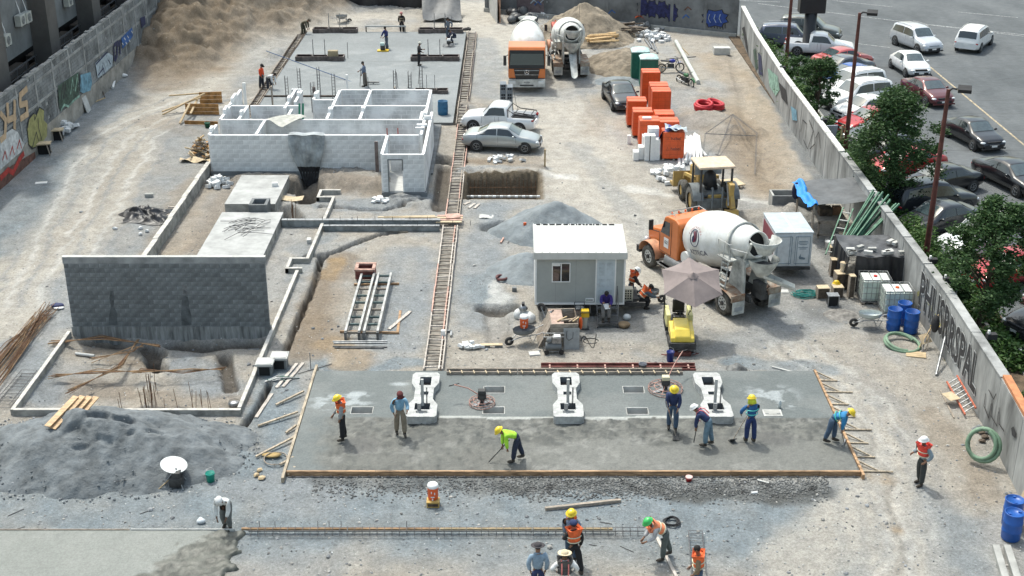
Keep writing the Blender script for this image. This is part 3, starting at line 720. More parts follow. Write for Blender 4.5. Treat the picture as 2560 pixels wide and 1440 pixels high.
def Rw_(*p):
    out=[]
    for a,b in p:
        v=on_plane(a,b,16.7)
        for _ in range(4):v=on_plane(a,b,xat(v.y))
        out.append(v)
    return out
for poly,mt in(([(1856,70),(1862,66),(1868,100),(1872,140),(1866,120)],g_black),([(1884,125),(1890,120),(1896,170),(1890,175)],g_green),([(1896,130),(1904,140),(1908,190),(1898,185)],g_navy),
                 ([(1920,170),(1945,190),(1950,225),(1940,240),(1925,215)],g_mint),([(1948,205),(1966,225),(1970,262),(1955,245)],g_black),
                 ([(1978,265),(1992,275),(1994,302),(1982,300)],g_lblue)):
    blob(rw,Rw_(*poly),mt,NR,lift=.03)
for s_ in(((2002,330),(2008,300),(2018,310),(2014,345)),((2010,350),(2020,372),(2034,330)),((2024,300),(2036,330),(2038,360),(2026,372)),((2040,345),(2048,330),(2052,370))):spray(rw,Rw_(*s_),.06,g_black,NR,lift=.03)
# big black and white lettering near the barrels
def bubble(pts):
    ps=Rw_(*pts);c=sum(ps,Vector())/len(ps)
    blob(rw,[c+(p-c)*1.18 for p in ps],g_white,NR,lift=.028);blob(rw,ps,g_black,NR,lift=.032)
    blob(rw,[c+(p-c)*.34+Vector((0,0,.05))for p in ps],g_white,NR,lift=.036)
for word,yc,z_,sz in(('PHUSR',47.0,1.25,1.75),('RSPAL',43.1,1.15,1.75)):
    for mt,of,li in((g_white,.085,.028),(g_black,.045,.034)):
        mb=MB();text_geo(word,sz,mt,mb,None,lambda q:Vector((xat(yc-q.x*.78)-li-q.z*0,yc-q.x*.78+q.y*.06,z_+q.y*(1.1 if li<.04 else 1.0))),.0,of);wb(mb,'graffiti_lettering',rw)
for s_ in(((2296,735),(2306,728)),((2318,745),(2330,770)),((2340,790),(2352,815)),((2392,985),(2398,1000)),((2362,905),(2370,930))):spray(rw,Rw_(*s_),.2,g_olive,NR,lift=.026)
for s_ in(((2466,985),(2462,1015),(2474,1045),(2480,1010)),((2482,1000),(2480,1040),(2494,1065),(2498,1030)),((2500,1020),(2500,1060),(2512,1078)),((2474,975),(2486,998),(2492,985))):spray(rw,Rw_(*s_),.05,g_black,NR,lift=.03)
blob(rw,Rw_((2530,1070),(2536,1066),(2544,1085),(2540,1095),(2532,1088)),g_black,NR,lift=.03)

# --- far wall with blue graffiti
A0=Vector((-2.3,111.0,0));A1=Vector((17.5,101.0,0));fd=(A1-A0);fl=fd.length;fd.normalize();fn=Vector((fd.y,-fd.x,0))
fw=wroot('boundary_wall','far grey wall with dark blue graffiti behind the mixer trucks','wall',(7,106,0))
m_fw=mat('far_wall_render',(.17,.178,.182),.9,var=.22,scale=.6,bump=.01)
for k in range(8):
    mb=MB();a=A0+fd*(fl*k/8);b=A0+fd*(fl*(k+1)/8-.02);mb.beam(a+Vector((0,0,1.4))-fn*.1,b+Vector((0,0,1.4))-fn*.1,.2,3.0,m_fw if k!=1 else mat('maroon_render',(.14,.11,.115),.9,var=.2));wb(mb,'wall_panel',fw)
    mb=MB();mb.beam(a+Vector((0,0,1.4))-fn*.02,a+Vector((0,0,1.4))-fn*.02+fd*.25,.1,3.02,m_fw);wb(mb,'pilaster',fw)
    mb=MB()
mb=MB();mb.beam(A0+fn*.12+Vector((0,0,.12)),A1+fn*.12+Vector((0,0,.12)),.24,.36,m_conc);wb(mb,'footing',fw)
def onfar(px,py):
    u=(px-1280)/CAM_F;v=(720-py)/CAM_F;d=Vector((u,CP+v*SP,-SP+v*CP));t=(A0-Vector((0,0,CAM_H))).dot(fn)/d.dot(fn)
    return Vector((0,0,CAM_H))+d*t
def Fa(*p):return[onfar(a,b)for a,b in p]
def cloud(px,py,w,h,n_=16,j=.18,fill=None,edge=None,drip=True):
    pts=[]
    for k in range(n_):
        a=2*math.pi*k/n_;q=1+(j if k%2 else-j*.5);pts.append((px+w*q*math.cos(a)*(abs(math.cos(a))**-.25 if abs(math.cos(a))>.05 else 1),py+h*q*math.sin(a)))
    ps=Fa(*pts);c=onfar(px,py)
    blob(fw,[c+(p-c)*1.12 for p in ps],edge,fn,lift=.022);blob(fw,ps,fill,fn,lift=.026)
g_dn=mat('dark_navy_fill',(.022,.026,.10),.8,var=.3,scale=4);g_roy=mat('royal_blue_fill',(.02,.06,.26),.7,var=.2)
for cx,cy in((1608,18),(1630,22),(1655,24),(1680,32)):cloud(cx,cy,13,19,fill=g_dn,edge=g_black)
cloud(1788,46,28,19,fill=g_roy,edge=g_black)
for k in range(8):x=1764+k*7;spray(fw,Fa((x,60),(x+rnd(-2,2),66+rnd(0,8))),.07,g_black,fn,lift=.024)
for cx in(1774,1788,1801):spray(fw,Fa((cx,36),(cx-3,46),(cx+2,56)),.05,g_pale,fn,lift=.03)
for cx,cy in((1720,22),(1715,42),(1530,30),(1335,5),(1360,3),(1345,9)):spray(fw,Fa((cx-8,cy+3),(cx,cy-5),(cx+8,cy+2)),.09,random.choice((g_blue,g_pale,g_brown)),fn,lift=.024)

# --- grey block wall standing at the foundation
gw=wroot('block_wall','freestanding dark grey concrete block wall with pale capping','wall',(-13.65,47.3,0))
m_gblk=mat('dark_grey_block',(.205,.222,.232),.9,var=.25,scale=1.8,rnd=.17);m_gmort=mat('grey_mortar',(.33,.345,.35),.95,var=.15,scale=2)
x0,x1,yf=-17.62,-9.68,47.28
mb=MB();mb.bx(x0+.03,x1-.03,yf+.012,yf+.15,.36,3.08,m_gmort);wb(mb,'wall_core',gw)
mb=MB();mb.bx(x0,x1,yf,yf+.16,3.08,3.34,mat('cast_capping',(.30,.31,.315),.9,var=.18,scale=1.5));mb.bx(x0-.01,x1+.01,yf-.005,yf+.17,3.34,3.37,m_conc_pale);wb(mb,'capping_beam',gw)
mb=MB();mb.bx(x0-.02,x1+.02,yf-.03,yf+.2,-.45,.36,mat('cast_footing',(.24,.25,.25),.9,var=.3,scale=1.4,stretch=(4,1,.5)));wb(mb,'footing_beam',gw)
bm_=MB();bm_.bx(-.1915,.1915,-.078,.078,-.0915,.0915,m_gblk);blk=bm_.mesh('block')
bh_=MB();bh_.bx(-.0915,.0915,-.078,.078,-.0915,.0915,m_gblk);blkh=bh_.mesh('half_block')
nrow=14;dz=(3.08-.37)/nrow
for r_ in range(nrow):
    z=.37+dz*(r_+.5);n_=20;dx=(x1-x0-.04)/n_;xx=x0+.02
    if r_%2:inst(blkh,'block',gw,(0,0,0)).location=(xx+dx/4+13.65,yf+.077-47.3,z);xx+=dx/2
    for k in range(n_-(r_%2)):
        o=inst(blk,'block',gw,(xx+dx/2+13.65,yf+.077+rnd(-.003,.003)-47.3,z));xx+=dx
    if r_%2:inst(blkh,'block',gw,(xx+dx/4+13.65,yf+.077-47.3,z))
m_wet=mat('damp_stain',(.095,.107,.115),.8,var=.25,scale=3);m_smear=mat('mortar_smear',(.20,.21,.22),.9,var=.25,scale=4)
for poly,mt in(([(271,812),(273,790),(277,765),(274,745),(276,728),(284,726),(286,745),(284,765),(292,780),(294,812)],m_wet),([(454,812),(453,785),(454,755),(457,744),(463,739),(469,743),(472,755),(473,770),(479,790),(479,812)],m_wet),([(456,712),(468,710),(468,738),(457,738)],m_smear)):
    blob(gw,[on_yplane(a,b,yf-.001)for a,b in poly],mt,(0,-1,0),'stain',lift=.006)

# --- block enclosure behind the grey wall: low wall and footings
m_low=mat('low_wall_concrete',(.33,.325,.30),.9,var=.25,scale=1.6,bump=.008)
m_lowt=mat('beam_top',(.52,.50,.46),.9,var=.15,scale=3)
lo=wroot('low_wall','low concrete wall running from the grey block wall to the white walls','wall',(-16.5,57,0))
for k in range(7):
    y0=47.6+k*2.88;mb=MB();mb.beam((-16.52,y0,.3),(-16.48,y0+2.86,.3),.20,.62,m_low);wb(mb,'wall_segment',lo)
    mb=MB();mb.beam((-16.52,y0,.63),(-16.48,y0+2.84,.63),.23,.03,m_lowt);wb(mb,'top_screed',lo)
ft=wroot('foundation_beam','pale concrete ground beam framing the footing pit in front of the grey wall','foundation',(-13.7,44,0))
def gbeam(root,pts,w=.15,h=.20,z0=-.25,seg=2.4):
    for a,b in zip(pts[:-1],pts[1:]):
        a=Vector((*a,0));b=Vector((*b,0));d=b-a;n_=max(1,round(d.length/seg));u=d.normalized()*w/2
        for k in range(n_):
            p=a+d*k/n_-(u if k==0 else u*0);q=a+d*(k+1)/n_+(u*.98 if k==n_-1 else u*-.06);jit=rnd(-.006,.006)
            mb=MB();mb.beam(p+Vector((0,0,(h+z0)/2+jit)),q+Vector((0,0,(h+z0)/2+jit)),w,h-z0,m_low);mb.beam(p+Vector((0,0,h+.012+jit)),q+Vector((0,0,h+.012+jit)),w-.01,.02,m_lowt)
            wb(mb,'beam_length',root)
gbeam(ft,[(-17.72,47.1),(-17.72,40.75)]);gbeam(ft,[(-17.6,40.70),(-9.7,40.70)]);gbeam(ft,[(-9.7,40.9),(-9.55,53.4)])
f2=wroot('foundation_beam','pale stepped ground beam right of the two concrete pads','foundation',(-9.3,58,0))
gbeam(f2,[(-9.45,53.75),(-10.05,53.75),(-10.05,54.9),(-9.3,54.9),(-9.15,63.2),(-9.95,63.2),(-9.95,64.3),(-9.0,64.3)],seg=3)
for i,(a,b,c_,d_,lb)in enumerate(((-14.38,-11.85,61.5,66.0,'thick pale concrete pad nearer the white walls'),(-14.25,-11.25,49.0,60.3,'long pale concrete pad behind the grey wall with rebar lying on it'))):
    mb=MB();mb.bx(a,b,c_,d_,-.2,.42,m_low);mb.bx(a-.01,b+.01,c_-.01,d_+.01,.42,.45,mat('pad_top',(.40,.405,.395),.85,var=.12,scale=1.2));single(mb,'concrete_pad',lb,'concrete pad',bevel=.01)
mb=MB();mb.bx(-12.95,-12.05,60.35,60.5,0,.8,m_conc_dark);mb.bx(-12.95,-12.05,61.25,61.4,0,.8,m_conc_dark);mb.bx(-12.95,-12.8,60.5,61.25,0,.8,m_conc_dark);mb.bx(-12.2,-12.05,60.5,61.25,0,.8,m_conc_dark);mb.bx(-12.8,-12.2,60.5,61.25,0,.1,m_dark)
single(mb,'manhole_box','dark square block manhole between the two pale pads','manhole')
for i,(y,x0_,r_)in enumerate(((59.55,-11.2,.13),(58.95,-9.1,.10))):
    mb=MB();mb.bx(x0_,-3.5,y-r_,y+r_,0,.34-i*.08,mat('form_steel_beam',(.22,.245,.255),.6,.2,var=.2,scale=3));mb.bx(x0_,-3.5,y-r_-.02,y+r_-.05,.34-i*.08,.37-i*.08,m_steel)
    for k in range(9):mb.cyl((x0_+.3+k*.85,y-r_,.3),(x0_+.3+k*.85,y-r_,.55),.012,.012,m_rebar_g,5)
    single(mb,'edge_form',('longer grey steel edge form leading to the ladder-like trench form','shorter grey steel edge form lying in front of the longer one')[i],'formwork')

# --- white block walls of the unfinished rooms
wh=wroot('unfinished_rooms','roofless rooms of white lightweight block walls','building',(-10.5,72,0))
m_wblk=mat('white_block',(.68,.695,.70),.9,var=.10,scale=2.2,rnd=.09);m_wblk2=mat('white_block_far',(.70,.71,.715),.9,var=.18,scale=.8)
m_wmort=mat('white_mortar',(.82,.825,.82),.9,var=.06);m_wcap=mat('white_cap',(.80,.81,.81),.85,var=.05)
ZT,ZB=2.22,.22
def wall_seg(x0,y0,x1,y1,singles=False,zt=ZT,zb=ZB,holes=(),far=None,cap=True):
    a=Vector((x0,y0,0));b=Vector((x1,y1,0));d=b-a;Ln=d.length;u=d/Ln;core=MB()
    def piece(s0,s1,z0,z1):core.beam(a+u*s0+Vector((0,0,(z0+z1)/2)),a+u*s1+Vector((0,0,(z0+z1)/2)),.132,z1-z0,m_wmort)
    cuts=sorted(holes);s_=0
    for h0,h1,hz0,hz1 in cuts:
        piece(s_,h0,zb,zt);piece(h0,h1,hz1,zt);
        if hz0>zb:piece(h0,h1,zb,hz0)
        s_=h1
    piece(s_,Ln,zb,zt)
    if cap:core.beam(a+Vector((0,0,zt+.012)),b+Vector((0,0,zt+.012)),.15,.03,m_wcap)
    wb(core,'wall_core',wh)
    nr=max(1,round((zt-zb)/.25));dz=(zt-zb)/nr;nb=max(1,round(Ln/.6));dx=Ln/nb;jn=MB()
    M0=u.to_track_quat('X','Z').to_matrix().to_4x4();ang=math.atan2(u.y,u.x)
    for r_ in range(nr):
        s_=(-dx/2 if r_%2 else 0)
        while s_<Ln-.05:
            e0,e1=max(0,s_),min(Ln,s_+dx);s_+=dx
            zc=zb+dz*(r_+.5);m_=(e0+e1)/2
            if any(e0<h[1]-.02 and e1>h[0]+.02 and zc>h[2]and zc<h[3]for h in holes):
                h=holes[0]
                if e0<h[0]-.1:e1=h[0]
                elif e1>h[1]+.1:e0=h[1]
                else:continue
                m_=(e0+e1)/2
            c=a+u*m_+Vector((0,0,zc));
            if singles:
                o=inst(wblk,'block',wh,c-Vector((-10.5,72,0)),ang,((e1-e0-.02)/.58,1,(dz-.02)/.23))
            else:jn.box(c,(e1-e0-.02,.144,dz-.02),m_wblk2,ang)
    if not singles:wb(jn,'blockwork',wh,kind='stuff')
wm_=MB();wm_.bx(-.29,.29,-.072,.072,-.115,.115,m_wblk);wblk=wm_.mesh('white_block')
YF,Y1,Y2,Y3=67.40,70.35,73.2,76.75
wall_seg(-16.2,YF,-6.72,YF,True)
wall_seg(-6.65,64.0,-4.52,64.0,True,holes=((.28,1.02,.2,1.95),))
wall_seg(-6.58,YF,-5.0,YF)
wall_seg(-16.2,Y1,-4.9,Y1)
wall_seg(-16.2,Y2,-15.2,Y2);wall_seg(-15.1,Y2,-13.1,Y2);wall_seg(-13.0,Y2,-12.2,Y2)
wall_seg(-10.4,Y2,-8.6,Y2);wall_seg(-8.5,Y2,-4.9,Y2)
wall_seg(-11.6,74.5,-10.3,74.5);wall_seg(-13.3,76.9,-12.7,76.9);wall_seg(-10.3,Y3,-8.55,Y3);wall_seg(-8.45,Y3,-4.95,Y3)
for x,a,b in((-16.27,64.9+2.6,69.4),(-16.27,70.45,73.1),(-16.35,73.3,76.8),(-13.75,YF+.1,Y1-.1),(-15.25,Y1+.1,Y2-.1),(-12.6,Y1+.1,72.5),(-13.05,Y2-.5,76.8),(-12.65,74.0,76.6),
                (-10.35,Y2-2.6,Y3-.1),(-11.65,74.6,76.6),(-8.5,Y1+.1,Y3-.1),(-4.88,YF+.1,Y3),(-4.55,64.1,71.9),(-6.68,64.1,YF-.08),(-5.1,70.5,72.0)):
    wall_seg(x,a,x,b)
mb=MB();mb.bx(-16.3,-6.6,YF-.12,YF+.12,-.2,ZB-.01,m_conc_dark);mb.bx(-6.75,-4.4,63.9,67.28,-.2,ZB-.015,m_conc_dark);mb.bx(-4.9,-4.3,67.4,76.7,-.2,.1,m_conc_dark);wb(mb,'plinth',wh)
mb=MB();mb.bx(-6.6,-4.6,64.1,67.3,ZB-.015,ZB+.01,m_conc_pale);mb.bx(-16.1,-4.9,67.5,76.7,.0,.06,m_conc);wb(mb,'floor',wh)
mb=MB();mb.bx(-6.39,-6.33,63.9,63.96,ZB,1.98,m_conc_dark);mb.bx(-5.65,-5.6,63.9,63.96,1.4,1.98,m_conc_dark);mb.bx(-6.39,-5.6,63.9,63.955,1.95,2.0,m_conc_dark);wb(mb,'door_frame',wh)
for(x,y,w_,h_)in((-16.25,76.95,.16,2.6),(-10.2,78.5,.12,2.7)):
    mb=MB();mb.bx(x,x+w_,y,y+.15,0,h_,m_white);wb(mb,'corner_post',wh)
mb=MB();mb.box((-4.95,69.2,2.26),(.55,.2,.12),m_wcap,.1);mb.box((-5.0,68.4,2.12),(.5,.16,.5),m_wblk2);wb(mb,'door_lintel',wh)
mb=MB()
for x,y,dx,dy,hh in((-16.27,68.2,.15,.5,.2),(-16.27,72.0,.15,.9,.22),(-16.3,74.5,.15,1.2,.24),(-13.05,74.4,.15,.6,.22),(-10.35,72.0,.15,.5,.2),(-4.9,71.2,.15,.6,.24),(-8.5,72.2,.15,.4,.2),(-4.7,70.4,.4,.15,.2),(-12.65,75.5,.15,.5,.2),(-15.25,71.4,.15,.5,.22),(-11.62,75.3,.15,.5,.2)):mb.box((x,y,ZT+.03+hh/2),(dx,dy,hh),m_wcap)
wb(mb,'stepped_course',wh,kind='stuff')
for x,y in((-6.9,69.5),(-6.3,69.5),(-13.2,71.2)):mb=MB();mb.cyl((x,y,0),(x,y,2.0),.03,.03,mat('red_prop',(.40,.06,.04),.6),6);mb.cyl((x,y,1.3),(x+.9,y+.1,1.2),.02,.02,mat('red_prop',(.4,.06,.04)),6);single(mb,'steel_prop',('left of the two red steel props standing in the long room','right of the two red steel props standing in the long room','red steel prop standing beside the green boards')[int((x+6.9)/.6+.5)if x>-8 else 2],'steel prop')
for sx in(-11.95,-12.15):
    mb=MB();mb.beam((sx,71.6,.5),(sx+.03,72.4,2.6),.10,.10,mat('green_board',(.03,.22,.13),.6,var=.1));single(mb,'green_board',('left' if sx<-12 else 'right')+' of the two upright green boards leaning in the white rooms','board')
# reinforcement columns and props standing in the rooms
for k,(px,py,z1,ms)in enumerate(((685,290,1.95,0),(990,290,1.9,0),(700,425,1.55,0),(945,445,2.1,1),(790,290,1.9,1))):
    p=W(px,py);mb=MB()
    if ms==0:mb.beam((p.x,p.y-.15,0),(p.x,p.y-.15,z1),.30 if k<2 else .14,.06,m_wood_w)
    else:mb.bx(p.x-.09,p.x+.09,p.y-.24,p.y-.12,0,z1,mat('brown_steel_channel',(.16,.13,.125),.7,.2,var=.2))
    single(mb,'upright_board',('weathered board standing inside the left white room','weathered board standing in the right white room','short split stake leaning on the white front wall','brown steel channel upright against the white front wall','brown channel upright beside the green boards')[k],'board')
def rebar_col(p,h,label,n_=4,s_=.09,grp='slim reinforcement columns rising behind the white rooms',z0=0,name='rebar_column'):
    mb=MB()
    for a,b in((-1,-1),(1,-1),(1,1),(-1,1)):mb.cyl((a*s_,b*s_,z0),(a*s_+rnd(-.03,.03),b*s_,h+rnd(-.1,.1)),.013,.013,m_rebar_g if n_==4 else m_rebar,5,False)
    z=z0+.15
    while z<h-.1:
        for(a,b),(c,d)in(((-1,-1),(1,-1)),((1,-1),(1,1)),((1,1),(-1,1)),((-1,1),(-1,-1))):mb.beam((a*s_,b*s_,z),(c*s_,d*s_,z),.012,.012,m_rebar_g)
        z+=.2
    return single(mb,name,label,'rebar column',(p.x,p.y,0),0,grp)
for px,py,h in((752,262,2.4),(800,262,2.4),(838,285,2.6),(990,285,2.8),(1055,285,3.0),(722,290,2.5),(785,285,2.0),(1025,225,1.2)):
    rebar_col(W(px,py),h,'slim grey reinforcement column rising behind or within the white rooms')
# ---------------------------------------------------------------- slabs, formwork, pedestals
def vc_mat(name,layer,rough,spec=.4,bump=.012,bs=22,lo=.88,hi=1.12):
    m=bpy.data.materials.new(name);m.use_nodes=True;nt=m.node_tree;n=nt.nodes;l=nt.links;b=n['Principled BSDF']
    b.inputs['Roughness'].default_value=rough;b.inputs['Specular IOR Level'].default_value=spec
    va=n.new('ShaderNodeVertexColor');va.layer_name=layer;tc=n.new('ShaderNodeTexCoord')
    t=n.new('ShaderNodeTexNoise');t.inputs['Scale'].default_value=3;t.inputs['Detail'].default_value=8;t.inputs['Roughness'].default_value=.75;l.new(tc.outputs['Object'],t.inputs[0])
    mr=n.new('ShaderNodeMapRange');mr.inputs[1].default_value=.3;mr.inputs[2].default_value=.7;mr.inputs[3].default_value=lo;mr.inputs[4].default_value=hi;l.new(t.outputs[0],mr.inputs[0])
    v=n.new('ShaderNodeVectorMath');v.operation='SCALE';l.new(va.outputs[0],v.inputs[0]);l.new(mr.outputs[0],v.inputs['Scale']);t3=n.new('ShaderNodeTexNoise');t3.inputs['Scale'].default_value=13;t3.inputs['Detail'].default_value=4;t3.inputs['Roughness'].default_value=.8;l.new(tc.outputs['Object'],t3.inputs[0]);m3=n.new('ShaderNodeMapRange');m3.inputs[1].default_value=.35;m3.inputs[2].default_value=.65;m3.inputs[3].default_value=.8;m3.inputs[4].default_value=1.15;l.new(t3.outputs[0],m3.inputs[0])
    w3=n.new('ShaderNodeVectorMath');w3.operation='SCALE';l.new(v.outputs[0],w3.inputs[0]);l.new(m3.outputs[0],w3.inputs['Scale']);l.new(w3.outputs[0],b.inputs['Base Color'])
    t2=n.new('ShaderNodeTexNoise');t2.inputs['Scale'].default_value=bs;t2.inputs['Detail'].default_value=5;l.new(tc.outputs['Object'],t2.inputs[0])
    bp=n.new('ShaderNodeBump');bp.inputs['Distance'].default_value=bump;l.new(t2.outputs[0],bp.inputs['Height']);l.new(bp.outputs[0],b.inputs['Normal'])
    return m
def cast_slab(name,x0,x1,y0,y1,z,step,holes,colfn,hfn,m,root,deep=.7,right=True):
    xs=set(np.round(np.arange(x0,x1+1e-6,step),3))|{x0,x1};ys=set(np.round(np.arange(y0,y1+1e-6,step),3))|{y0,y1}
    for h in holes:xs|={h[0],h[1]};ys|={h[2],h[3]}
    def clean(s,keep):
        s=sorted(s);o=[s[0]]
        for q in s[1:]:
            if q-o[-1]<step*.3:
                if q in keep:o[-1]=q
                continue
            o.append(q)
        return np.array(o)
    xs=clean(xs,{x0,x1}|{q for h in holes for q in h[:2]});ys=clean(ys,{y0,y1}|{q for h in holes for q in h[2:]})
    X,Y=np.meshgrid(xs,ys);Z=z+hfn(X,Y);C=colfn(X,Y)
    ny,nx=X.shape;i=np.arange(ny*nx).reshape(ny,nx);cx=(X[:-1,:-1]+X[1:,1:])/2;cy=(Y[:-1,:-1]+Y[1:,1:])/2
    keep=np.ones(cx.shape,bool)
    for h in holes:keep&=~((cx>h[0])&(cx<h[1])&(cy>h[2])&(cy<h[3]))
    q=np.stack([i[:-1,:-1][keep],i[:-1,1:][keep],i[1:,1:][keep],i[1:,:-1][keep]],-1)
    me=bpy.data.meshes.new(name);co=np.stack([X,Y,Z],-1).reshape(-1,3)
    me.from_pydata(co.tolist(),[],q.tolist());at=me.color_attributes.new('tone','FLOAT_COLOR','POINT')
    at.data.foreach_set('color',np.concatenate([C.reshape(-1,3),np.ones((len(co),1))],1).ravel().astype(np.float32))
    me.polygons.foreach_set('use_smooth',np.ones(len(me.polygons),dtype=bool));me.materials.append(m)
    o=bpy.data.objects.new('surface',me);COL.objects.link(o);o.parent=root;o.matrix_parent_inverse=Matrix.Translation(root.location).inverted()
    mb=MB();mb.bx(x0+.01,x1-.01,y0+.005,y0+.02,-.2,z-.01,m_conc_dark);mb.bx(x0+.005,x0+.02,y0,y1,-.2,z-.01,m_conc_dark);(mb.bx(x1-.02,x1-.005,y0,y1,-.2,z-.01,m_conc_dark)if right else 0);mb.bx(x0,x1 if right else-8.6,y1-.02,y1-.005,-.2,z-.01,m_conc_dark)
    wb(mb,'edge',root)
    for h in holes:
        mb=MB();t=.03
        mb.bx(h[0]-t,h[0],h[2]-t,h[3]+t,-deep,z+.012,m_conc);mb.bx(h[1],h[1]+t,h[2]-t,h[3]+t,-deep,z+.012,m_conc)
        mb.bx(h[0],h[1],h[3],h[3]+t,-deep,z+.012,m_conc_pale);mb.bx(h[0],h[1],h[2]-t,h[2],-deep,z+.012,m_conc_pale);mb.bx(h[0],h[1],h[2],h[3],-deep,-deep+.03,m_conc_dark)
        wb(mb,'opening',root)
m_slab=vc_mat('fresh_concrete','tone',.62,.35)
def C3(X,c):return np.zeros(X.shape+(3,))+np.array(c)
def mixc(C,m,c):m=np.clip(m,0,1)[...,None];return C*(1-m)+np.array(c)*m
sl=thing('concrete_slab','freshly poured foreground slab, smooth at the back and rough in front','concrete slab',(2,40,0))
def sl_col(X,Y):
    n1=fbm(X,Y,.8,71,5);n2=fbm(X,Y,3.2,72,4);C=C3(X,(.118,.134,.134));C=mixc(C,sstep(.4,.7,n1),(.150,.163,.160))
    edge=40.25+(fbm(X,Y*0,.6,73)-.5)*.15
    rough_=(1-sstep(edge-.05,edge+.02,Y))*sstep(-7.0,-5.8,X+(n1-.5)*2);fin=1-sstep(38.3,38.9,Y+(n1-.5)*1.6)
    C=mixc(C,rough_,(.130,.132,.120));C=mixc(C,rough_*sstep(.42,.62,n2)*(1-fin*.5),(.085,.088,.082));C=mixc(C,fin*sstep(-1.0,3,X),(.150,.152,.140))
    C=mixc(C,rough_*sstep(.6,.7,fbm(X,Y,2,75,4))*.5,(.22,.22,.205));C=mixc(C,rough_*(1-fin*.7)*sstep(.55,.66,fbm(X,Y*1.3,7,79,3))*.8,(.07,.072,.068))
    for px,py,r,c in((905,1110,.9,(.10,.10,.095)),(1790,1110,1.1,(.11,.11,.10)),(1930,1095,.9,(.10,.10,.095)),(1210,1150,1.3,(.11,.11,.10)),(1290,1165,.5,(.12,.12,.11))):
        p=W(px,py,.14);C=mixc(C,(1-sstep(r*.5,r,np.hypot(X-p.x,(Y-p.y)*1.3)+(n2-.5)*.8))*.8,c)
    for px,py,rx,ry in((850,1005,1.7,.9),(890,985,.8,.3),(1925,985,1.4,1.0),(1960,1010,.8,.6),(1000,960,.5,.2)):
        p=W(px,py,.14);d=np.hypot((X-p.x)/rx,(Y-p.y)/ry);C=mixc(C,(1-sstep(.3,1,d))*sstep(.50,.62,fbm(X,Y*1.6,2.3,76,4))*.75,(.34,.37,.38))
    st=(np.abs(Y-edge)<.06)&(X>-2.6)&(X<6.6);C=np.where(st[...,None],np.array((.36,.37,.35)),C)
    return C
def sl_h(X,Y):
    n2=fbm(X,Y,3.2,72,4);r_=(1-sstep(40.1,40.25,Y))*sstep(-7.0,-5.8,X);fin=(1-sstep(38.3,38.9,Y))*sstep(-1,3,X)
    return-r_*.04+r_*(1-fin*.85)*((n2-.5)*.17+(fbm(X,Y,9,78,3)-.5)*.08)
OPS=[(-5.70,-4.96,40.50,40.98),(-1.02,-.28,40.50,40.98),(-1.02,-.28,42.05,42.55),(4.08,4.82,42.05,42.55),(4.08,4.82,40.46,40.92)]
cast_slab('slab',-7.36,11.36,36.68,43.82,.14,.07,OPS,sl_col,sl_h,m_slab,sl)
# near-left strip being poured
ns=thing('concrete_strip','wet concrete strip being poured in the near left corner','concrete slab',(-13,31,0))
def rim(Y):return-8.1+1.5*np.sin((Y-28)*1.1)*0+(fbm(Y*0+3,Y,1.3,81,3)-.5)*1.6-(33.3-Y)*.12
def ns_col(X,Y):
    n2=fbm(X,Y,3,82,4);C=C3(X,(.165,.178,.165));C=mixc(C,sstep(.4,.7,fbm(X,Y,.5,83)),(.185,.196,.182))
    e=-9.0-(33.3-Y)*.75;k=sstep(e-.3,e+.2,X+(n2-.5)*1.4);C=mixc(C,k,(.115,.118,.102));return mixc(C,k*sstep(.46,.6,fbm(X,Y,6,86,4)),(.065,.068,.058))
def ns_h(X,Y):
    e=-9.0-(33.3-Y)*.75;n2=fbm(X,Y,3,82,4);k=sstep(e-.3,e+.2,X);out=k*((n2-.5)*.14+(fbm(X,Y,7,85,3)-.5)*.10)
    r=rim(Y)+.1;return out-sstep(r-.05,r+.12,X+(n2-.5)*.5)*.5
cast_slab('strip',-19.5,-7.2,28.0,33.32,.10,.07,[],ns_col,ns_h,vc_mat('wet_concrete','tone',.5,.45),ns,right=False)
mb=MB();mb.bx(-19.5,-11.6,33.33,33.36,-.1,.13,m_wood_w);mb.bx(-11.55,-8.4,33.33,33.36,-.1,.135,m_conc_pale);single(mb,'form_board','thin pale form edge along the near left wet strip','form board')
# far slab behind the white rooms
fs=thing('concrete_slab','large far slab with brown formed recesses behind the white rooms','concrete slab',(-10,90,0))
def fs_col(X,Y):
    n1=fbm(X,Y,.5,91,5);C=C3(X,(.205,.222,.228));C=mixc(C,sstep(.4,.7,n1),(.245,.262,.268));C=mixc(C,sstep(.62,.75,fbm(X,Y,1.2,92,4))*.5,(.29,.30,.30))
    C=mixc(C,(1-sstep(.02,.10,np.abs(X+6.9+(Y-90)*.02)))*.5,(.15,.16,.165));C=mixc(C,(1-sstep(.04,.1,np.abs(Y-92.6)))*.5,(.16,.17,.17))
    return mixc(C,sstep(97,99,Y+n1*3)*.35,(.17,.18,.18))
cast_slab('far',-16.2,-3.6,76.95,102.3,.14,.3,[],fs_col,lambda X,Y:X*0,vc_mat('set_concrete','tone',.75,.3),fs)
mb=MB();mb.bx(-16.2,-8.6,82.85,82.95,.12,.24,m_wood_d);single(mb,'form_board','dark brown form board lying across the far slab behind the rooms','form board')

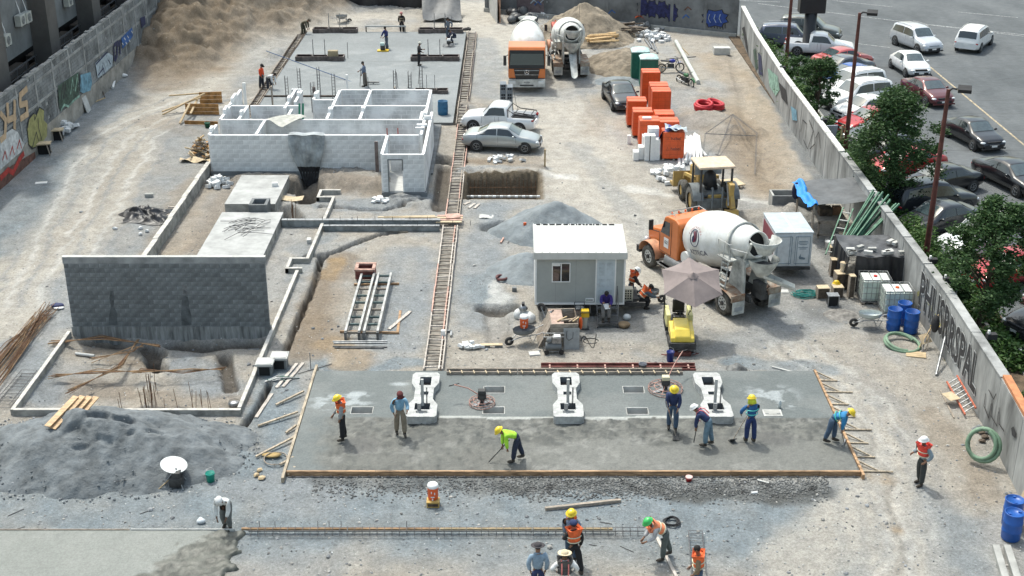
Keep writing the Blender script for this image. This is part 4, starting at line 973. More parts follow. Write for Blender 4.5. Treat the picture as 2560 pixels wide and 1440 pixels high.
def plate(mb,outer,holes,z0,z1,mt,mt_in=None,M=None):
    bm=bmesh.new()
    def loop(ps):
        vs=[bm.verts.new((x,y,0))for x,y in ps]
        for k in range(len(vs)):bm.edges.new((vs[k],vs[(k+1)%len(vs)]))
    loop(outer)
    for h in holes:loop(h)
    bmesh.ops.triangle_fill(bm,edges=bm.edges[:],use_beauty=True)
    bm.verts.index_update();vs=[(v.co.x,v.co.y,z1)for v in bm.verts];fs=[tuple(v.index for v in f.verts)for f in bm.faces];bm.free()
    mb.add(vs,fs,mt,False,M)
    for ps,mm in[(outer,mt)]+[(h,mt_in or mt)for h in holes]:
        n_=len(ps);v2=[(x,y,z0)for x,y in ps]+[(x,y,z1)for x,y in ps];mb.add(v2,[(k,(k+1)%n_,n_+(k+1)%n_,n_+k)for k in range(n_)],mm,False,M)
PED=[(-.46,0),(.46,0),(.53,.08),(.53,.88),(.34,1.30),(.34,2.10),(.50,2.55),(.50,3.2),(.40,3.36),(-.40,3.36),(-.50,3.2),(-.50,2.55),(-.34,2.10),(-.34,1.30),(-.53,.88),(-.53,.08)]
def rc(x0,x1,y0,y1):return[(x0,y0),(x1,y0),(x1,y1),(x0,y1)]
HOL=[rc(-.21,.21,2.35,3.0),rc(-.13,.16,1.62,1.86),rc(-.27,.27,.52,.98)]
m_ped=mat('pedestal_concrete',(.44,.445,.435),.85,var=.16,scale=4,bump=.006)
pr=None
for i,(x,lb)in enumerate(((-3.17,'left H-shaped concrete pedestal on the slab beside the man in light blue'),(1.98,'middle H-shaped concrete pedestal on the slab'),(7.2,'right H-shaped concrete pedestal on the slab with the bending worker'))):
    if pr is None:
        pr=thing('footing_pedestal',lb,'concrete pedestal',(x,39.83,.10),0,'H-shaped pedestals cast into the foreground slab')
        mb=MB();plate(mb,PED,HOL,0,.30,m_ped,m_conc_dark);mb.build('pedestal_block',pr)
        for h in HOL:mb=MB();mb.bx(h[0][0],h[1][0],h[0][1],h[2][1],.02,.06,m_dark);mb.build('pocket',pr)
        mb=MB();mb.bx(-.05,.05,.95,1.03,.2,1.25,m_conc_pale);mb.build('steel_upright',pr)
        for dx in(.14,.17):mb=MB();mb.cyl((dx,.8,.2),(dx+.01,.85,1.0),.012,.012,m_rebar_g,6);mb.build('anchor_rod',pr)
        mb=MB();mb.bx(-.15,-.02,.35,.42,.3,.62,m_steel);mb.bx(-.2,.2,.3,.36,.3,.36,m_steel);mb.build('bracket',pr)
        cur=pr
    else:cur=copy_tree(pr,None,(x,39.83,.10),0,lb)
# recess forms of the far slab
m_bst=mat('brown_form',(.15,.125,.115),.8,var=.25,scale=3);m_bin=mat('recess_inside',(.045,.028,.026),.8,var=.2)
rp=None
for(x,y,lb)in((-13.9,102.2,'dark formed recess box at the far left edge of the far slab'),(-13.85,93.0,'dark formed recess box with a yellow block at the left of the far slab'),(-5.6,102.1,'dark formed recess box at the far right edge of the far slab'),(-5.55,93.0,'dark formed recess box beside the man in black on the far slab'),(-5.3,83.9,'short dark formed recess box right behind the white rooms')):
    if rp is None:
        rp=thing('recess_form',lb,'recess form',(x,y,.12),0,'formed recess boxes along the far slab')
        O=[(-1.75,-.42),(-.9,-.42),(-.55,-.30),(.55,-.30),(.9,-.42),(1.75,-.42),(1.75,.42),(.9,.42),(.55,.30),(-.55,.30),(-.9,.42),(-1.75,.42)]
        I=[(a*.955,b*.80)for a,b in O]
        mb=MB();plate(mb,O,[I],0,.34,m_bst,m_bin);mb.build('form_frame',rp);mb=MB();mb.bx(-1.66,1.66,-.24,.24,.01,.03,m_bin);mb.build('recess_floor',rp)
        for k in(-.55,.55):mb=MB();mb.bx(k-.04,k+.04,-.36,.36,.30,.37,m_bst);mb.build('cross_tie',rp)
        for k in(-.5,.35):mb=MB();mb.cyl((k,.1,0),(k,.1,1.5),.03,.03,m_steel,6);mb.build('anchor_rod',rp)
    else:
        c=copy_tree(rp,None,(x,y,.12),0,lb)
        if y<90:c.scale=(.62,.8,.8)
mb=MB();mb.bx(-.35,.35,-.2,.2,0,.55,mat('tan_block',(.33,.27,.17),.8,var=.1));single(mb,'tan_crate','tan crate set on the left recess of the far slab','crate',(-12.9,92.9,.3))

# timber forms of the foreground slab
m_bd=mat('form_board_orange',(.40,.25,.14),.8,var=.3,scale=2,stretch=(1,5,5),rnd=.12);m_bd2=mat('form_board_pale',(.43,.36,.27),.85,var=.22,scale=3,stretch=(5,1,5),rnd=.12)
mb=MB();t=thing('edge_form','long orange-brown timber form along the front edge of the foreground slab','formwork',(2,36.6,0))
xx=-7.36
while xx<11.3:
    w_=min(2.9,11.38-xx);mb=MB();mb.bx(xx,xx+w_-.01,36.60,36.67,-.03,.165,m_bd);wb(mb,'board',t);xx+=w_
for k in range(60):
    x=-7.2+k*.31;mb=MB();mb.tube([(x,36.55,-.02),(x+.05,36.50,.06),(x+.12,36.5,.03),(x+.16,36.56,-.02)],.012,m_rebar_g,5);wb(mb,'stirrup',t)
mb=MB();mb.beam((-7.3,36.53,.0),(11.3,36.53,.0),.03,.03,m_rebar_g);wb(mb,'rebar',t)
t=thing('edge_form','left edge board of the foreground slab with slanted props','formwork',(-7.45,40,0))
for a,b in((36.2,39.6),(39.62,43.0),(43.02,44.3)):mb=MB();mb.bx(-7.47,-7.38,a,b,-.02,.17,m_bd2);wb(mb,'board',t)
for(a,b,c,d)in((640,1145,736,1100),(645,1068,745,1037),(690,1015,760,985),(715,1085,742,1070),(700,1165,735,1150),(720,1190,738,1175)):
    p,q=W(a,b),W(c,d);mb=MB();mb.beam((p.x,p.y,.05),(q.x,q.y,.12),.07,.06,m_bd2);wb(mb,'prop',t)
t=thing('edge_form','right edge board of the foreground slab with a row of raking props','formwork',(11.4,40,0))
for a,b in((36.4,40.2),(40.22,43.9)):mb=MB();mb.bx(11.38,11.46,a,b,-.02,.17,m_bd);wb(mb,'board',t)
for k in range(8):
    y=36.9+k*.92;mb=MB();mb.beam((11.46,y+.45,.12),(12.05,y-.05,.02),.045,.045,m_bd2);wb(mb,'rake',t);mb=MB();mb.beam((11.46,y-.05,.02),(12.15 if k%3 else 12.5,y-.08,.02),.05,.04,m_bd2);wb(mb,'ground_batten',t)
t=thing('edge_form','rear timber form with short ties along the back of the foreground slab','formwork',(2,43.8,0))
for a,b in((-2.45,.2),(.22,3.6),(3.62,6.4)):
    mb=MB();mb.bx(a,b,43.50,43.55,.1,.26,m_wood_w);wb(mb,'board',t);mb=MB();mb.bx(a,b,43.78,43.84,.1,.26,m_wood_w);wb(mb,'board',t)
for k in range(20):mb=MB();mb.beam((-2.3+k*.45,43.44,.24),(-2.35+k*.45,43.62,.27),.04,.03,m_ply);wb(mb,'tie',t)
t=thing('steel_form','long maroon steel channel form behind the foreground slab','formwork',(4,44,0))
m_mar=mat('maroon_steel',(.20,.065,.055),.6,.2,var=.3,scale=3);m_marp=mat('pink_timber',(.50,.31,.25),.8,var=.2,scale=4,rnd=.1)
for y in(43.92,44.08,44.28):mb=MB();mb.bx(1.1,6.95,y,y+.05,.02,.16+(y-43.9)*.2,m_mar);wb(mb,'channel',t)
for k in range(6):mb=MB();mb.bx(1.4+k*1.05,1.46+k*1.05,43.95,44.3,.15,.19,m_marp);wb(mb,'tie',t)
# front strip form with reinforcement
t=thing('strip_form','pale timber battens on a rebar cage along the near edge of the picture','formwork',(-2,33.3,0))
for a,b,mt in((-8.2,-5.0,m_bd),(-4.98,-2.2,m_bd),(-2.18,.6,m_wood),(.62,3.05,m_wood)):mb=MB();mb.bx(a,b,33.32,33.38,.10,.17,mt);wb(mb,'board',t)
for z,y in((0.05,33.1),(.05,33.34),(.22,33.12),(.22,33.3)):mb=MB();mb.cyl((-8.0,y,z),(4.0,y,z),.009,.009,m_rebar_g,5);wb(mb,'rebar',t)
for k in range(53):
    x=-7.9+k*.225;mb=MB();mb.tube([(x,33.1,.04),(x,33.34,.04),(x,33.32,.24),(x,33.11,.24)],.008,m_rebar_g,5,True,False);wb(mb,'stirrup',t)
for k in range(6):mb=MB();x=-7.7+rnd(0,5);mb.cyl((x,33.42,0),(x+.02,33.4,.38),.01,.01,m_rebar_g,5);wb(mb,'stake',t)
# ladder-like trench forms
def ladder_form(label,xa,y0,y1,gap,seg,mtr,mtc,name='trench_form',step=.46,z=.20,xe=None,w=.05,floor=True):
    xe=xa if xe is None else xe;t=thing(name,label,'formwork',(xa,y0,0));f=lambda y:xa+(xe-xa)*(y-y0)/(y1-y0)
    y=y0
    while y<y1-.1:
        yb=min(y1,y+seg)
        for s_,o in((-1,0),(1,0),(1,.12)):
            mb=MB();e=rnd(-.015,.015);mb.beam((f(y)+s_*gap/2+o+e,y,z/2),(f(yb)+s_*gap/2+o+rnd(-.015,.015),yb-.02,z/2+rnd(-.01,.01)),w,z,mtr[int(rnd(0,len(mtr)))]);wb(mb,'rail',t)
        y=yb
    y=y0+.2
    while y<y1:
        mb=MB();a=rnd(-.05,.05);mb.beam((f(y)-gap/2,y+a,z-.03),(f(y)+gap/2+.1,y-a,z-.03),.055,.05,random.choice(mtc));wb(mb,'cross_tie',t);y+=step*rnd(.8,1.25)
    if floor:mb=MB();mb.beam((xa,y0,.015),(xe,y1,.015),gap-.06,.03,mat('trench_floor',(.22,.205,.18),.9,var=.3,scale=2));wb(mb,'trench_floor',t)
    return t
m_rl=mat('form_rail',(.50,.45,.40),.85,var=.2,scale=3,stretch=(5,1,5),rnd=.12)
ladder_form('near ladder-like timber trench form running away from the foreground slab',-3.04,43.9,59.2,.56,2.6,[m_rl,m_rl,m_marp],[m_wood_w,m_wood_w,m_rl])
ladder_form('middle ladder-like timber trench form between the cars and the white rooms',-3.0,60.4,76.5,.56,2.6,[m_marp,m_rl,m_wood_w],[m_wood_w,m_rl,m_bst])
ladder_form('far ladder-like form along the right edge of the far slab',-3.15,76.6,102.2,.52,3.2,[m_bst,m_wood_w,m_wood_w],[m_bst,m_wood_d,m_wood_w],step=.62)
ladder_form('dark ladder-like form along the left edge of the far slab',-16.5,74.5,102.5,.42,3.2,[m_wood_w,m_wood_d],[m_bst,m_wood_d],step=.5)
t=thing('plank_bridge','planks and a square board bridging the trench form','plank bridge',(-3,59.8,0))
for k in range(4):mb=MB();mb.box((-3.05+rnd(-.05,.05),59.45+k*.28,.26),(1.25,.2,.04),m_marp if k%2 else m_ply,rnd(-.05,.05));wb(mb,'plank',t)
mb=MB();mb.box((-2.9,60.1,.32),(.7,.6,.04),m_marp,.15);wb(mb,'square_board',t)
t=thing('timber_pallet','broken fan of pale battens left of the plank bridge','pallet',(-4.6,60,0))
for k in range(8):mb=MB();mb.box((-5.1+k*.16,60.0+k*.02,.12+k*.008),(.95,.07,.03),m_wood if k%2 else m_marp,-.75+rnd(-.08,.08));wb(mb,'batten',t)
for k in range(2):mb=MB();mb.box((-4.9-k*.3,60.15+k*.1,.24),(2.8,.14,.035),m_ply,.02+k*.05);wb(mb,'plank',t)
# ---------------------------------------------------------------- cars
def paint(name,c,met=.25):return mat('car_paint_'+name,c,.28,met,var=.06,scale=.8,coat=.7)
P_=dict(pearl=paint('pearl',(.55,.57,.60),.3),black=paint('black',(.012,.013,.016)),white=paint('white',(.74,.75,.75),0),silver=paint('silver',(.42,.44,.45),.5),champagne=paint('pale_silver',(.40,.42,.42),.45),maroon=paint('maroon',(.11,.018,.022)),
          red=paint('red',(.42,.012,.015)),pink=paint('faded_red',(.50,.10,.09)),blue=paint('blue',(.015,.10,.42)),grey=paint('grey',(.10,.11,.12)),green=paint('grey_green',(.075,.085,.08)),navy=paint('blue_grey',(.11,.13,.19)),dark=paint('dark',(.03,.033,.037)))
# stations: x/L, shoulder z, top z, top width ratio, width ratio
KINDS={
 'sedan':(4.55,1.76,1.46,[(-.5,.62,.66,.6,.80),(-.47,.86,.92,.74,.90),(-.40,.95,1.02,.80,.96),(-.31,.97,1.06,.80,.99),(-.16,.96,1.41,.73,1),(-.02,.95,1.48,.74,1),(.09,.94,1.44,.74,1),(.24,.90,1.00,.82,1),(.36,.82,.91,.80,.97),(.45,.70,.79,.74,.92),(.49,.56,.66,.66,.82),(.5,.46,.52,.6,.76)],(-.29,.22),(.105,.235),(-.295,-.17)),
 'suv':(4.6,1.84,1.70,[(-.5,.62,.75,.7,.86),(-.485,.98,1.04,.82,.94),(-.475,1.04,1.20,.80,.97),(-.435,1.07,1.66,.76,.99),(-.2,1.06,1.76,.79,1),(.0,1.05,1.76,.79,1),(.10,1.04,1.68,.78,1),(.235,.99,1.12,.84,1),(.36,.92,1.03,.82,.98),(.45,.80,.92,.78,.94),(.49,.60,.76,.70,.86),(.5,.5,.58,.6,.8)],(-.42,.21),(.105,.225),(-.478,-.438)),
 'beetle':(4.25,1.8,1.49,[(-.5,.55,.6,.5,.66),(-.46,.80,.88,.62,.84),(-.36,.92,1.10,.66,.95),(-.22,.94,1.38,.66,1),(-.05,.93,1.49,.66,1),(.08,.92,1.45,.66,1),(.22,.90,1.03,.74,.98),(.34,.86,.96,.70,.94),(.44,.70,.80,.60,.86),(.49,.52,.58,.5,.68),(.5,.45,.5,.45,.62)],(-.24,.19),(.09,.215),(-.40,-.24)),
 'pickup':(5.1,1.82,1.66,[(-.5,.60,.66,.8,.94),(-.49,1.0,.62,.90,.97),(-.30,1.0,.62,.90,1),(-.145,1.0,.62,.90,1),(-.14,1.02,1.56,.76,1),(-.10,1.02,1.68,.77,1),(.04,1.01,1.70,.77,1),(.10,1.0,1.62,.77,1),(.21,.99,1.12,.84,1),(.34,.93,1.04,.84,.99),(.45,.82,.95,.80,.96),(.49,.62,.78,.72,.90),(.5,.5,.58,.6,.84)],(-.125,.19),(.105,.20),None),
}
class Shape:
    def __init__(s,kind,L=None):
        k=KINDS[kind];s.L,s.W,s.H=k[0],k[1],k[2];s.st=k[3];s.side,s.ws,s.rw=k[4],k[5],k[6];s.kind=kind
        s.xs=[q[0]for q in s.st];s.k=(L or s.L)/s.L;s.L=L or s.L
    def at(s,x):
        v=[float(np.interp(x,s.xs,[q[j]for q in s.st]))for j in range(1,5)]
        if s.kind!='pickup':
            d=.012;a=[float(np.interp(x-d,s.xs,[q[j]for q in s.st]))for j in range(1,5)];b=[float(np.interp(x+d,s.xs,[q[j]for q in s.st]))for j in range(1,5)]
            v=[(p+q+2*r)/4 for p,q,r in zip(a,b,v)]
        return v
    def sec(s,x):
        zs,zt,wt,w=s.at(x);h=s.W/2*w;bed=zt<zs-.1
        zb=.26+.1*max(0,abs(x)-.42)/.08
        if bed:return[(0,zb),(h*.8,zb),(h*.97,zb+.08),(h,.58),(h*.985,zs),(h*.9,zs),(h*.89,zt),(0,zt)]
        return[(0,zb),(h*.8,zb),(h*.97,zb+.08),(h,.56),(h*.965,zs),(min(h*.95,s.W/2*wt+(h*.95-s.W/2*wt)*.0+0),zt-.06*min(1,(zt-zs)*4)),(s.W/2*wt*.72,zt-.012),(0,zt)]
    def pt(s,x,u):
        """u runs 0..7 along the half section"""
        sc=s.sec(x);i=min(6,int(u));f=u-i;y=lerp(sc[i][0],sc[i+1][0],f);z=lerp(sc[i][1],sc[i+1][1],f);return Vector((x*s.L,y,z))
def side_patch(mb,sh,x0,x1,u0,u1,mt,sgn,off=.012,n=6,xt0=None,xt1=None):
    def fn(a,b):
        xa=lerp(x0,xt0 if xt0 is not None else x0,b);xb=lerp(x1,xt1 if xt1 is not None else x1,b)
        p=sh.pt(lerp(xa,xb,a),lerp(u0,u1,b));return(p.x,sgn*(p.y+off),p.z+off*.3)
    mb.grid(fn,n,2,mt,False)
def top_patch(mb,sh,x0,x1,mt,off=.012,k=.90):
    def fn(a,b):
        x=lerp(x0,x1,b);y=(a*2-1);zz=abs(y)*k;p5,p6,p7=(sh.sec(x)[j]for j in(5,6,7));Y=zz*p5[0]
        z=lerp(p6[1],p5[1],(Y-p6[0])/max(1e-3,p5[0]-p6[0]))if Y>p6[0]else lerp(p7[1],p6[1],Y/max(1e-3,p6[0]))
        return(x*sh.L+off*(1 if x>0 else-1),math.copysign(Y,y),z+off)
    mb.grid(fn,6,4,mt,True)
def car(kind,pt,label,x,y,head,name='parked_car',cat='car',group='cars on the car park asphalt',L=None,lit=False,rails=False,z=0.03,plate=True,dark_glass=True):
    sh=Shape(kind,L);t=thing(name,label,cat,(x,y,z),R(head),group);body=P_[pt];N=34;xs=sorted({*[q for q in sh.xs],*[-.5+k/N for k in range(N+1)]})
    mb=MB();nS=8
    full=[]
    for q in xs:
        sc=sh.sec(q);ring=[(q*sh.L,a,b)for a,b in sc]+[(q*sh.L,-a,b)for a,b in sc[-2:0:-1]];full.append(ring)
    K=len(full[0]);vs=[v for r in full for v in r]
    mb.add(vs,[(i*K+j,i*K+(j+1)%K,(i+1)*K+(j+1)%K,(i+1)*K+j)for i in range(len(full)-1)for j in range(K)],body,True)
    mb.add(full[0],[tuple(range(K))],body);mb.add(full[-1],[tuple(range(K-1,-1,-1))],body)
    for sx in(-1,1):                                        # black sill, wheel arches and shut lines
        side_patch(mb,sh,-.40,.40,1.2,2.2,m_blackm,sx,.006,8)
        for xx in((-.30 if kind!='pickup' else .02),-.03,.20)if kind!='beetle' else(-.08,.2):side_patch(mb,sh,xx,xx+.003,2.3,4.0,m_blackm,sx,.004,1)
    b=mb.build('body',t)
    wr=.32 if kind in('sedan','beetle')else .36;wx=(-.305*sh.L,.315*sh.L)
    for px in wx:
        for sy in(-1,1):
            hw=sh.pt(px/sh.L,3)[1];m2=MB();m2.cyl((px,sy*(hw-.16),wr),(px,sy*(hw+.006),wr),wr+.055,wr+.055,m_blackm,20);m2.build('wheel_arch',t)
            m3=MB();m3.lathe([(wr*.62,-.10),(wr*.93,-.10),(wr,-.07),(wr,.07),(wr*.93,.10),(wr*.62,.10)],m_rubber,n=20,M=Matrix.Translation((px,sy*(hw-.07),wr))@Matrix.Rotation(math.pi/2,4,'X'));w_=m3.build('wheel',t)
            m4=MB();c=(px,sy*(hw+.02),wr);m4.cyl((px,sy*(hw-.05),wr),(px,sy*(hw+.0),wr),wr*.64,wr*.64,m_blackm,16)
            for k in range(5):a=k*1.2566;m4.beam(c,(px+wr*.6*math.cos(a),c[1]-sy*.01,wr+wr*.6*math.sin(a)),.075,.02,m_steel)
            m4.tube([(px+wr*.6*math.cos(a*.3927),c[1]-sy*.005,wr+wr*.6*math.sin(a*.3927))for a in range(16)],.022,m_steel,5,True);m4.build('rim',w_)
    m5=MB();top_patch(m5,sh,*sh.ws,m_glass_w);m5.build('windscreen',t)
    if sh.rw:m5=MB();top_patch(m5,sh,*sh.rw,m_glass_w if kind!='suv' else m_glass);m5.build('rear_window',t)
    mid=(sh.side[0]+sh.side[1])/2-.01
    for sy in(-1,1):
        if kind in('beetle','pickup'):
            m5=MB();side_patch(m5,sh,sh.side[0]+.01,sh.side[1]-.005,4.12,4.84,m_glass,sy,.012,8,sh.side[0]+(.03 if kind=='pickup' else .05),sh.side[1]-.085);m5.build('side_window',t)
        else:
            for a,b_,c,d in((sh.side[0],mid-.006,sh.side[0]+.09*(kind=='sedan')+.03,mid-.006),(mid+.006,sh.side[1],mid+.006,sh.side[1]-.10)):
                m5=MB();side_patch(m5,sh,a,b_,4.10,4.86,m_glass,sy,.012,5,c,d);m5.build('side_window',t)
    for sy in(-1,1):
        f=sh.pt(.462,3.75);m5=MB();m5.ball((f.x-.02,sy*(f.y-.12),f.z-.0),1,m_lamp,8,6,(.17,.17,.075));m5.build('headlight',t)
        r=sh.pt(-.488,3.85);m5=MB();m5.ball((r.x+.03,sy*(r.y-.10),r.z-.05),1,m_red_l,8,6,(.09,.15,.10));m5.build('tail_light',t)
        q=sh.pt(.17,4.0);m5=MB();m5.ball((q.x,sy*(q.y+.10),q.z+.06),1,body,8,5,(.07,.12,.07));m5.build('mirror',t)
    xf=sh.L/2;m5=MB();m5.bx(xf-.09,xf+.012,-.50,.50,.36,.52,m_blackm);m5.bx(xf-.2,xf-.02,-.42,.42,.60,.70,m_blackm);m5.bx(xf-.1,xf+.016,-.3,.3,.505,.53,m_chrome);m5.build('grille',t)
    m5=MB();m5.bx(xf-.05,xf+.02,-.85*sh.W/2,.85*sh.W/2,.27,.36,m_blackm if kind!='sedan' else body);m5.build('bumper',t)
    m5=MB();m5.bx(xf,xf+.03,-.17,.17,.40,.50,m_white);m5.build('number_plate',t)
    m5=MB();m5.bx(-xf-.02,-xf+.03,-.17,.17,.62,.74,m_white);m5.build('number_plate',t)
    if rails:
        for sy in(-1,1):m5=MB();m5.tube([sh.pt(q,5.2)+Vector((0,0,.06))if sy>0 else Vector((1,-1,1))*sh.pt(q,5.2)+Vector((0,0,.06))for q in(-.36,-.2,0,.07)],.022,m_steel,6);m5.build('roof_rail',t)
    return t
def parked(kind,pt,label,fpx,fpy,head=205,**k):
    p=W(fpx,fpy);sh=KINDS[kind];L_=k.get('L')or sh[0];a=R(head);return car(kind,pt,label,p.x-math.cos(a)*L_/2,p.y-math.sin(a)*L_/2,head,**k)
car('suv','green','dark grey-green SUV furthest up the car park beside the black sign post',23.0,100.4,-22,L=4.8,rails=True)
car('suv','navy','blue-grey SUV parked behind the white pickup by the black sign post',20.9,97.7,-14,rails=True)
car('pickup','white','white pickup with empty bed parked at the foot of the black sign post',22.6,95.0,-14,name='pickup_truck',cat='pickup')
car('suv','pearl','silver-white SUV driving nose-on at the top of the car park',30.3,97.0,-72,L=4.6,rails=True)
car('suv','white','white SUV seen from behind with red tail lights at top right',34.8,97.4,57,L=4.9,rails=True)
car('beetle','white','white rounded beetle-shaped car driving towards the camera',27.8,89.8,-84)
car('sedan','maroon','maroon sedan driving behind the white rounded car',26.9,82.6,-78)
car('sedan','black','black sedan driving alone in the middle of the lane',26.8,73.2,-76)
car('sedan','black','shiny black sedan cut by the right frame edge above the near tree',26.3,65.4,-72,L=4.9)
car('sedan','pink','faded red car half hidden by the small tree near the sign post',23.4,91.2,25)
car('sedan','grey','dark grey car parked between the faded red and the blue cars',22.9,88.8,205)
car('sedan','blue','bright blue sedan parked in the row by the wall',22.9,86.3,205)
car('suv','white','white SUV with roof rails next to the blue sedan',22.3,83.7,205,rails=True)
car('suv','white','white estate car second after the blue sedan',22.0,81.0,205,L=4.7,rails=True)
car('sedan','white','white sedan nosed in beside the red sedan by the pole',21.9,78.3,205)
car('sedan','red','bright red sedan with its nose behind the second lamp pole',21.6,75.6,205)
car('sedan','grey','grey car half covered by the large round tree',21.4,73.0,205)
car('sedan','dark','dark car with pale headlights below the large tree',21.2,70.3,205)
car('sedan','red','red car of which little shows right of the large tree',21.4,67.6,205)
car('sedan','black','black car with its tail pointing at the driving lane behind the lamp pole',22.4,64.6,205)
car('suv','dark','dark SUV facing right with chrome window trim under the large tree',20.9,61.5,20,L=4.8)
car('sedan','dark','dark blue-black sedan with bright headlights left of the near lamp pole',20.6,58.9,207)
car('suv','white','white SUV with chrome front between near lamp pole and near tree',21.7,55.9,205,L=4.8)
car('sedan','red','red sedan behind the near lamp pole partly under the near tree',21.9,52.7,205)
car('sedan','maroon','dark red car under the right side of the near tree',23.6,50.0,205)
car('sedan','dark','dark sedan with bright headlight at the right frame edge',21.9,47.6,205)
car('suv','dark','dark SUV with chrome grille cut off at the right frame edge',21.6,44.7,205)
car('sedan','champagne','pale silver sedan parked on the dirt by the trench form',-.55,72.2,-9,group='cars on the building site',z=.0,L=4.5)
car('sedan','dark','dark sedan parked left of the orange wrapped pallets',6.95,81.7,-82,group='cars on the building site',z=.0)
pk=car('pickup','white','small white pickup with black rack and black bed beside the silver sedan',-.75,76.0,168,name='pickup_truck',cat='pickup',group='cars on the building site',z=.0,L=4.5)
mb=MB();mb.bx(-2.1,-.68,-.74,.74,.63,.67,m_black)
for sy in(-.76,.76):mb.tube([(-.66,sy,1.0),(-.66,sy,1.45),(-1.1,sy,1.18),(-2.1,sy,1.1),(-2.15,sy,.98)],.03,m_black,6)
mb.tube([(-.66,-.76,1.45),(-.66,.76,1.45)],.03,m_black,6)
for x in(-1.0,-1.5,-2.0):mb.tube([(x,-.76,1.12),(x,.76,1.12)],.025,m_black,6)
for k in range(4):mb.beam((-.8,-.5+k*.3,.95),(-2.1,-.4+k*.25,.85),.06,.05,m_blackm)
mb.build('bed_rack',pk)

# ---------------------------------------------------------------- mixer trucks
m_drum=mat('drum_white',(.74,.75,.74),.4,var=.06,scale=1.6,coat=.2,col2=(.56,.55,.50))
m_trk=mat('truck_orange',(.62,.17,.035),.38,var=.07,scale=1,coat=.4);m_trk_d=mat('dusty_white',(.52,.53,.50),.7,var=.25,scale=1.6);m_chas=mat('chassis',(.05,.05,.05),.7,var=.4,scale=2)
m_rust=mat('rusty_fender',(.38,.34,.28),.85,var=.5,scale=2.5,col2=(.20,.09,.04));m_trk_r=mat('truck_red',(.42,.055,.03),.5,var=.1)
m_rimw=mat('rim_white',(.55,.55,.53),.5,var=.15)
def truck_wheel(t,x,y,r=.52,w=.30):
    s=1 if y>0 else-1
    m=MB();m.lathe([(r*.60,-w/2),(r*.95,-w/2),(r,-w*.3),(r,w*.3),(r*.95,w/2),(r*.60,w/2)],m_rubber_d,n=24,M=Matrix.Translation((x,y,r))@Matrix.Rotation(math.pi/2,4,'X'));wl=m.build('wheel',t)
    m=MB();m.cyl((x,y+s*(w/2-.10),r),(x,y+s*(w/2-.03),r),r*.62,r*.60,m_rimw,20);m.cyl((x,y,r),(x,y+s*(w/2+.03),r),.12,.09,m_chas,10)
    for k in range(8):a=k*.785;m.cyl((x+.2*math.cos(a),y+s*(w/2-.04),r+.2*math.sin(a)),(x+.2*math.cos(a),y+s*(w/2+.0),r+.2*math.sin(a)),.025,.025,m_chas,5)
    m.build('rim',wl)
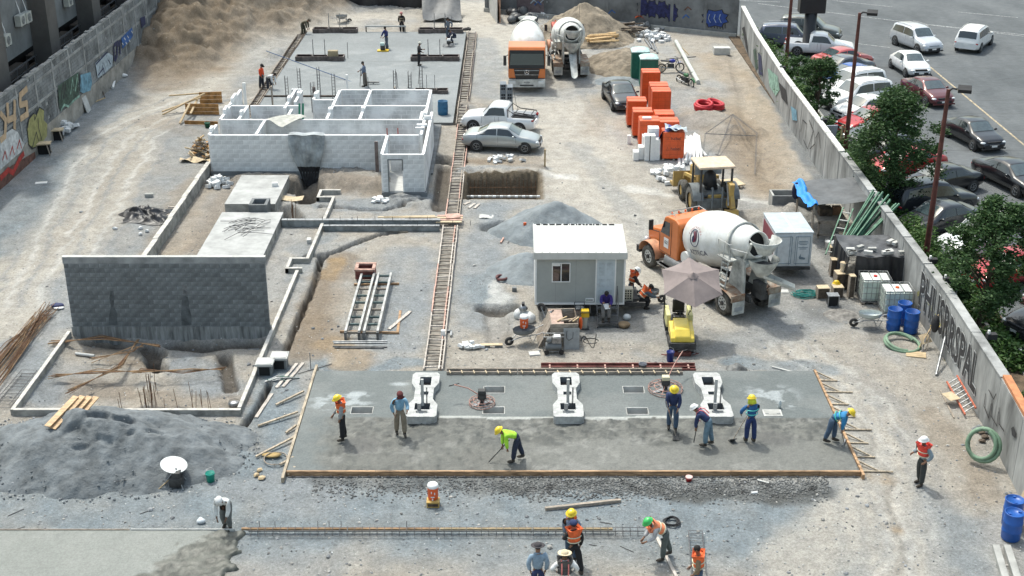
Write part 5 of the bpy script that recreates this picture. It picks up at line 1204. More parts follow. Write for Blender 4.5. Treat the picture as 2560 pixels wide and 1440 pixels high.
def mixer(label,x,y,head,cab,chute_dir,cabm,logo):
    t=thing('mixer_truck',label,'mixer truck',(x,y,0),R(head),'concrete mixer trucks on the site');F_=6.7 if cab=='conventional' else 6.1
    mb=MB();
    for s in(-.42,.42):mb.bx(-.9,F_-.3,s-.05,s+.05,.72,.98,m_chas)
    for q in(-.6,1.0,2.4,4.0):mb.bx(q,q+.12,-.42,.42,.75,.92,m_chas)
    mb.build('chassis',t)
    ax=(0,1.38,5.75)if cab=='conventional' else(0,1.38,4.7)
    for a in ax:
        for s in(-1,1):truck_wheel(t,a,s*(.98 if a>3 else .92),.52,.30 if a>3 else .5)
        mb=MB();mb.cyl((a,-.9,.52),(a,.9,.52),.09,.09,m_chas,8);mb.build('axle',t)
    for s in(-1,1):                                       # rear fenders and mudflaps
        mb=MB();mb.grid(lambda u,v:(lerp(-.72,2.1,u),s*lerp(.60,1.24,v),1.18-.22*(abs(u-.5)*2)**4),10,1,m_rust,True);mb.bx(-.76,-.70,s*.92-.33,s*.92+.33,.82,1.12,m_rust)
        mb.build('rear_fender',t)
        mb=MB();mb.bx(-.80,-.78,s*.92-.30,s*.92+.30,.28,.84,m_trk_d);mb.bx(-.805,-.80,s*.92-.2,s*.92+.2,.42,.6,mat('flap_print',(.30,.32,.33),.8));mb.build('mudflap',t)
    # drum, axis tilted
    p0=Vector((F_-2.95 if cab=='conventional' else 3.75,0,2.02));p1=Vector((-.62,0,3.12));ax_=(p1-p0);Ld=ax_.length
    prof=[(.001,0),(.45,.02),(.74,.12),(.98,.45),(1.13,.95),(1.19,1.5),(1.19,1.9),(1.12,2.4),(.98,2.95),(.80,3.5),(.64,4.0),(.55,Ld-.02),(.50,Ld),(.50,Ld-.4)]
    Qm=Matrix.Translation(p0)@ax_.to_track_quat('Z','Y').to_matrix().to_4x4()
    mb=MB();mb.lathe(prof,m_drum,n=40,M=Qm);d=mb.build('drum',t)
    mb=MB();mb.lathe([(.82,3.48),(.86,3.48),(.86,3.62),(.80,3.62)],m_trk_d,n=32,M=Qm);mb.build('drum_ring',d)
    mb=MB();mb.cyl(Qm@Vector((0,0,Ld-.35)),Qm@Vector((0,0,Ld-.30)),.49,.49,m_dark,20);mb.build('drum_mouth',d)
    mb=MB()                                              # seams on the drum
    for zz in(1.15,2.35,2.95):mb.tube([Qm@Vector((np.interp(zz,[q[1]for q in prof[:12]],[q[0]for q in prof[:12]])*math.cos(a*.157)+.0,np.interp(zz,[q[1]for q in prof[:12]],[q[0]for q in prof[:12]])*math.sin(a*.157),zz))for a in range(40)],.008,m_drum,4,True)
    mb.build('drum_seam',d)
    if logo:
        nav=mat('logo_navy',(.03,.035,.09),.5);rd=mat('logo_red',(.35,.03,.04),.5)
        def on_drum(u,v,lift=.012):
            """u metres forward along the drum, v metres upward along its flank on the left side"""
            zz=2.35-u;r=float(np.interp(zz,[q[1]for q in prof[:12]],[q[0]for q in prof[:12]]))+lift;a=a0+v/1.17
            sgn=1
            loc=Vector((r*math.cos(a),r*math.sin(a),zz));return Qm@loc
        # angle of the left flank (local +Y) in the drum frame
        best=max(range(360),key=lambda k:(Qm.to_3x3()@Vector((math.cos(R(k)),math.sin(R(k)),0))).y);up_=1 if(Qm.to_3x3()@Vector((math.cos(R(best+10)),math.sin(R(best+10)),0))).z>(Qm.to_3x3()@Vector((math.cos(R(best)),math.sin(R(best)),0))).z else-1
        a0=R(best)
        def od(u,v,lift=.012):return on_drum(u,v*up_,lift)
        m=MB();text_geo('AZTECA',.32,nav,m,None,lambda q:od(-q.x*1+.62,q.y-.42,.012+q.z*.3));m.build('lettering',d)
        m=MB();word='CONCRETOS'
        for i,ch in enumerate(word):
            an=R(160-i*17.5);cx,cy=.42*math.cos(an),.42*math.sin(an);ro=an-math.pi/2
            text_geo(ch,.13,rd,m,None,lambda q:od(-(cx+q.x*math.cos(ro)-q.y*math.sin(ro))+.70,cy+q.x*math.sin(ro)+q.y*math.cos(ro)+.25,.012+q.z*.3))
        m.build('lettering',d)
        m=MB();ring=[od(-.31*math.cos(a*.2244)+.70,.36*math.sin(a*.2244)+.22,.014)for a in range(28)];m.tube(ring,.016,nav,4,True)
        for k in range(5):m.tube([od(.70-(-.12+k*.05+.10*math.sin(q*.5)),.22+.26-q*.075+k*.012,.014)for q in range(7)],.013,rd if k%2 else nav,4)
        m.add([od(.70-a,.22+b,.013)for a,b in((-.16,.02),(-.06,.14),(.0,.06),(-.02,-.1),(-.1,-.2),(-.18,-.12))],[(0,1,2,3,4,5)],nav);m.build('emblem',d)
    # pedestal front and rear frame, hopper, ladder, chute
    mb=MB();mb.bx(p0.x+.05,p0.x+.45,-.5,.5,.98,2.3,m_trk_d);mb.build('drum_drive',t)
    mb=MB()
    for s in(-1,1):
        mb.prism([(-.62,0),(.50,0),(.1,1.5),(-.55,1.5)],0,.10,m_trk_d,Matrix.Translation((0,s*.55+.05,.98))@Matrix.Rotation(math.pi/2,4,'X'))
        mb.beam((-.35,s*.5,2.3),(-.75,s*.48,3.3),.12,.10,m_trk_d)
    mb.bx(-.6,.1,-.55,.55,2.2,2.36,m_trk_d);mb.build('rear_frame',t)
    mb=MB();mb.lathe([(.30,-.55),(.42,-.30),(.66,.05),(.62,.05),(.38,-.30),(.26,-.55)],m_trk_d,c=(-1.05,0,3.45),n=20,a0=R(60),a1=R(300));mb.build('charge_hopper',t)
    mb=MB();mb.lathe([(.66,0),(.50,-.35),(.25,-.75),(.22,-.75),(.47,-.33),(.62,0)],m_trk_d,c=(-1.0,0,2.65),n=20,a0=R(75),a1=R(285));mb.add([(-1.0+.5*math.cos(a),.5*math.sin(a),2.35)for a in[k*.4 for k in range(16)]],[tuple(range(16))],m_blackm);mb.build('discharge_hopper',t)
    cd=R(chute_dir);mb=MB();c0=Vector((-1.05,0,1.95));e=Vector((math.cos(cd),math.sin(cd),0));
    def chute(u,v):
        a=math.pi*v;q=c0+e*((1.35 if logo else 1.9)*u)+Vector((0,0,(-.55 if logo else-1.25)*u));n_=Vector((-e.y,e.x,0));return q+n_*(.24*math.cos(a)*(1.15-.25*u))+Vector((0,0,-.22*math.sin(a)+.1))
    mb.grid(chute,6,8,m_trk_d,True);mb.grid(lambda u,v:chute(u,v)+Vector((0,0,-.012)),6,8,m_trk_d,True);mb.build('chute',t)
    mb=MB();mb.bx(-1.2,-.6,-.12,.12,.9,1.6,m_chas);mb.tube([(-.95,-.3,1.2),(-1.0,-.42,1.35),(-1.0,-.3,1.5),(-.95,-.18,1.35)],.02,m_chas,6,True);mb.build('chute_support',t)
    ls=1;lx=.15
    mb=MB()
    for s in(-.2,.2):mb.tube([(lx+s,ls*1.12,1.1),(lx+s,ls*1.0,2.5),(lx+s,ls*.95,3.1)],.022,m_rimw,6)
    mb.build('ladder',t);
    for k in range(6):m_=MB();m_.bx(lx-.2,lx+.2,ls*1.12-k*.03-.06,ls*1.12-k*.03+.06,1.25+k*.24,1.29+k*.24,m_trk_d);m_.build('ladder_step',t)
    mb=MB();mb.tube([(lx-.35,1.05,2.5),(lx-.35,1.1,3.15),(lx+.45,1.1,3.15),(lx+.45,1.05,2.5)],.022,m_rimw,6);mb.tube([(lx-.9,.6,2.9),(lx-.35,1.1,3.0)],.02,m_rimw,6);mb.bx(lx-.4,lx+.45,.75,1.12,2.42,2.46,m_trk_d);mb.build('platform_rail',t)
    mb=MB();mb.cyl((2.9,.55,1.45),(2.9,1.12,1.45),.30,.30,m_drum,18);mb.build('water_tank',t)
    # cab
    if cab=='conventional':
        prof_c=[(3.62,1.0),(5.05,1.0),(5.12,1.55),(5.05,1.95),(4.75,2.72),(4.55,2.82),(3.9,2.84),(3.62,2.70)]
        mb=MB();mb.prism(prof_c,-1.0,1.0,cabm,Matrix.Rotation(math.pi/2,4,'X'));c=mb.build('cab',t,bevel=.07)
        for s in(-1,1):
            mb=MB();y_=s*1.012;q=[(4.28,y_,1.95),(4.98,y_,1.95),(4.72,y_,2.55),(4.28,y_,2.58)];mb.add(q,[(0,1,2,3)if s<0 else(3,2,1,0)],m_glass);mb.build('door_window',c)
            mb=MB();
            for a,b in(((4.15,1.1),(4.15,2.65)),((5.05,1.1),(5.05,1.9)),((4.15,1.1),(5.05,1.1))):mb.beam((a[0],s*1.004,a[1]),(b[0],s*1.004,b[1]),.02,.012,m_chas)
            mb.bx(4.35,4.7,s*1.005-.008,s*1.005+.008,1.35,1.80,m_white);text_geo('G2',.2,m_chas,mb,Matrix.Translation((4.52,s*1.018,1.6))@Matrix.Rotation(math.pi if s>0 else 0,4,'Z')@Matrix.Rotation(math.pi/2,4,'X'));mb.build('door',c)
            mb=MB();mb.tube([(5.1,s*1.0,1.9),(5.3,s*1.32,2.0),(5.3,s*1.32,2.3)],.02,m_chas,5);mb.bx(5.26,5.34,s*1.32-.1,s*1.32+.1,2.0,2.45,m_chas);mb.build('mirror',c)
            mb=MB();mb.grid(lambda u,v:(5.75+.68*math.cos(math.pi*u),s*lerp(.68,1.18,v),.62+.62*math.sin(math.pi*u)**.8),12,2,mat('dusty_orange',(.55,.27,.15),.6,var=.2),True);mb.build('front_fender',t)
            mb=MB();mb.bx(2.6,4.9,s*1.08-.1,s*1.08+.1,.50,.56,m_steel);mb.bx(4.0,5.0,s*.95-.2,s*.95+.2,.52,.56,m_steel);mb.build('running_board',t)
            mb=MB();mb.cyl((3.2,s*.85,.78),(4.5,s*.85,.78),.28,.28,mat('tank_grey',(.20,.205,.21),.5,.3),16);mb.build('fuel_tank',t)
        mb=MB();mb.bx(3.602,3.612,-.80,.80,1.95,2.5,m_glass);mb.build('rear_window',c)
        mb=MB();mb.add([(5.10,-.9,1.98),(5.10,.9,1.98),(4.78,.85,2.70),(4.78,-.85,2.70)],[(0,1,2,3)],m_glass_w);mb.build('windscreen',c)
        mb=MB();mb.prism([(5.1,1.0),(6.55,1.0),(6.6,1.45),(6.4,1.66),(5.1,1.92)],-.62,.62,cabm,Matrix.Rotation(math.pi/2,4,'X'));mb.build('bonnet',t,bevel=.08)
        mb=MB();mb.bx(6.56,6.63,-.45,.45,.95,1.45,m_steel);mb.bx(6.5,6.75,-1.1,1.1,.45,.75,m_chas);mb.build('bumper',t)
        for k in range(5):mb=MB();mb.cyl((4.62,-.7+k*.35,2.84),(4.62,-.7+k*.35,2.93),.05,.03,m_orange,8);mb.build('marker_light',c)
        mb=MB();mb.tube([(4.2,-.8,2.9),(4.75,-.8,2.92),(4.75,.8,2.92),(4.2,.8,2.9)],.02,m_steel,5);mb.tube([(4.9,-1.0,1.9),(5.0,-1.08,3.9)],.012,m_chas,4);mb.build('roof_bar',c)
        for s in(-1,1):mb=MB();mb.ball((6.45,s*.75,1.05),.14,m_lamp,10,6);mb.build('headlight',t)
        mb=MB();mb.tube([(6.5,-1.1,1.2),(6.8,-1.25,1.5),(6.8,-1.25,1.75)],.02,m_chas,5);mb.ball((6.8,-1.25,1.8),.09,m_chas,8,5);mb.build('hood_mirror',t)
    else:
        W2=1.22
        prof_c=[(4.05,.95),(6.02,.95),(6.10,1.5),(6.06,1.75),(5.86,2.75),(5.70,2.98),(4.3,3.05),(4.05,2.9)]
        mb=MB();mb.prism(prof_c,-W2,W2,cabm,Matrix.Rotation(math.pi/2,4,'X'));c=mb.build('cab',t,bevel=.07)
        fx=lambda z:np.interp(z,[.95,1.5,1.75,2.75],[6.02,6.10,6.06,5.86])+.012
        def fpl(pts,mt,nm,lift=0):m=MB();m.add([(fx(z)+lift,y_,z)for y_,z in pts],[tuple(range(len(pts)))],mt);m.build(nm,c)
        fpl([(-1.12,1.86),(1.12,1.86),(1.06,2.58),(-1.06,2.58)],m_glass,'windscreen',.012)
        fpl([(-1.18,1.62),(1.18,1.62),(1.14,2.80),(-1.14,2.80)],m_black,'black_surround')
        fpl([(-.72,.92),(.72,.92),(.86,1.62),(-.86,1.62)],m_black,'grille',.05)
        for z in(1.20,1.50):fpl([(-.80,z),(.80,z),(.80,z+.05),(-.80,z+.05)],m_steel,'grille_bar',.07)
        m=MB();cc=Vector((6.17,0,1.40));m.tube([cc+Vector((0,.15*math.cos(a*.4),.15*math.sin(a*.4)))for a in range(16)],.018,m_chrome,5,True)
        for k in range(3):a=math.pi/2+k*2.094;m.beam(cc,cc+Vector((0,.14*math.cos(a),.14*math.sin(a))),.02,.03,m_chrome)
        m.build('emblem',c)
        mb=MB();mb.bx(5.95,6.18,-W2,W2,.40,.92,m_trk_d);mb.bx(6.18,6.19,-.45,.45,.48,.58,m_chas);mb.bx(6.18,6.19,-.2,.2,.68,.78,m_steel);mb.build('bumper',t,bevel=.03)
        for s in(-1,1):mb=MB();mb.bx(6.15,6.2,s*.95-.2,s*.95+.2,.60,.82,m_lamp);mb.build('headlight',t,bevel=.02)
        for s in(-1,1):
            mb=MB();mb.add([(4.9,s*(W2+.01),1.85),(5.85,s*(W2+.01),1.85),(5.75,s*(W2+.01),2.6),(4.9,s*(W2+.01),2.6)],[(0,1,2,3)],m_glass);mb.build('door_window',c)
            mb=MB();mb.beam((5.9,s*(W2+.02),2.5),(6.15,s*(W2+.18),2.45),.04,.04,m_chas);mb.bx(6.08,6.2,s*(W2+.22)-.1,s*(W2+.22)+.1,1.85,2.5,m_chas);mb.build('mirror',c)
        mb=MB();mb.bx(4.3,5.5,-W2+.02,W2-.02,.6,.97,m_chas);mb.build('underbody',t)
    return t
mixer('orange mixer truck with a logo on its white drum beside the umbrella',9.72,49.75,117,'conventional',238,m_trk,True)
mixer('flat-fronted orange and white mixer truck facing the camera',1.08,90.5,-91,'flat',180,m_trk,False)
mixer('mixer truck seen from behind with its chute lowered',4.05,88.9,93,'conventional',180,m_trk_r,False)

# ---------------------------------------------------------------- small box trailer
t=thing('box_trailer','small white box trailer with two rear doors beside the big mixer truck','trailer',(12.35,53.2,0),R(2))
m_tr=mat('trailer_white',(.60,.63,.65),.5,var=.08);m_trf=mat('trailer_roof',(.42,.47,.50),.5,var=.08);m_dk=mat('grey_print',(.16,.22,.27),.6)
mb=MB();mb.bx(-.82,.82,0,2.5,.52,2.06,m_tr);mb.build('box',t)
mb=MB();mb.bx(-.85,.85,-.02,2.52,2.06,2.12,m_trf);mb.bx(-.03,.03,-.021,2.52,2.118,2.13,m_white);mb.build('roof',t)
for s in(-1,1):
    mb=MB();mb.bx(.03*s if s>0 else-.76,.76 if s>0 else-.03,-.03,-.005,.60,1.96,m_tr)
    for a,b in(((.08*s,.66),(.08*s,1.92)),((.72*s,.66),(.72*s,1.92)),((.08*s,.66),(.72*s,.66)),((.08*s,1.92),(.72*s,1.92)),((.16*s,.6),(.16*s,1.96))):mb.beam((a[0],-.035,a[1]),(b[0],-.035,b[1]),.02,.02,m_dk)
    if s>0:
        for k,w_ in enumerate((.40,.44,.34,0,.42,.30)):mb.bx(.42-w_/2,.42+w_/2,-.036,-.031,1.68-k*.07,1.71-k*.07,m_dk)
        mb.add([(.27,-.036,.95),(.34,-.036,1.12),(.36,-.036,.98),(.56,-.036,.92),(.54,-.036,.84),(.3,-.036,.86)],[(0,1,2,3,4,5)],m_dk)
    mb.build('door',t)
mb=MB();mb.bx(-.83,-.822,.2,2.4,1.0,1.9,mat('maroon_panel',(.22,.04,.06),.6));mb.build('side_panel',t)
for s in(-1,1):mb=MB();mb.lathe([(.2,-.1),(.32,-.1),(.33,0),(.32,.1),(.2,.1),(.001,.09)],m_rubber,n=16,M=Matrix.Translation((s*.72,1.3,.33))@Matrix.Rotation(math.pi/2,4,'Y'));mb.build('wheel',t)
mb=MB();mb.bx(-.8,.8,-.1,0,.38,.50,m_chas);mb.build('rear_bumper',t)

# ---------------------------------------------------------------- backhoe
t=thing('backhoe_loader','yellow backhoe loader seen from behind with canopy roof','backhoe',(9.95,61.4,0),R(98))
m_hoe=mat('worn_yellow',(.50,.34,.09),.7,var=.3,scale=2,col2=(.30,.20,.10));m_gry=mat('backhoe_grey',(.13,.145,.15),.6,var=.2)
for x,y,r,w_ in((0,.92,.74,.46),(0,-.92,.74,.46),(2.2,.85,.52,.34),(2.2,-.85,.52,.34)):
    m=MB();m.lathe([(r*.55,-w_/2),(r*.93,-w_/2),(r,-w_*.3),(r,w_*.3),(r*.93,w_/2),(r*.55,w_/2)],m_rubber_d,n=22,M=Matrix.Translation((x,y,r))@Matrix.Rotation(math.pi/2,4,'X'));wl=m.build('wheel',t)
    m=MB();m.cyl((x,y-w_*.35,r),(x,y+w_*.35,r),r*.56,r*.56,m_hoe,16);m.build('rim',wl)
    if r>.6:m=MB();m.grid(lambda u,v:(.98*math.cos(math.pi*(.08+u*.8))*.95,y+lerp(-.27,.27,v),.62+.98*math.sin(math.pi*(.08+u*.8))),12,1,m_gry,True);m.build('fender',t)
mb=MB();mb.bx(-.6,2.8,-.36,.36,.6,1.15,m_hoe);mb.bx(1.2,2.85,-.38,.38,1.15,1.7,m_hoe);mb.bx(-.5,1.1,-.62,.62,1.0,1.2,m_gry);mb.build('body',t,bevel=.05)
mb=MB();mb.bx(-.75,1.0,-.92,.92,2.52,2.66,mat('canopy_beige',(.62,.49,.36),.75,var=.12));mb.build('canopy',t,bevel=.08)
for x,y in((-.6,.78),(-.6,-.78),(.85,.78),(.85,-.78)):mb=MB();mb.bx(x-.045,x+.045,y-.045,y+.045,1.15,2.54,m_chas);mb.build('canopy_post',t)
mb=MB();mb.bx(.86,.875,-.7,.7,1.75,2.45,mat('hazy_glass',(.38,.42,.45),.2,coat=.3));mb.build('front_glass',t)
mb=MB();mb.bx(.05,.45,-.28,.28,1.2,1.45,m_black);mb.lathe([(.34,0),(.36,.1),(.28,.6),(.1,.75),(.001,.76)],m_black,c=(.3,.05,1.4),n=14);mb.build('seat',t)
mb=MB();mb.prism([(-.15,0),(.15,0),(.10,1.25),(-.10,1.25)],-.12,.12,m_hoe,Matrix.Translation((-1.15,-.55,.75))@Matrix.Rotation(R(-12),4,'Y')@Matrix.Rotation(math.pi/2,4,'X'));mb.beam((-1.0,-.55,1.95),(-1.55,-.62,.75),.20,.24,m_hoe);mb.beam((-1.2,-.38,1.9),(-1.5,-.4,.9),.07,.07,m_steel);mb.build('digging_arm',t)
mb=MB();mb.prism([(0,0),(.5,.1),(.55,.5),(.1,.6)],-.3,.3,m_hoe,Matrix.Translation((-1.75,-.6,.1))@Matrix.Rotation(math.pi/2,4,'X'));mb.build('rear_bucket',t)
mb=MB();mb.bx(-.85,-.6,-.95,.95,.55,1.0,m_gry);mb.build('rear_frame',t)
for s in(-1,1):mb=MB();mb.tube([(-.8,s*.25,1.6),(-.95,s*.25,1.55),(-1.0,s*.25,.6)],.06,m_gry,8);mb.build('stabiliser',t)
for s in(-1,1):mb=MB();mb.beam((1.1,s*.6,1.5),(2.9,s*.6,1.15),.12,.16,m_hoe);mb.beam((2.9,s*.6,1.15),(3.3,s*.6,.5),.12,.16,m_hoe);mb.build('loader_arm',t)
mb=MB();mb.prism([(0,0),(.75,0),(.7,.12),(.2,.2),(.15,.8),(0,.85)],-1.12,1.12,m_hoe,Matrix.Translation((3.2,0,.35))@Matrix.Rotation(math.pi/2,4,'X'));mb.build('front_bucket',t)

# ---------------------------------------------------------------- tandem roller with umbrella
t=thing('tandem_roller','small yellow tandem roller under the brown umbrella','road roller',(6.62,46.6,0),R(-91))
m_ry=mat('roller_yellow',(.78,.58,.08),.35,var=.05,coat=.4);m_cream=mat('roller_cream',(.70,.66,.30),.45)
for x in(.85,-.85):mb=MB();mb.cyl((x,-.46,.33),(x,.46,.33),.33,.33,m_steel,26);mb.build('drum',t)
for x in(.85,-.85):mb=MB();mb.bx(x-.42,x+.42,-.52,-.47,.28,.55,m_chas);mb.bx(x-.42,x+.42,.47,.52,.28,.55,m_chas);mb.bx(x-.42,x-.36,-.5,.5,.42,.55,m_chas);mb.bx(x+.36,x+.44,-.52,.52,.30,.55,m_chas);mb.build('drum_frame',t)
mb=MB();mb.prism([(.05,.55),(1.2,.55),(1.18,.78),(.95,1.0),(.10,1.12)],-.30,.30,m_ry,Matrix.Rotation(math.pi/2,4,'X'));mb.prism([(.05,.55),(1.2,.55),(1.16,.72),(.92,.90),(.10,1.0)],-.46,.46,m_ry,Matrix.Rotation(math.pi/2,4,'X'));mb.build('bonnet',t,bevel=.04)
mb=MB();mb.bx(-1.1,.05,-.42,.42,.55,.70,m_chas);mb.bx(-1.1,-.1,-.52,-.36,.6,1.12,m_cream);mb.bx(-1.1,-.1,.36,.52,.6,1.12,m_cream);mb.build('platform',t,bevel=.02)
mb=MB();mb.bx(-.75,-.35,-.24,.24,.75,.95,m_black);mb.bx(-.82,-.68,-.24,.24,.95,1.55,m_black);mb.build('seat',t,bevel=.06)
mb=MB();mb.tube([(-.10+.06*math.cos(a*.5),.2*math.sin(a*.5236),1.28+.19*math.cos(a*.5236)*.4)for a in range(12)],.015,m_black,5,True);mb.cyl((.02,0,.9),(-.1,0,1.27),.03,.03,m_black,6);mb.build('steering_wheel',t)
for s in(-1,1):mb=MB();mb.tube([(-.95,s*.54,.6),(-.95,s*.54,1.9)],.03,m_chas,6);mb.build('roll_bar_post',t)
mb=MB();mb.tube([(-.2,.34,1.1),(-.2,.40,1.3),(-.05,.40,1.32)],.02,m_black,5);mb.build('control_lever',t)
um=thing('umbrella','faded brown six-panel umbrella shading the yellow roller','umbrella',(7.05,47.6,0),0)
m_um=mat('umbrella_cloth',(.25,.205,.195),.85,var=.08,scale=2);top=Vector((0,0,3.02));tilt=Matrix.Translation((.0,.45,.1))@Matrix.Rotation(R(25),4,'X')
mb=MB();rimp=[Vector((1.32*math.cos(R(a)),1.32*math.sin(R(a)),2.58))for a in range(30,390,60)]
mb.tube([(0,.3,.4),(0,.15,1.6)],.022,m_steel,6);mb.beam(tilt@Vector((0,0,1.3)),tilt@Vector((0,0,3.0)),.04,.04,m_steel);mb.build('pole',um)
for k in range(6):
    a,b=rimp[k],rimp[(k+1)%6]
    def pf(u,v,a=a,b=b):q=a.lerp(b,u);c=top.lerp(q,v);c.z+=.05*math.sin(math.pi*v)*.3-.05*math.sin(math.pi*u)*v;c.x*=1-.05*math.sin(math.pi*u)*v;c.y*=1-.05*math.sin(math.pi*u)*v;return tilt@c
    mb=MB();mb.grid(pf,6,6,m_um,True);mb.build('canopy_panel',um);mb=MB();mb.tube([tilt@(top+Vector((0,0,-.01))),tilt@(a+Vector((0,0,-.0)))],.012,m_um,4);mb.build('rib',um)
mb=MB();mb.lathe([(.001,.12),(.03,.1),(.10,.03),(.22,-.045)],m_um,n=6,M=tilt@Matrix.Translation((0,0,3.02)));mb.build('crown_cap',um)
# ---------------------------------------------------------------- small things of the site
def V(p,z=0):return Vector((p[0],p[1],z))
def plank(px0,py0,px1,py1,label,w=.14,h=.04,z0=0,z1=0,mt=None,name='plank',cat='plank',group=None):
    a,b=W(px0,py0),W(px1,py1);a.z=gz(a.x,a.y)if z0==0 else z0;b.z=gz(b.x,b.y)if z1==0 else z1;a.z+=h/2+.01;b.z+=h/2+.01
    c=(a+b)/2;mb=MB();mb.beam(a-c,b-c,w,h,mt or m_wood);return single(mb,name,label,cat,c,0,group)
def bar(px0,py0,px1,py1,label,r=.02,mt=None,z0=.03,z1=.03,name='rod',cat='rod',group=None):
    a,b=W(px0,py0),W(px1,py1);a.z=z0+gz(a.x,a.y);b.z=z1+gz(b.x,b.y);c=(a+b)/2;mb=MB();mb.cyl(a-c,b-c,r,r,mt or m_steel,8);return single(mb,name,label,cat,c,0,group)
def bucket(px,py,label,mt,h=.36,r=.15,z=0,loc=None,lid=None,name='bucket',cat='bucket'):
    p=loc or Wg(px,py);t=thing(name,label,cat,(p[0],p[1],(p[2]if loc else p.z)+z));mb=MB();mb.lathe([(.001,.01),(r*.82,.01),(r,h),(r*1.06,h),(r*1.04,h-.03),(r*.94,h-.02),(r*.78,.04),(.001,.04)],mt,n=16);mb.build('shell',t)
    mb=MB()
    if lid:mb.cyl((0,0,h),(0,0,h+.03),r*1.08,r*1.05,lid,16);mb.build('lid',t)
    else:mb.tube([(-r,0,h),(-r*.7,.1,h+.08),(0,.16,h+.1),(r*.7,.1,h+.08),(r,0,h)],.008,m_steel,4);mb.build('handle',t)
    return t
def barrel(x,y,label,closed,mt=m_blue,group='blue plastic barrels',r=.29,h=.92):
    t=thing('barrel',label,'barrel',(x,y,0),rnd(0,6),group);mb=MB()
    prof=[(.001,.01),(r*.9,.01),(r*.97,.05),(r,h*.33),(r*1.03,h*.35),(r,h*.37),(r,h*.64),(r*1.03,h*.66),(r,h*.68),(r*.96,h*.94),(r*.93,h)]
    prof+=[(r*.88,h),(r*.87,h-.03),(.001,h-.03)]if closed else[(r*.88,h),(r*.88,.06),(.001,.05)]
    mb.lathe(prof,mt,n=24);mb.build('drum_shell',t);mb=MB();mb.tube([(r*.95*math.cos(k*.2618),r*.95*math.sin(k*.2618),h)for k in range(24)],.018,mt,6,True);mb.build('rim',t)
    if closed:
        for a in(.5,3.6):mb=MB();mb.cyl((r*.6*math.cos(a),r*.6*math.sin(a),h-.03),(r*.6*math.cos(a),r*.6*math.sin(a),h+.01),.05,.045,mt,10);mb.build('bung',t)
    else:mb=MB();mb.cyl((0,0,h*.72),(0,0,h*.74),r*.86,r*.86,m_dark,16);mb.build('contents',t)
    return t
def wheelbarrow(x,y,rz,label,mt,tip=False,z=0):
    t=thing('wheelbarrow',label,'wheelbarrow',(x,y,z),R(rz),'wheelbarrows');T=Matrix.Identity(4)if not tip else Matrix.Translation((0,0,.42))@Matrix.Rotation(R(-75),4,'Y')
    mb=MB()
    def tray(u,v,o=0):
        a=u*2*math.pi;k=(.30+.70*min(1,v*1.6));zz=.38+max(0,v-.0)**1.3*.28;return T@Vector(((.42*math.cos(a)+.05*math.cos(a)*v)*k,.30*math.sin(a)*k,zz+o))
    mb.grid(lambda u,v:tray(u,v),20,5,mt,True);mb.grid(lambda u,v:tray(u,v,-.012),20,5,mt,True);mb.add([tray(k/20,0)for k in range(20)],[tuple(range(20))],mt)
    mb.build('tray',t)
    mb=MB()
    for s in(-1,1):mb.tube([T@Vector(q)for q in((.62,s*.04,.2),(.2,s*.18,.38),(-.5,s*.25,.42),(-.95,s*.28,.55))],.02,m_steel,6)
    mb.build('frame',t)
    for s in(-1,1):mb=MB();mb.tube([T@Vector(q)for q in((-.15,s*.22,.38),(-.30,s*.22,.02),(-.45,s*.22,.40))],.018,m_steel,6);mb.build('leg',t)
    mb=MB();mb.lathe([(.08,-.05),(.17,-.05),(.19,0),(.17,.05),(.08,.05),(.08,-.05)],m_rubber,n=16,M=T@Matrix.Translation((.62,0,.19))@Matrix.Rotation(math.pi/2,4,'X'));mb.build('wheel',t)
    return t
def coil(x,y,z,r,tr,turns,mt,label,name='hose_coil',tilt=0,group=None,cat='hose',jit=.08,rot=0,n=8,wall=False):
    pts=[];N=int(turns*20)
    for k in range(N+1):
        a=k/20*2*math.pi;q=1+jit*math.sin(a*.37+k*.02);pts.append((r*q*math.cos(a)+.05*math.sin(k*.11),r*q*math.sin(a)*(1+.06*math.sin(k*.07)),tr+(k/N)*tr*1.7*max(1,turns-1)*.8+.02*math.sin(k*.5)))
    mb=MB();mb.tube(pts,tr,mt,n);o=single(mb,name,label,cat,(x,y,z),0,group);o.rotation_euler=(tilt,0,rot);return o
def block_heap(px,py,nx,label,mt,size=(.40,.20,.18),spread=(.9,.7),n=26,name='block_heap',piece='block'):
    p=Wg(px,py);t=thing(name,label,'block heap',p);me=MB().box((0,0,0),size,mt).mesh(piece)
    for k in range(n):
        r=random.random()**.7;a=rnd(0,6.28);x,y=r*spread[0]*math.cos(a),r*spread[1]*math.sin(a);lift=(1-r)*size[2]*2.2*(random.random()**.5)
        o=inst(me,piece,t,(x,y,size[2]*.45+lift),0,None,(rnd(-.35,.35),rnd(-.35,.35),rnd(0,3.14)));s=rnd(.5,1.0);o.scale=(s,rnd(.8,1),rnd(.8,1))
    return t
def stub(label,name,cat,mb,px,py,z=0,rz=0,group=None,bevel=0):
    p=Wg(px,py);return single(mb,name,label,cat,(p.x,p.y,p.z+z),rz,group,bevel)

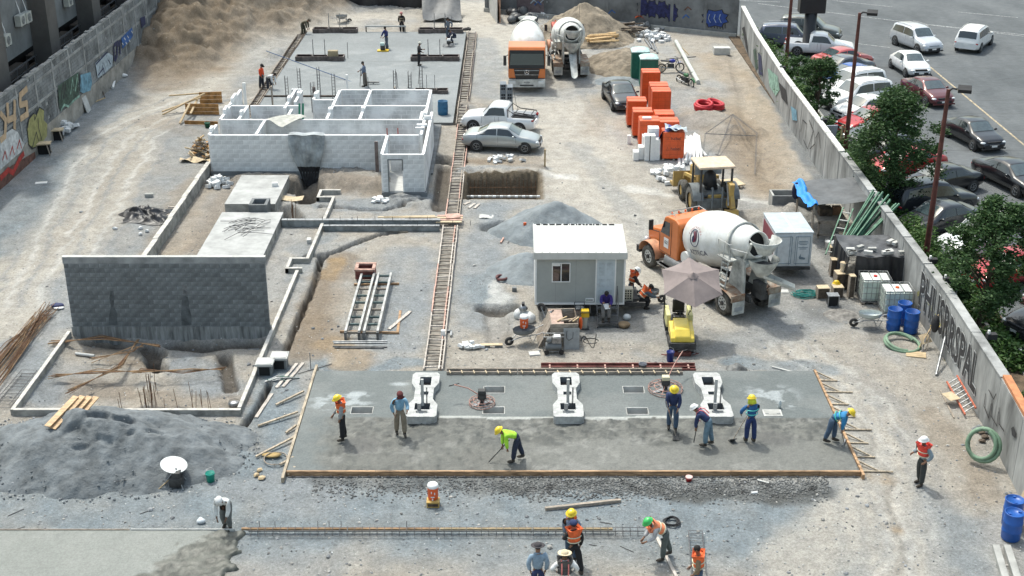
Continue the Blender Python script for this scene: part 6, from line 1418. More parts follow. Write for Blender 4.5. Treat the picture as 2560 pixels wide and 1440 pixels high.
# site office cabin
t=thing('office_cabin','grey site office cabin on wheels with a white ribbed metal roof','cabin',(2.76,48.95,0))
m_cab=mat('cabin_wall',(.36,.375,.36),.7,var=.05,scale=1.2);m_cabj=mat('cabin_joint',(.27,.28,.27),.8);m_roofw=mat('cabin_roof',(.56,.565,.54),.45,var=.06,scale=1);x0,x1=-1.80,1.84
mb=MB();mb.bx(x0,x1,0,2.35,.62,2.88,m_cab);mb.build('wall',t)
for x in(-.98,-.15):mb=MB();mb.bx(x-.006,x+.006,-.004,0,.62,2.88,m_cabj);mb.build('panel_joint',t)
mb=MB();mb.bx(x0-.02,x1+.02,-.03,.0,.58,.66,m_white);mb.bx(x0-.02,x0+.05,-.02,2.37,.62,2.88,m_white);mb.bx(x1-.05,x1+.02,-.02,2.37,.62,2.88,m_white);mb.build('trim',t)
ra,rb=Vector((0,-.18,2.86)),Vector((0,2.5,3.10));mb=MB();mb.add([(x0-.08,ra.y,ra.z),(x1+.05,ra.y,ra.z),(x1+.05,rb.y,rb.z),(x0-.08,rb.y,rb.z),(x0-.08,ra.y,ra.z+.06),(x1+.05,ra.y,ra.z+.06),(x1+.05,rb.y,rb.z+.06),(x0-.08,rb.y,rb.z+.06)],[(0,3,2,1),(4,5,6,7),(0,1,5,4),(1,2,6,5),(2,3,7,6),(3,0,4,7)],m_roofw)
mb.bx(x0-.1,x1+.07,-.21,-.185,2.66,2.95,m_roofw);mb.bx(x0-.06,x1+.03,-.02,.0,2.70,2.88,m_white);rf=mb.build('roof',t)
for k in range(13):x=lerp(x0-.06,x1+.03,k/12);mb=MB();mb.beam((x,-.18,2.945),(x,2.48,3.18),.03,.045,m_roofw);mb.build('roof_rib',rf)
for k in range(12):x=lerp(x0,x1-.3,k/12)+.06;mb=MB();mb.bx(x,x+.22,2.40,2.46,3.155,3.185,m_dark);mb.build('ridge_gap',rf)
wz0,wz1=1.62,2.40;mb=MB()
for a,b,c,d in((-1.14,-.38,wz0-.04,wz0),(-1.14,-.38,wz1,wz1+.04),(-1.14,-1.10,wz0,wz1),(-.42,-.38,wz0,wz1),(-.78,-.74,wz0,wz1)):mb.bx(a,b,-.035,.0,c,d,m_white)
w_=mb.build('window',t)
for a,b in((-1.10,-.78),(-.74,-.42)):mb=MB();mb.bx(a,b,-.012,-.006,wz0,wz1,m_glass);mb.build('pane',w_)
mb=MB();mb.bx(-1.10,-.80,-.03,-.014,wz1-.10,wz1-.01,m_white);mb.build('blind',w_)
mb=MB();mb.bx(.64,1.48,-.03,.0,.66,2.66,m_white);dr=mb.build('door_frame',t);m_door=mat('door_leaf',(.50,.56,.60),.5,var=.04)
mb=MB();mb.bx(.70,1.42,-.045,-.03,.68,2.60,m_door);mb.build('door_leaf',dr)
for x in(.78,1.10):
    for a,b in((.80,1.25),(1.38,1.75),(1.88,2.45)):mb=MB();mb.bx(x,x+.24,-.052,-.045,a,b,mat('door_panel',(.46,.52,.56),.5));mb.build('door_panel',dr)
mb=MB();mb.ball((.76,-.08,1.55),.03,m_chrome,8,5);mb.build('handle',dr)
mb=MB();mb.bx(.26,.60,-.03,-.0,.72,.86,m_white);mb.bx(.30,.34,-.034,-.03,.75,.83,mat('sign_green',(.02,.18,.10),.5));mb.bx(.36,.56,-.034,-.03,.77,.81,m_chas);mb.build('sign_plate',t)
mb=MB();mb.bx(1.45,1.62,-.032,-.028,2.72,2.75,mat('sign_green',(.02,.18,.10),.5));mb.build('maker_plate',t)
mb=MB();mb.bx(x0+.05,2.75,.15,.27,.42,.58,m_chas);mb.bx(x0+.05,x1,2.0,2.12,.42,.58,m_chas);mb.beam((x1,.2,.5),(3.0,1.1,.5),.1,.12,m_chas);mb.beam((x1,2.05,.5),(3.0,1.1,.5),.1,.12,m_chas);mb.bx(1.9,2.5,.5,1.8,.55,.6,m_chas);mb.cyl((2.7,1.1,0),(2.7,1.1,.5),.04,.04,m_chas,6);mb.build('chassis',t)
for x in(-.4,.5):mb=MB();mb.cyl((x,.1,.30),(x,.32,.30),.30,.30,m_rubber,16);mb.build('wheel',t)
t=thing('door_steps','dark metal steps with a handrail below the cabin door','steps',(3.86,48.9,0));m_stp=mat('step_metal',(.14,.14,.14),.7,.2,var=.3)
for k,(y,z)in enumerate(((-.85,.18),(-.52,.38),(-.2,.56))):mb=MB();mb.bx(-.36,.42,y-.13,y+.13,z-.03,z,m_stp);mb.build('tread',t)
for s in(-.38,.44):mb=MB();mb.beam((s,-1.0,.02),(s,-.1,.62),.04,.10,m_stp);mb.build('stringer',t)
mb=MB();mb.tube([(.44,-.95,0),(.44,-.95,.9),(.44,-.1,1.45),(.44,-.05,.6)],.02,m_stp,6);mb.build('handrail',t)

# clutter in front of the cabin
t=thing('tool_box','open rough timber box of planks in front of the cabin','timber box',(2.05,46.9,0),R(3))
for k in range(8):mb=MB();mb.beam((-1.05-.0*k,-.7+k*.17,.02),(-.55,-.70+k*.17,1.0),.14,.03,m_wood_w);mb.build('side_board',t)
for a in((-.60,-.75,.5,-.70),(-.60,.68,.5,.73)):mb=MB();mb.bx(a[0],a[2],a[1],a[3],0,1.0,m_wood_w);mb.build('end_board',t)
mb=MB();mb.bx(.46,.51,-.7,.68,0,1.0,m_wood_d);mb.build('side_board',t);mb=MB();mb.bx(-.58,-.05,-.7,.68,.94,.98,mat('pink_ply',(.46,.33,.27),.85,var=.15));mb.build('top_board',t)
mb=MB();mb.bx(-.05,.46,-.7,.68,.35,.38,m_rust);mb.build('box_floor',t)
for k in range(5):mb=MB();mb.beam((-.3+k*.15,-.5+rnd(-.1,.3),1.02),(.1+k*.12,-.45+rnd(0,.5),1.04),.05,.04,m_rust if k%2 else m_wood);mb.build('offcut',t)
mb=MB();mb.box((0,0,.42),(.62,.05,.86),mat('grey_panel',(.33,.34,.34),.6,var=.12),0,R(-8));mb.tube([(-.18,-.07,.8),(-.2,-.09,.5),(-.1,-.1,.4),(.05,-.1,.5),(.06,-.08,.75)],.012,m_black,5);stub('grey sheet panel with a hanging cable leaning on the timber box','panel','panel',mb,1428,870)
t=thing('compressor','small wheeled grey engine compressor in front of the timber box','compressor',(*W(1384,880)[:2],0))
mb=MB();mb.tube([(-.4,-.15,.1),(.4,-.15,.1),(.4,-.15,.72),(-.4,-.15,.72)],.022,m_steel,6,True);mb.tube([(-.4,.2,.1),(.4,.2,.1),(.4,.2,.72),(-.4,.2,.72)],.022,m_steel,6,True);mb.build('frame',t)
mb=MB();mb.cyl((-.32,0,.26),(.30,0,.26),.15,.15,m_conc_dark,14);mb.build('tank',t);mb=MB();mb.bx(-.05,.28,-.12,.14,.42,.66,m_steel);mb.ball((-.18,-.02,.52),.12,m_conc_dark,10,6);mb.bx(.0,.25,-.14,.1,.66,.72,m_white);mb.build('engine',t)
for s in(-.28,.3):mb=MB();mb.cyl((s,-.26,.1),(s,-.2,.1),.10,.10,m_black,14);mb.build('wheel',t)
wheelbarrow(*W(1310,858)[:2],200,'dusty wheelbarrow carrying an orange cooler left of the timber box',m_conc_dark)
wheelbarrow(*W(1352,828)[:2],150,'upturned wheelbarrow leaning on the timber box',m_conc_dark,True)
def cooler(loc,label,crate):
    t=thing('water_cooler',label,'water cooler',loc);mb=MB();mb.lathe([(.001,0),(.15,0),(.16,.03),(.17,.40),(.175,.42)],m_orange,n=18);mb.build('body',t)
    mb=MB();mb.lathe([(.175,.42),(.18,.46),(.16,.52),(.10,.545),(.001,.55)],m_white,n=18);mb.build('lid',t);mb=MB();mb.bx(-.06,.06,-.18,-.165,.12,.15,m_white);mb.bx(-.05,-.02,-.178,-.165,.26,.33,m_white);mb.bx(.05,.08,-.178,-.165,.22,.3,m_white);mb.build('label_print',t)
    mb=MB();mb.cyl((0,-.22,.05),(0,-.15,.06),.02,.02,m_white,8);mb.build('tap',t)
    for s in(-1,1):mb=MB();mb.tube([(s*.17,0,.36),(s*.21,0,.38),(s*.21,0,.30),(s*.17,0,.30)],.012,m_white,5);mb.build('handle',t)
    return t
cooler((*W(1310,850)[:2],.56),'orange and white cooler standing in a wheelbarrow by the cabin',0)
mb=MB();mb.bx(-.20,.20,-.16,.16,0,.20,mat('yellow_crate',(.50,.33,.10),.7,var=.15));mb.bx(-.16,.16,-.165,-.16,.05,.15,m_wood_d);stub('low yellow-brown crate under the orange cooler on the open ground','crate','crate',mb,1083,1262)
p=W(1083,1258);cooler((p.x,p.y,.19),'orange and white cooler on a yellow crate on the open ground',1)
for i,(px,py,mt,lb)in enumerate(((1462,822,m_yellow,'yellow-topped tamping rammer below the cabin sign'),(1448,815,m_steel,'grey-topped tamping rammer beside the yellow one'))):
    t=thing('tamping_rammer',lb,'rammer',(*W(px,py)[:2],0),0,'tamping rammers below the cabin')
    mb=MB();mb.bx(-.17,.17,-.12,.14,0,.06,m_stp);mb.build('foot',t);mb=MB();mb.cyl((0,0,.06),(0,0,.55),.09,.12,mat('bellows',(.40,.39,.34),.8),12);mb.build('bellows',t)
    mb=MB();mb.bx(-.16,.16,-.14,.16,.55,.85,mt);mb.build('engine_housing',t,bevel=.03);mb=MB();mb.tube([(-.2,-.2,.8),(.2,-.2,.8),(.2,.25,.95),(-.2,.25,.95)],.02,m_black,6,True);mb.build('handle',t)
mb=MB()
for k in range(5):mb.ball((rnd(-.3,.3),rnd(-.2,.2),.15),1,mat('sack_white',(.66,.67,.66),.85,var=.12,scale=5,bump=.02),10,6,(rnd(.22,.32),rnd(.2,.28),rnd(.16,.24)))
stub('white sacks heaped at the left corner of the cabin','sack_heap','sacks',mb,1308,798);mb=MB();mb.lathe([(.001,0),(.16,0),(.2,.08),(.14,.16),(.12,.2),(.001,.22)],m_steel,n=14);mb.box((0,0,.27),(.12,.2,.12),m_black);stub('grey pump motor lying on the white sacks','pump','pump',mb,1308,797,.42)
mb=MB();mb.tube([(.05*k,.35*math.sin(k*.55)*(1+.1*k),.02)for k in range(14)],.018,m_black,5);mb.tube([(.3*math.cos(k*.4)+.4,.25*math.sin(k*.4),.02)for k in range(15)],.016,m_black,5);stub('black hoses looping on the ground right of the timber box','hoses','hose',mb,1452,852)
mb=MB();mb.ball((0,0,.2),1,m_orange,8,5,(.08,.1,.28));stub('orange rag hanging on the timber box corner','rag','rag',mb,1451,838,.35)
mb=MB();mb.box((0,0,.02),(.42,.34,.04),m_conc_pale,.15);stub('square pale paving slab lying by the compressor','paving_slab','slab',mb,1336,884)
mb=MB();mb.bx(-.2,.2,-.17,.17,0,.55,mat('beige_crate',(.50,.47,.38),.7));[mb.bx(-.13+i*.1,-.07+i*.1,-.175,-.17,.1+j*.11,.17+j*.11,m_dark)for i in range(3)for j in range(4)];stub('beige crate stood on end on the cabin drawbar','crate','crate',mb,1568,778,.55)
mb=MB();mb.lathe([(.001,0),(.2,0),(.26,.12),(.22,.17),(.12,.19),(.001,.16)],mat('wicker',(.27,.19,.11),.85,var=.3),n=14);stub('round brown basket on the ground by the cabin steps','basket','basket',mb,1560,816)
mb=MB();mb.ball((0,0,.12),1,mat('sack_white',(.6,.6,.6)),8,5,(.18,.14,.14));stub('small white bag on the ground right of the cabin steps','bag','bag',mb,1567,798)
wheelbarrow(5.75,50.2,20,'wheelbarrow in front of the two crouching workers right of the cabin',m_conc_dark)

# ground clutter between trench form and cabin
coil(*W(1253,700)[:2],0,.20,.06,1.6,mat('maroon_rubber',(.12,.05,.05),.8),'maroon rubber ring lying left of the cabin','rubber_ring',cat='ring')
mb=MB();mb.box((0,0,.09),(.2,.18,.18),m_conc_dark);stub('small dark block left of the cabin','block','block',mb,1286,727)
block_heap(1175,868,0,'small heap of broken blocks right of the trench form',m_stone_w,(.25,.2,.12),(.5,.3),11)
mb=MB();mb.box((0,0,.12),(.9,.18,.03),m_ply,.04);mb.box((-.2,.02,.06),(.3,.15,.1),m_conc_dark);mb.box((.3,.02,.05),(.3,.15,.1),m_conc_dark);stub('pale board resting on two blocks near the broken blocks','bench_board','board',mb,1228,866)
mb=MB();mb.cyl((0,0,.02),(0,.0,.42),.09,.09,m_white,14);stub('white plastic tube standing by the trench form','tube','tube',mb,1108,848)
mb=MB();mb.box((0,0,.05),(.08,.5,.1),m_steel);mb.box((-.15,.22,.05),(.3,.08,.1),m_steel);stub('grey steel angle bracket near the white tube','angle_bracket','bracket',mb,1128,836)
mb=MB();mb.box((0,0,.1),(.2,.36,.2),m_conc_pale,.1);stub('single pale block beside the stepped ground beam','block','block',mb,773,606)
# column forms
m_alu=mat('form_alu',(.42,.42,.41),.5,.4,var=.2,scale=3)
cf=None
for x,lb in((-6.36,'left column form frame lying on two timbers'),(-5.62,'right column form frame lying on two timbers')):
    if cf is None:
        cf=thing('column_form',lb,'formwork frame',(x,46.9,.12),0,'column form frames lying side by side')
        for s in(-.27,.27):mb=MB();mb.beam((s,0,.18),(s+.03,6.0,.18),.09,.12,m_alu);mb.build('rail',cf);mb=MB();mb.beam((s,0,.04),(s+.03,6.0,.04),.06,.06,m_stp);mb.build('rail',cf)
        for k in range(9):y=.15+k*.72;mb=MB();mb.beam((-.27,y,.10),(.27,y,.10),.06,.08,mat('form_green',(.10,.15,.15),.7,var=.3)if k%3 else m_wood_w);mb.build('cross_piece',cf)
        for s in(-.27,.27):mb=MB();mb.bx(s-.05,s+.05,-.1,.0,-.12,.2,m_stp);mb.build('foot',cf)
    else:copy_tree(cf,None,(x,46.9,.12),0,lb)
t=thing('square_form','maroon square steel form standing at the far end of the column forms','formwork',(*W(915,692)[:2],0))
for a,b,c,d in((-.42,.42,-.4,-.32),(-.42,.42,.32,.4),(-.42,-.34,-.32,.32),(.34,.42,-.32,.32)):mb=MB();mb.bx(a,b,c,d,.05,.5,m_mar);mb.bx(a-.03,b+.03,c-.03,d+.03,.44,.52,m_marp);mb.build('side',t)
for k in range(5):mb=MB();mb.bx(-.3,.3,-.25+k*.12,-.22+k*.12,.3,.33,m_mar);mb.build('bar',t)
plank(850,831,998,834,'long ochre timber under the near ends of the column forms',mt=m_bd,w=.08,h=.08,cat='timber',name='timber');plank(885,713,998,711,'ochre timber under the far ends of the column forms',mt=m_bd,w=.08,h=.08,cat='timber',name='timber')
plank(972,824,1026,779,'weathered plank crossing another right of the column forms',mt=m_rl);plank(994,830,1001,777,'ochre plank end-on under the crossing plank',mt=m_bd,w=.1)
for k,(a,b,c,d)in enumerate(((832,854,968,853),(832,866,968,868),(834,858,966,857),(836,870,960,871))):bar(a,b,c,d,('farthest','third','second','nearest')[k]+' of four grey steel bars lying in front of the column forms',.03,m_stp if k%2 else m_steel,cat='steel bar',name='steel_bar')
# lidded chambers
for px,py,lb in((662,940,'nearer of two dark block chambers with pale lids beside the ground beam'),(698,924,'farther of two dark block chambers with pale lids beside the ground beam')):
    t=thing('block_chamber',lb,'chamber',(*W(px,py)[:2],0),0,'lidded chambers');mb=MB();mb.bx(-.27,.27,0,.5,0,.42,m_conc_dark);mb.bx(-.2,.2,-.005,.0,.02,.36,m_dark);mb.build('chamber_wall',t)
    mb=MB();mb.bx(-.33,.33,-.06,.56,.42,.50,m_conc_pale);mb.bx(-.28,.28,-.02,.5,.50,.52,m_conc_pale);mb.build('lid',t)
mb=MB();m_gh=mat('green_conduit',(.05,.16,.12),.6,var=.3)
for k in range(9):a=rnd(-.5,.5);mb.tube([(rnd(-.5,-.2),rnd(-.2,.2),.03),(0,rnd(-.1,.1),rnd(.05,.25)),(rnd(.3,.8),a*.4,.04)],.02,m_gh if k%2 else m_steel,5)
stub('tangle of green and grey conduit ends in front of the block chambers','conduit_ends','conduit',mb,695,950)
for k,(a,b,c,d)in enumerate(((691,970,742,910),(708,968,758,908),(640,1045,680,985))):plank(a,b,c,d,('weathered board lying nearest the block chambers','weathered board lying second from the block chambers','board lying along the trench left of the slab')[k],mt=m_rl,w=.12)
bar(745,935,830,910,'thin steel bar lying behind the left corner of the slab',.015,m_stp)
mb=MB();mb.cyl((0,0,0),(0,0,.7),.02,.02,m_steel,6);stub('thin steel stake at the far left corner of the slab','stake','stake',mb,777,922)
coil(*W(688,1150)[:2],.03,.38,.018,1.8,m_wood_w,'loop of pale strap lying on the props left of the slab','strap_loop',cat='strap',n=5)
mb=MB();mb.lathe([(.001,.02),(.2,.04),(.26,.1),(.001,.06)],mat('ochre_pan',(.36,.25,.10),.8),n=14,M=Matrix.Diagonal((1.3,.6,1,1)));stub('ochre pan lying inside the strap loop left of the slab','pan','pan',mb,680,1142)
for k,(px,py)in enumerate(((640,1190),(655,1196),(648,1178))):
    mb=MB();rock(mb,(0,0,.05),.11,m_wood);stub(('left','right','upper')[k]+' tan stone of three lying near the left slab corner','stone','stone',mb,px,py)

# rebar near the left edge
mb=MB()
a,b=W(-30,960),W(112,788)
for k in range(46):o=rnd(-.7,.7);e=rnd(-.5,.5);mb.tube([(a.x+o*.9,a.y+rnd(-1,1),.03+rnd(0,.15)),((a.x+b.x)/2+o*.7,(a.y+b.y)/2,.1+rnd(0,.18)),(b.x+e*.8,b.y+rnd(-.9,.9),.05+rnd(0,.25))],.014,m_rebar if k%3 else mat('tan_rebar',(.30,.19,.10),.85,var=.3),4)
single(mb,'rebar_bundle','sheaf of long rusty rebar lying along the left edge','rebar')
def cage(px0,py0,px1,py1,label,w=.3,h=.22,step=.22,mt=None,z=.02,name='rebar_cage'):
    a,b=W(px0,py0),W(px1,py1);d=(b-a);n_=int(d.length/step);u=d.normalized();s=Vector((-u.y,u.x,0))*w/2;mb=MB();mt=mt or m_rebar_g
    for q in(-1,1):
        for zz in(z,z+h):mb.beam(a+s*q+V((0,0),zz),b+s*q+V((0,0),zz),.018,.018,mt)
    for k in range(n_+1):c=a+d*k/n_;mb.tube([c+s+V((0,0),z),c-s+V((0,0),z),c-s+V((0,0),z+h),c+s+V((0,0),z+h)],.009,mt,4,True,False)
    return single(mb,name,label,'rebar cage')
cage(5,1020,75,935,'dark rebar ladder cage lying beside the left ground beam',.6,.15,.25)
cage(290,1212,400,1200,'partly buried rebar cage at the foot of the sand heap',.3,.2,.35)
cage(1748,1450,1738,1335,'rebar cage lying behind the man without a helmet at the bottom edge',.42,.1,.34)
for k,(p0,pm,p1,n_)in enumerate((((128,862),(260,858),(400,872),12),((175,985),(300,930),(345,860),14),((130,945),(240,945),(360,935),10),((340,935),(470,940),(560,930),5),((230,905),(330,890),(360,870),5))):
    mb=MB();A,M_,B_=W(*p0),W(*pm),W(*p1);c=(A+B_)/2
    for q in range(n_):o=V((rnd(-.15,.15),rnd(-.25,.25)),rnd(0,.1));mb.tube([A+o-c+V((0,0),.05),M_-o-c+V((0,0),.3),B_+o*.6-c+V((0,0),.1)],.014,m_rebar if q%2 else mat('tan_rebar',(.3,.19,.1)),4)
    single(mb,'rebar_bundle',('bent rusty rebar bundle across the far left corner of the footing pit','rusty rebar bundle running diagonally through the footing pit','low rusty rebar bundle in the middle left of the footing pit','thin rebar lying across the right half of the footing pit','short rebar bundle in the middle of the footing pit')[k],'rebar',c)

t=thing('starter_reinforcement','upright rusty starter bars in the front trench of the footing pit','rebar',(-14.5,41.5,0))
for k in range(34):
    p=W(rnd(355,395),rnd(960,1020))if k<20 else W(rnd(300,560),rnd(1005,1025));mb=MB();mb.cyl((p.x,p.y,-.4),(p.x+rnd(-.12,.12),p.y+rnd(-.1,.1),rnd(.3,.9)),.010,.010,m_rebar,4,False);wb(mb,'bar',t)
mb=MB();mb.cyl((-.4,.1,.08),(.4,-.1,.08),.06,.06,m_conc_pale,10);stub('short grey pipe in the footing pit','pipe','pipe',mb,212,882)
mb=MB();mb.box((0,0,.1),(.45,.2,.2),m_conc_dark,.1);stub('dark block at the right foot of the grey wall','block','block',mb,632,858);mb=MB();mb.box((0,0,.06),(.5,.4,.1),m_conc_pale,.1);stub('pale square cap in the right corner of the footing pit','cap_slab','slab',mb,570,1028)
mb=MB();mb.ball((0,0,.08),1,m_steel,8,5,(.25,.2,.12));mb.tube([(.2*math.cos(k*.9),.2*math.sin(k*.9),.1+k*.01)for k in range(12)],.012,m_stp,4);stub('crumpled wire heap in the right corner of the footing pit','wire_heap','wire',mb,585,995)
# planks on the sand heap
for k,(a,b,lb)in enumerate(((-.30,.0,'left'),(-.10,.05,'second from left'),(.13,.10,'second from right'),(.36,.16,'right'))):
    p0,p1=on_yplane(118+k*14,1066+k*6,37.55),on_yplane(190+k*17,990+abs(k-1)*1,38.9+.05*k)
    c=(p0+p1)/2;mb=MB();mb.beam(p0-c,p1-c,.23,.035,mat('new_plank',(.62,.42,.24),.7,var=.16,scale=3,stretch=(1,5,5),rnd=.1));single(mb,'plank',lb+' of the four new planks fanned out on the sand heap','plank',c,0,'planks on the sand heap')
# screeding machine with white disc
t=thing('power_screed','small black engine with a white round disc tilted above it','machine',(*W(443,1215)[:2],0))
mb=MB();mb.bx(-.2,.2,-.18,.18,.05,.35,m_chas);mb.ball((.03,0,.42),.14,m_blackm,10,6);mb.bx(-.1,.16,-.15,.1,.35,.55,m_chas);mb.build('engine',t)
mb=MB();mb.lathe([(.001,.0),(.42,.0),(.43,.02),(.001,.021)],mat('dull_white',(.55,.57,.57),.5,var=.06),n=30,smooth=False,M=Matrix.Translation((-.12,.3,.60))@Matrix.Rotation(R(7),4,'X')@Matrix.Rotation(R(12),4,'Y'));mb.build('disc',t)
for q in((-.5,-.1),(.3,.25),(.25,-.25)):mb=MB();mb.cyl((0,.1,.6),(*q,0),.018,.018,m_steel,6);mb.build('leg',t)
mb=MB();mb.cyl((-.55,-.25,.02),(-.1,.05,.35),.018,.018,m_wood,6);mb.build('handle',t)
plank(368,1182,440,1180,'pale board sticking out of the sand beside the white disc',mt=m_conc_pale,z0=.3,z1=.4)
bucket(527,1202,'teal green bucket near the white disc machine',mat('teal_plastic',(.01,.33,.25),.5),.32,.15)
mb=MB();mb.cyl((-.12,-.05,.05),(.08,.05,.05),.05,.05,m_white,10);stub('white plastic bottle lying left of the teal bucket','bottle','bottle',mb,483,1196)
mb=MB();mb.ball((0,0,.04),1,m_blackm,8,5,(.15,.06,.05));stub('black shoe-like object left of the teal bucket','shoe','shoe',mb,497,1202)
mb=MB();mb.ball((0,0,.07),1,mat('clear_bag',(.60,.64,.67),.3),10,6,(.14,.11,.09));mb.ball((-.03,.08,.1),1,mat('clear_bag',(.6,.64,.67)),8,5,(.07,.06,.06));stub('white plastic bag on the ground left of the crouching man in white','bag','bag',mb,503,1306)
plank(1363,1275,1552,1254,'long weathered timber lying alone on blue-grey gravel',.10,.10,mt=m_wood_w,name='timber',cat='timber')
bucket(1722,1202,'small red bucket with pale contents in front of the slab',m_red,.14,.11,lid=mat('pink_paste',(.7,.45,.42)))
mb=MB();mb.cyl((-.1,0,.04),(.1,.02,.04),.04,.04,m_white,10);stub('small clear bottle in front of the slab','bottle','bottle',mb,1886,1234);plank(1893,1200,1922,1208,'short pale offcut on the spilt gravel',mt=m_conc_pale,w=.06)
coil(*W(1679,1308)[:2],.0,.22,.022,3.4,m_blackm,'black wire coil above the man in the green helmet','wire_coil',cat='coil',jit=.04,n=5)
plank(1642,1345,1700,1460,'pale board under the feet of the man in the green helmet',mt=m_rl,w=.09)
for k,(a,b,c,d)in enumerate(((350,1285,380,1274),(20,1290,60,1272),(40,1322,62,1316),(1472,1360,1492,1364),(1550,1365,1584,1380),(1500,1305,1530,1310))):bar(a,b,c,d,('short dark stick on the gravel between sand heap and near strip','dark stick on the gravel at the far left','tiny stick beside the wet strip at the far left','tiny stick right of the man in the straw hat','thin stick left of the man in the green helmet','thin stick above the near timber form')[k],.012,m_stp,.015,.015,'stick','stick')

# right side: barrels, totes, hoses
barrel(15.28,33.75,'closed blue barrel behind another at the bottom right corner',True);barrel(15.02,33.05,'closed blue barrel in front at the bottom right corner',True)
barrel(15.42,47.75,'open blue barrel left of three by the white tanks',False);barrel(16.05,47.5,'open blue barrel right of three by the white tanks',False);barrel(15.98,48.35,'open blue barrel behind the other two by the white tanks',False)
mb=MB();mb.box((0,0,.55),(.04,1.4,1.2),m_wood,0,0,R(18));mb.box((.1,.25,.5),(.04,.9,1.0),m_ply,.3,0,R(20));single(mb,'plywood_sheets','tan plywood sheets leaning on the wall behind the bottom right barrels','plywood',(15.85,33.9,0))
for k in(0,1):plank(2512+k*30,1452,2488+k*28,1372,('left','right')[k]+' pale concrete beam lying at the bottom right corner',.20,.16,mt=m_conc,name='concrete_beam',cat='concrete beam')
def tote(x,y,rz,label,cap):
    t=thing('liquid_tote',label,'liquid tank',(x,y,0),rz,'white liquid tanks in wire cages');m_t=mat('tank_plastic',(.52,.60,.54),.45,var=.12,scale=1,rnd=.05);m_tt=mat('tank_top',(.72,.74,.72),.45)
    mb=MB();mb.bx(-.56,.56,-.46,.46,.14,1.04,m_t);mb.build('tank',t,bevel=.05)
    mb=MB();
    for k in(-1,0,1):mb.bx(-.17+k*.37,.17+k*.37,-.42,.42,1.04,1.09,m_tt)
    mb.build('tank_top',t,bevel=.03);mb=MB();mb.cyl((0,0,1.08),(0,0,1.14),.09,.08,cap,12);mb.build('cap',t)
    for k in range(4):mb=MB();z=.25+k*.26;mb.tube([(-.60,-.50,z),(.60,-.50,z),(.60,.50,z),(-.60,.50,z)],.012,m_steel,5,True);mb.build('cage_hoop',t)
    mb=MB();mb.tube([(-.60,-.50,1.13),(.60,-.50,1.13),(.60,.50,1.13),(-.60,.50,1.13)],.016,m_steel,5,True);mb.tube([(-.2,-.5,1.13),(-.2,.5,1.13)],.012,m_steel,5);mb.tube([(.2,-.5,1.13),(.2,.5,1.13)],.012,m_steel,5)
    for k in range(7):
        for s in(-1,1):mb.cyl((-.6+k*.2,s*.5,.12),(-.6+k*.2,s*.5,1.13),.010,.010,m_steel,4,False)
    for k in range(5):
        for s in(-1,1):mb.cyl((s*.6,-.4+k*.2,.12),(s*.6,-.4+k*.2,1.13),.010,.010,m_steel,4,False)
    mb.build('wire_cage',t);mb=MB();mb.bx(-.6,.6,-.5,.5,.10,.13,m_steel)
    for q in(-.5,0,.5):mb.bx(q-.07,q+.07,-.5,.5,0,.10,m_wood_w)
    mb.build('pallet',t);return t
tote(15.35,50.7,-.05,'white liquid tank in a wire cage with a red cap, behind the other',m_red);tote(15.95,49.5,-.02,'white liquid tank in a wire cage with orange flowers of tape on top, in front',m_orange)
wheelbarrow(*W(2172,818)[:2],175,'pale metal wheelbarrow left of the blue open barrels',mat('galvanised_tray',(.50,.54,.53),.4,.3,var=.1))
m_hose=mat('green_hose',(.17,.27,.18),.6,var=.15,scale=4)
coil(*W(2252,862)[:2],.0,.62,.065,1.7,m_hose,'thick green hose coil lying in front of the blue open barrels',tilt=R(10),n=10,group='thick green hose coils',rot=.5)
coil(15.6,37.5,.66,.50,.07,2.2,m_hose,'thick green hose coil propped upright against the wall',tilt=R(68),n=10,group='thick green hose coils',rot=R(-35),jit=.06)
bar(2340,940,2384,800,'long grey pipe leaning against the graffiti lettering',.05,m_steel,.05,2.2,'pipe','pipe')
t=thing('ladder','orange-red ladder lying along the wall below the graffiti','ladder',(*W(2400,1000)[:2],0));A,B_=W(2378,960),W(2424,1042);C_=(t.location);u=(B_-A);s_=Vector((.19,.05,.10))
for q in(-1,1):mb=MB();mb.beam(A-C_+s_*q+V((0,0),.22),B_-C_+s_*q+V((0,0),.22),.05,.06,mat('ladder_red',(.50,.14,.08),.6));mb.build('rail',t)
for k in range(8):c=A+u*(k+.5)/8-C_+V((0,0),.22);mb=MB();mb.beam(c-s_,c+s_,.03,.03,m_steel);mb.build('rung',t)
mb=MB();mb.box((0,0,.3),(.45,.5,.02),m_ply,.4,.1);stub('square of plywood lying on the orange ladder','plywood_square','plywood',mb,2375,1008)
plank(2350,975,2385,1045,'thin batten lying left of the orange ladder',mt=m_wood_w,w=.05)
for k,(px,py)in enumerate(((2448,1072),(2456,1085),(2466,1082),(2455,1105),(2440,1078),(2462,1095))):mb=MB();rock(mb,(0,0,.07),rnd(.10,.16),m_wood_d if k%2 else m_conc_dark);stub(('dark','grey','brownish','black','small dark','flat grey')[k]+' lump in the rubble below the orange ladder by the wall','rubble_lump','rubble',mb,px,py,0,0,'rubble lumps by the wall')
mb=MB();mb.ball((0,0,.35),1,m_blackm,10,6,(.16,.22,.38));o=stub('black bag hanging on the wall below the yellow helmet','bag','bag',mb,2328,880,.9);
def helmet(loc,mt,label,group='helmets laid aside',rz=0):
    t=thing('safety_helmet',label,'helmet',loc,rz,group);mb=MB();mb.lathe([(.16,.0),(.125,.015),(.12,.06),(.09,.115),(.04,.14),(.001,.145)],mt,n=16,M=Matrix.Diagonal((1.12,.95,1,1)));mb.build('shell',t);return t
helmet(on_plane(2338,815,16.45),m_yellow,'yellow helmet hanging on the wall above the black bag');helmet((*W(2088,735)[:2],.50),m_yellow,'yellow helmet resting on the wooden boxes')
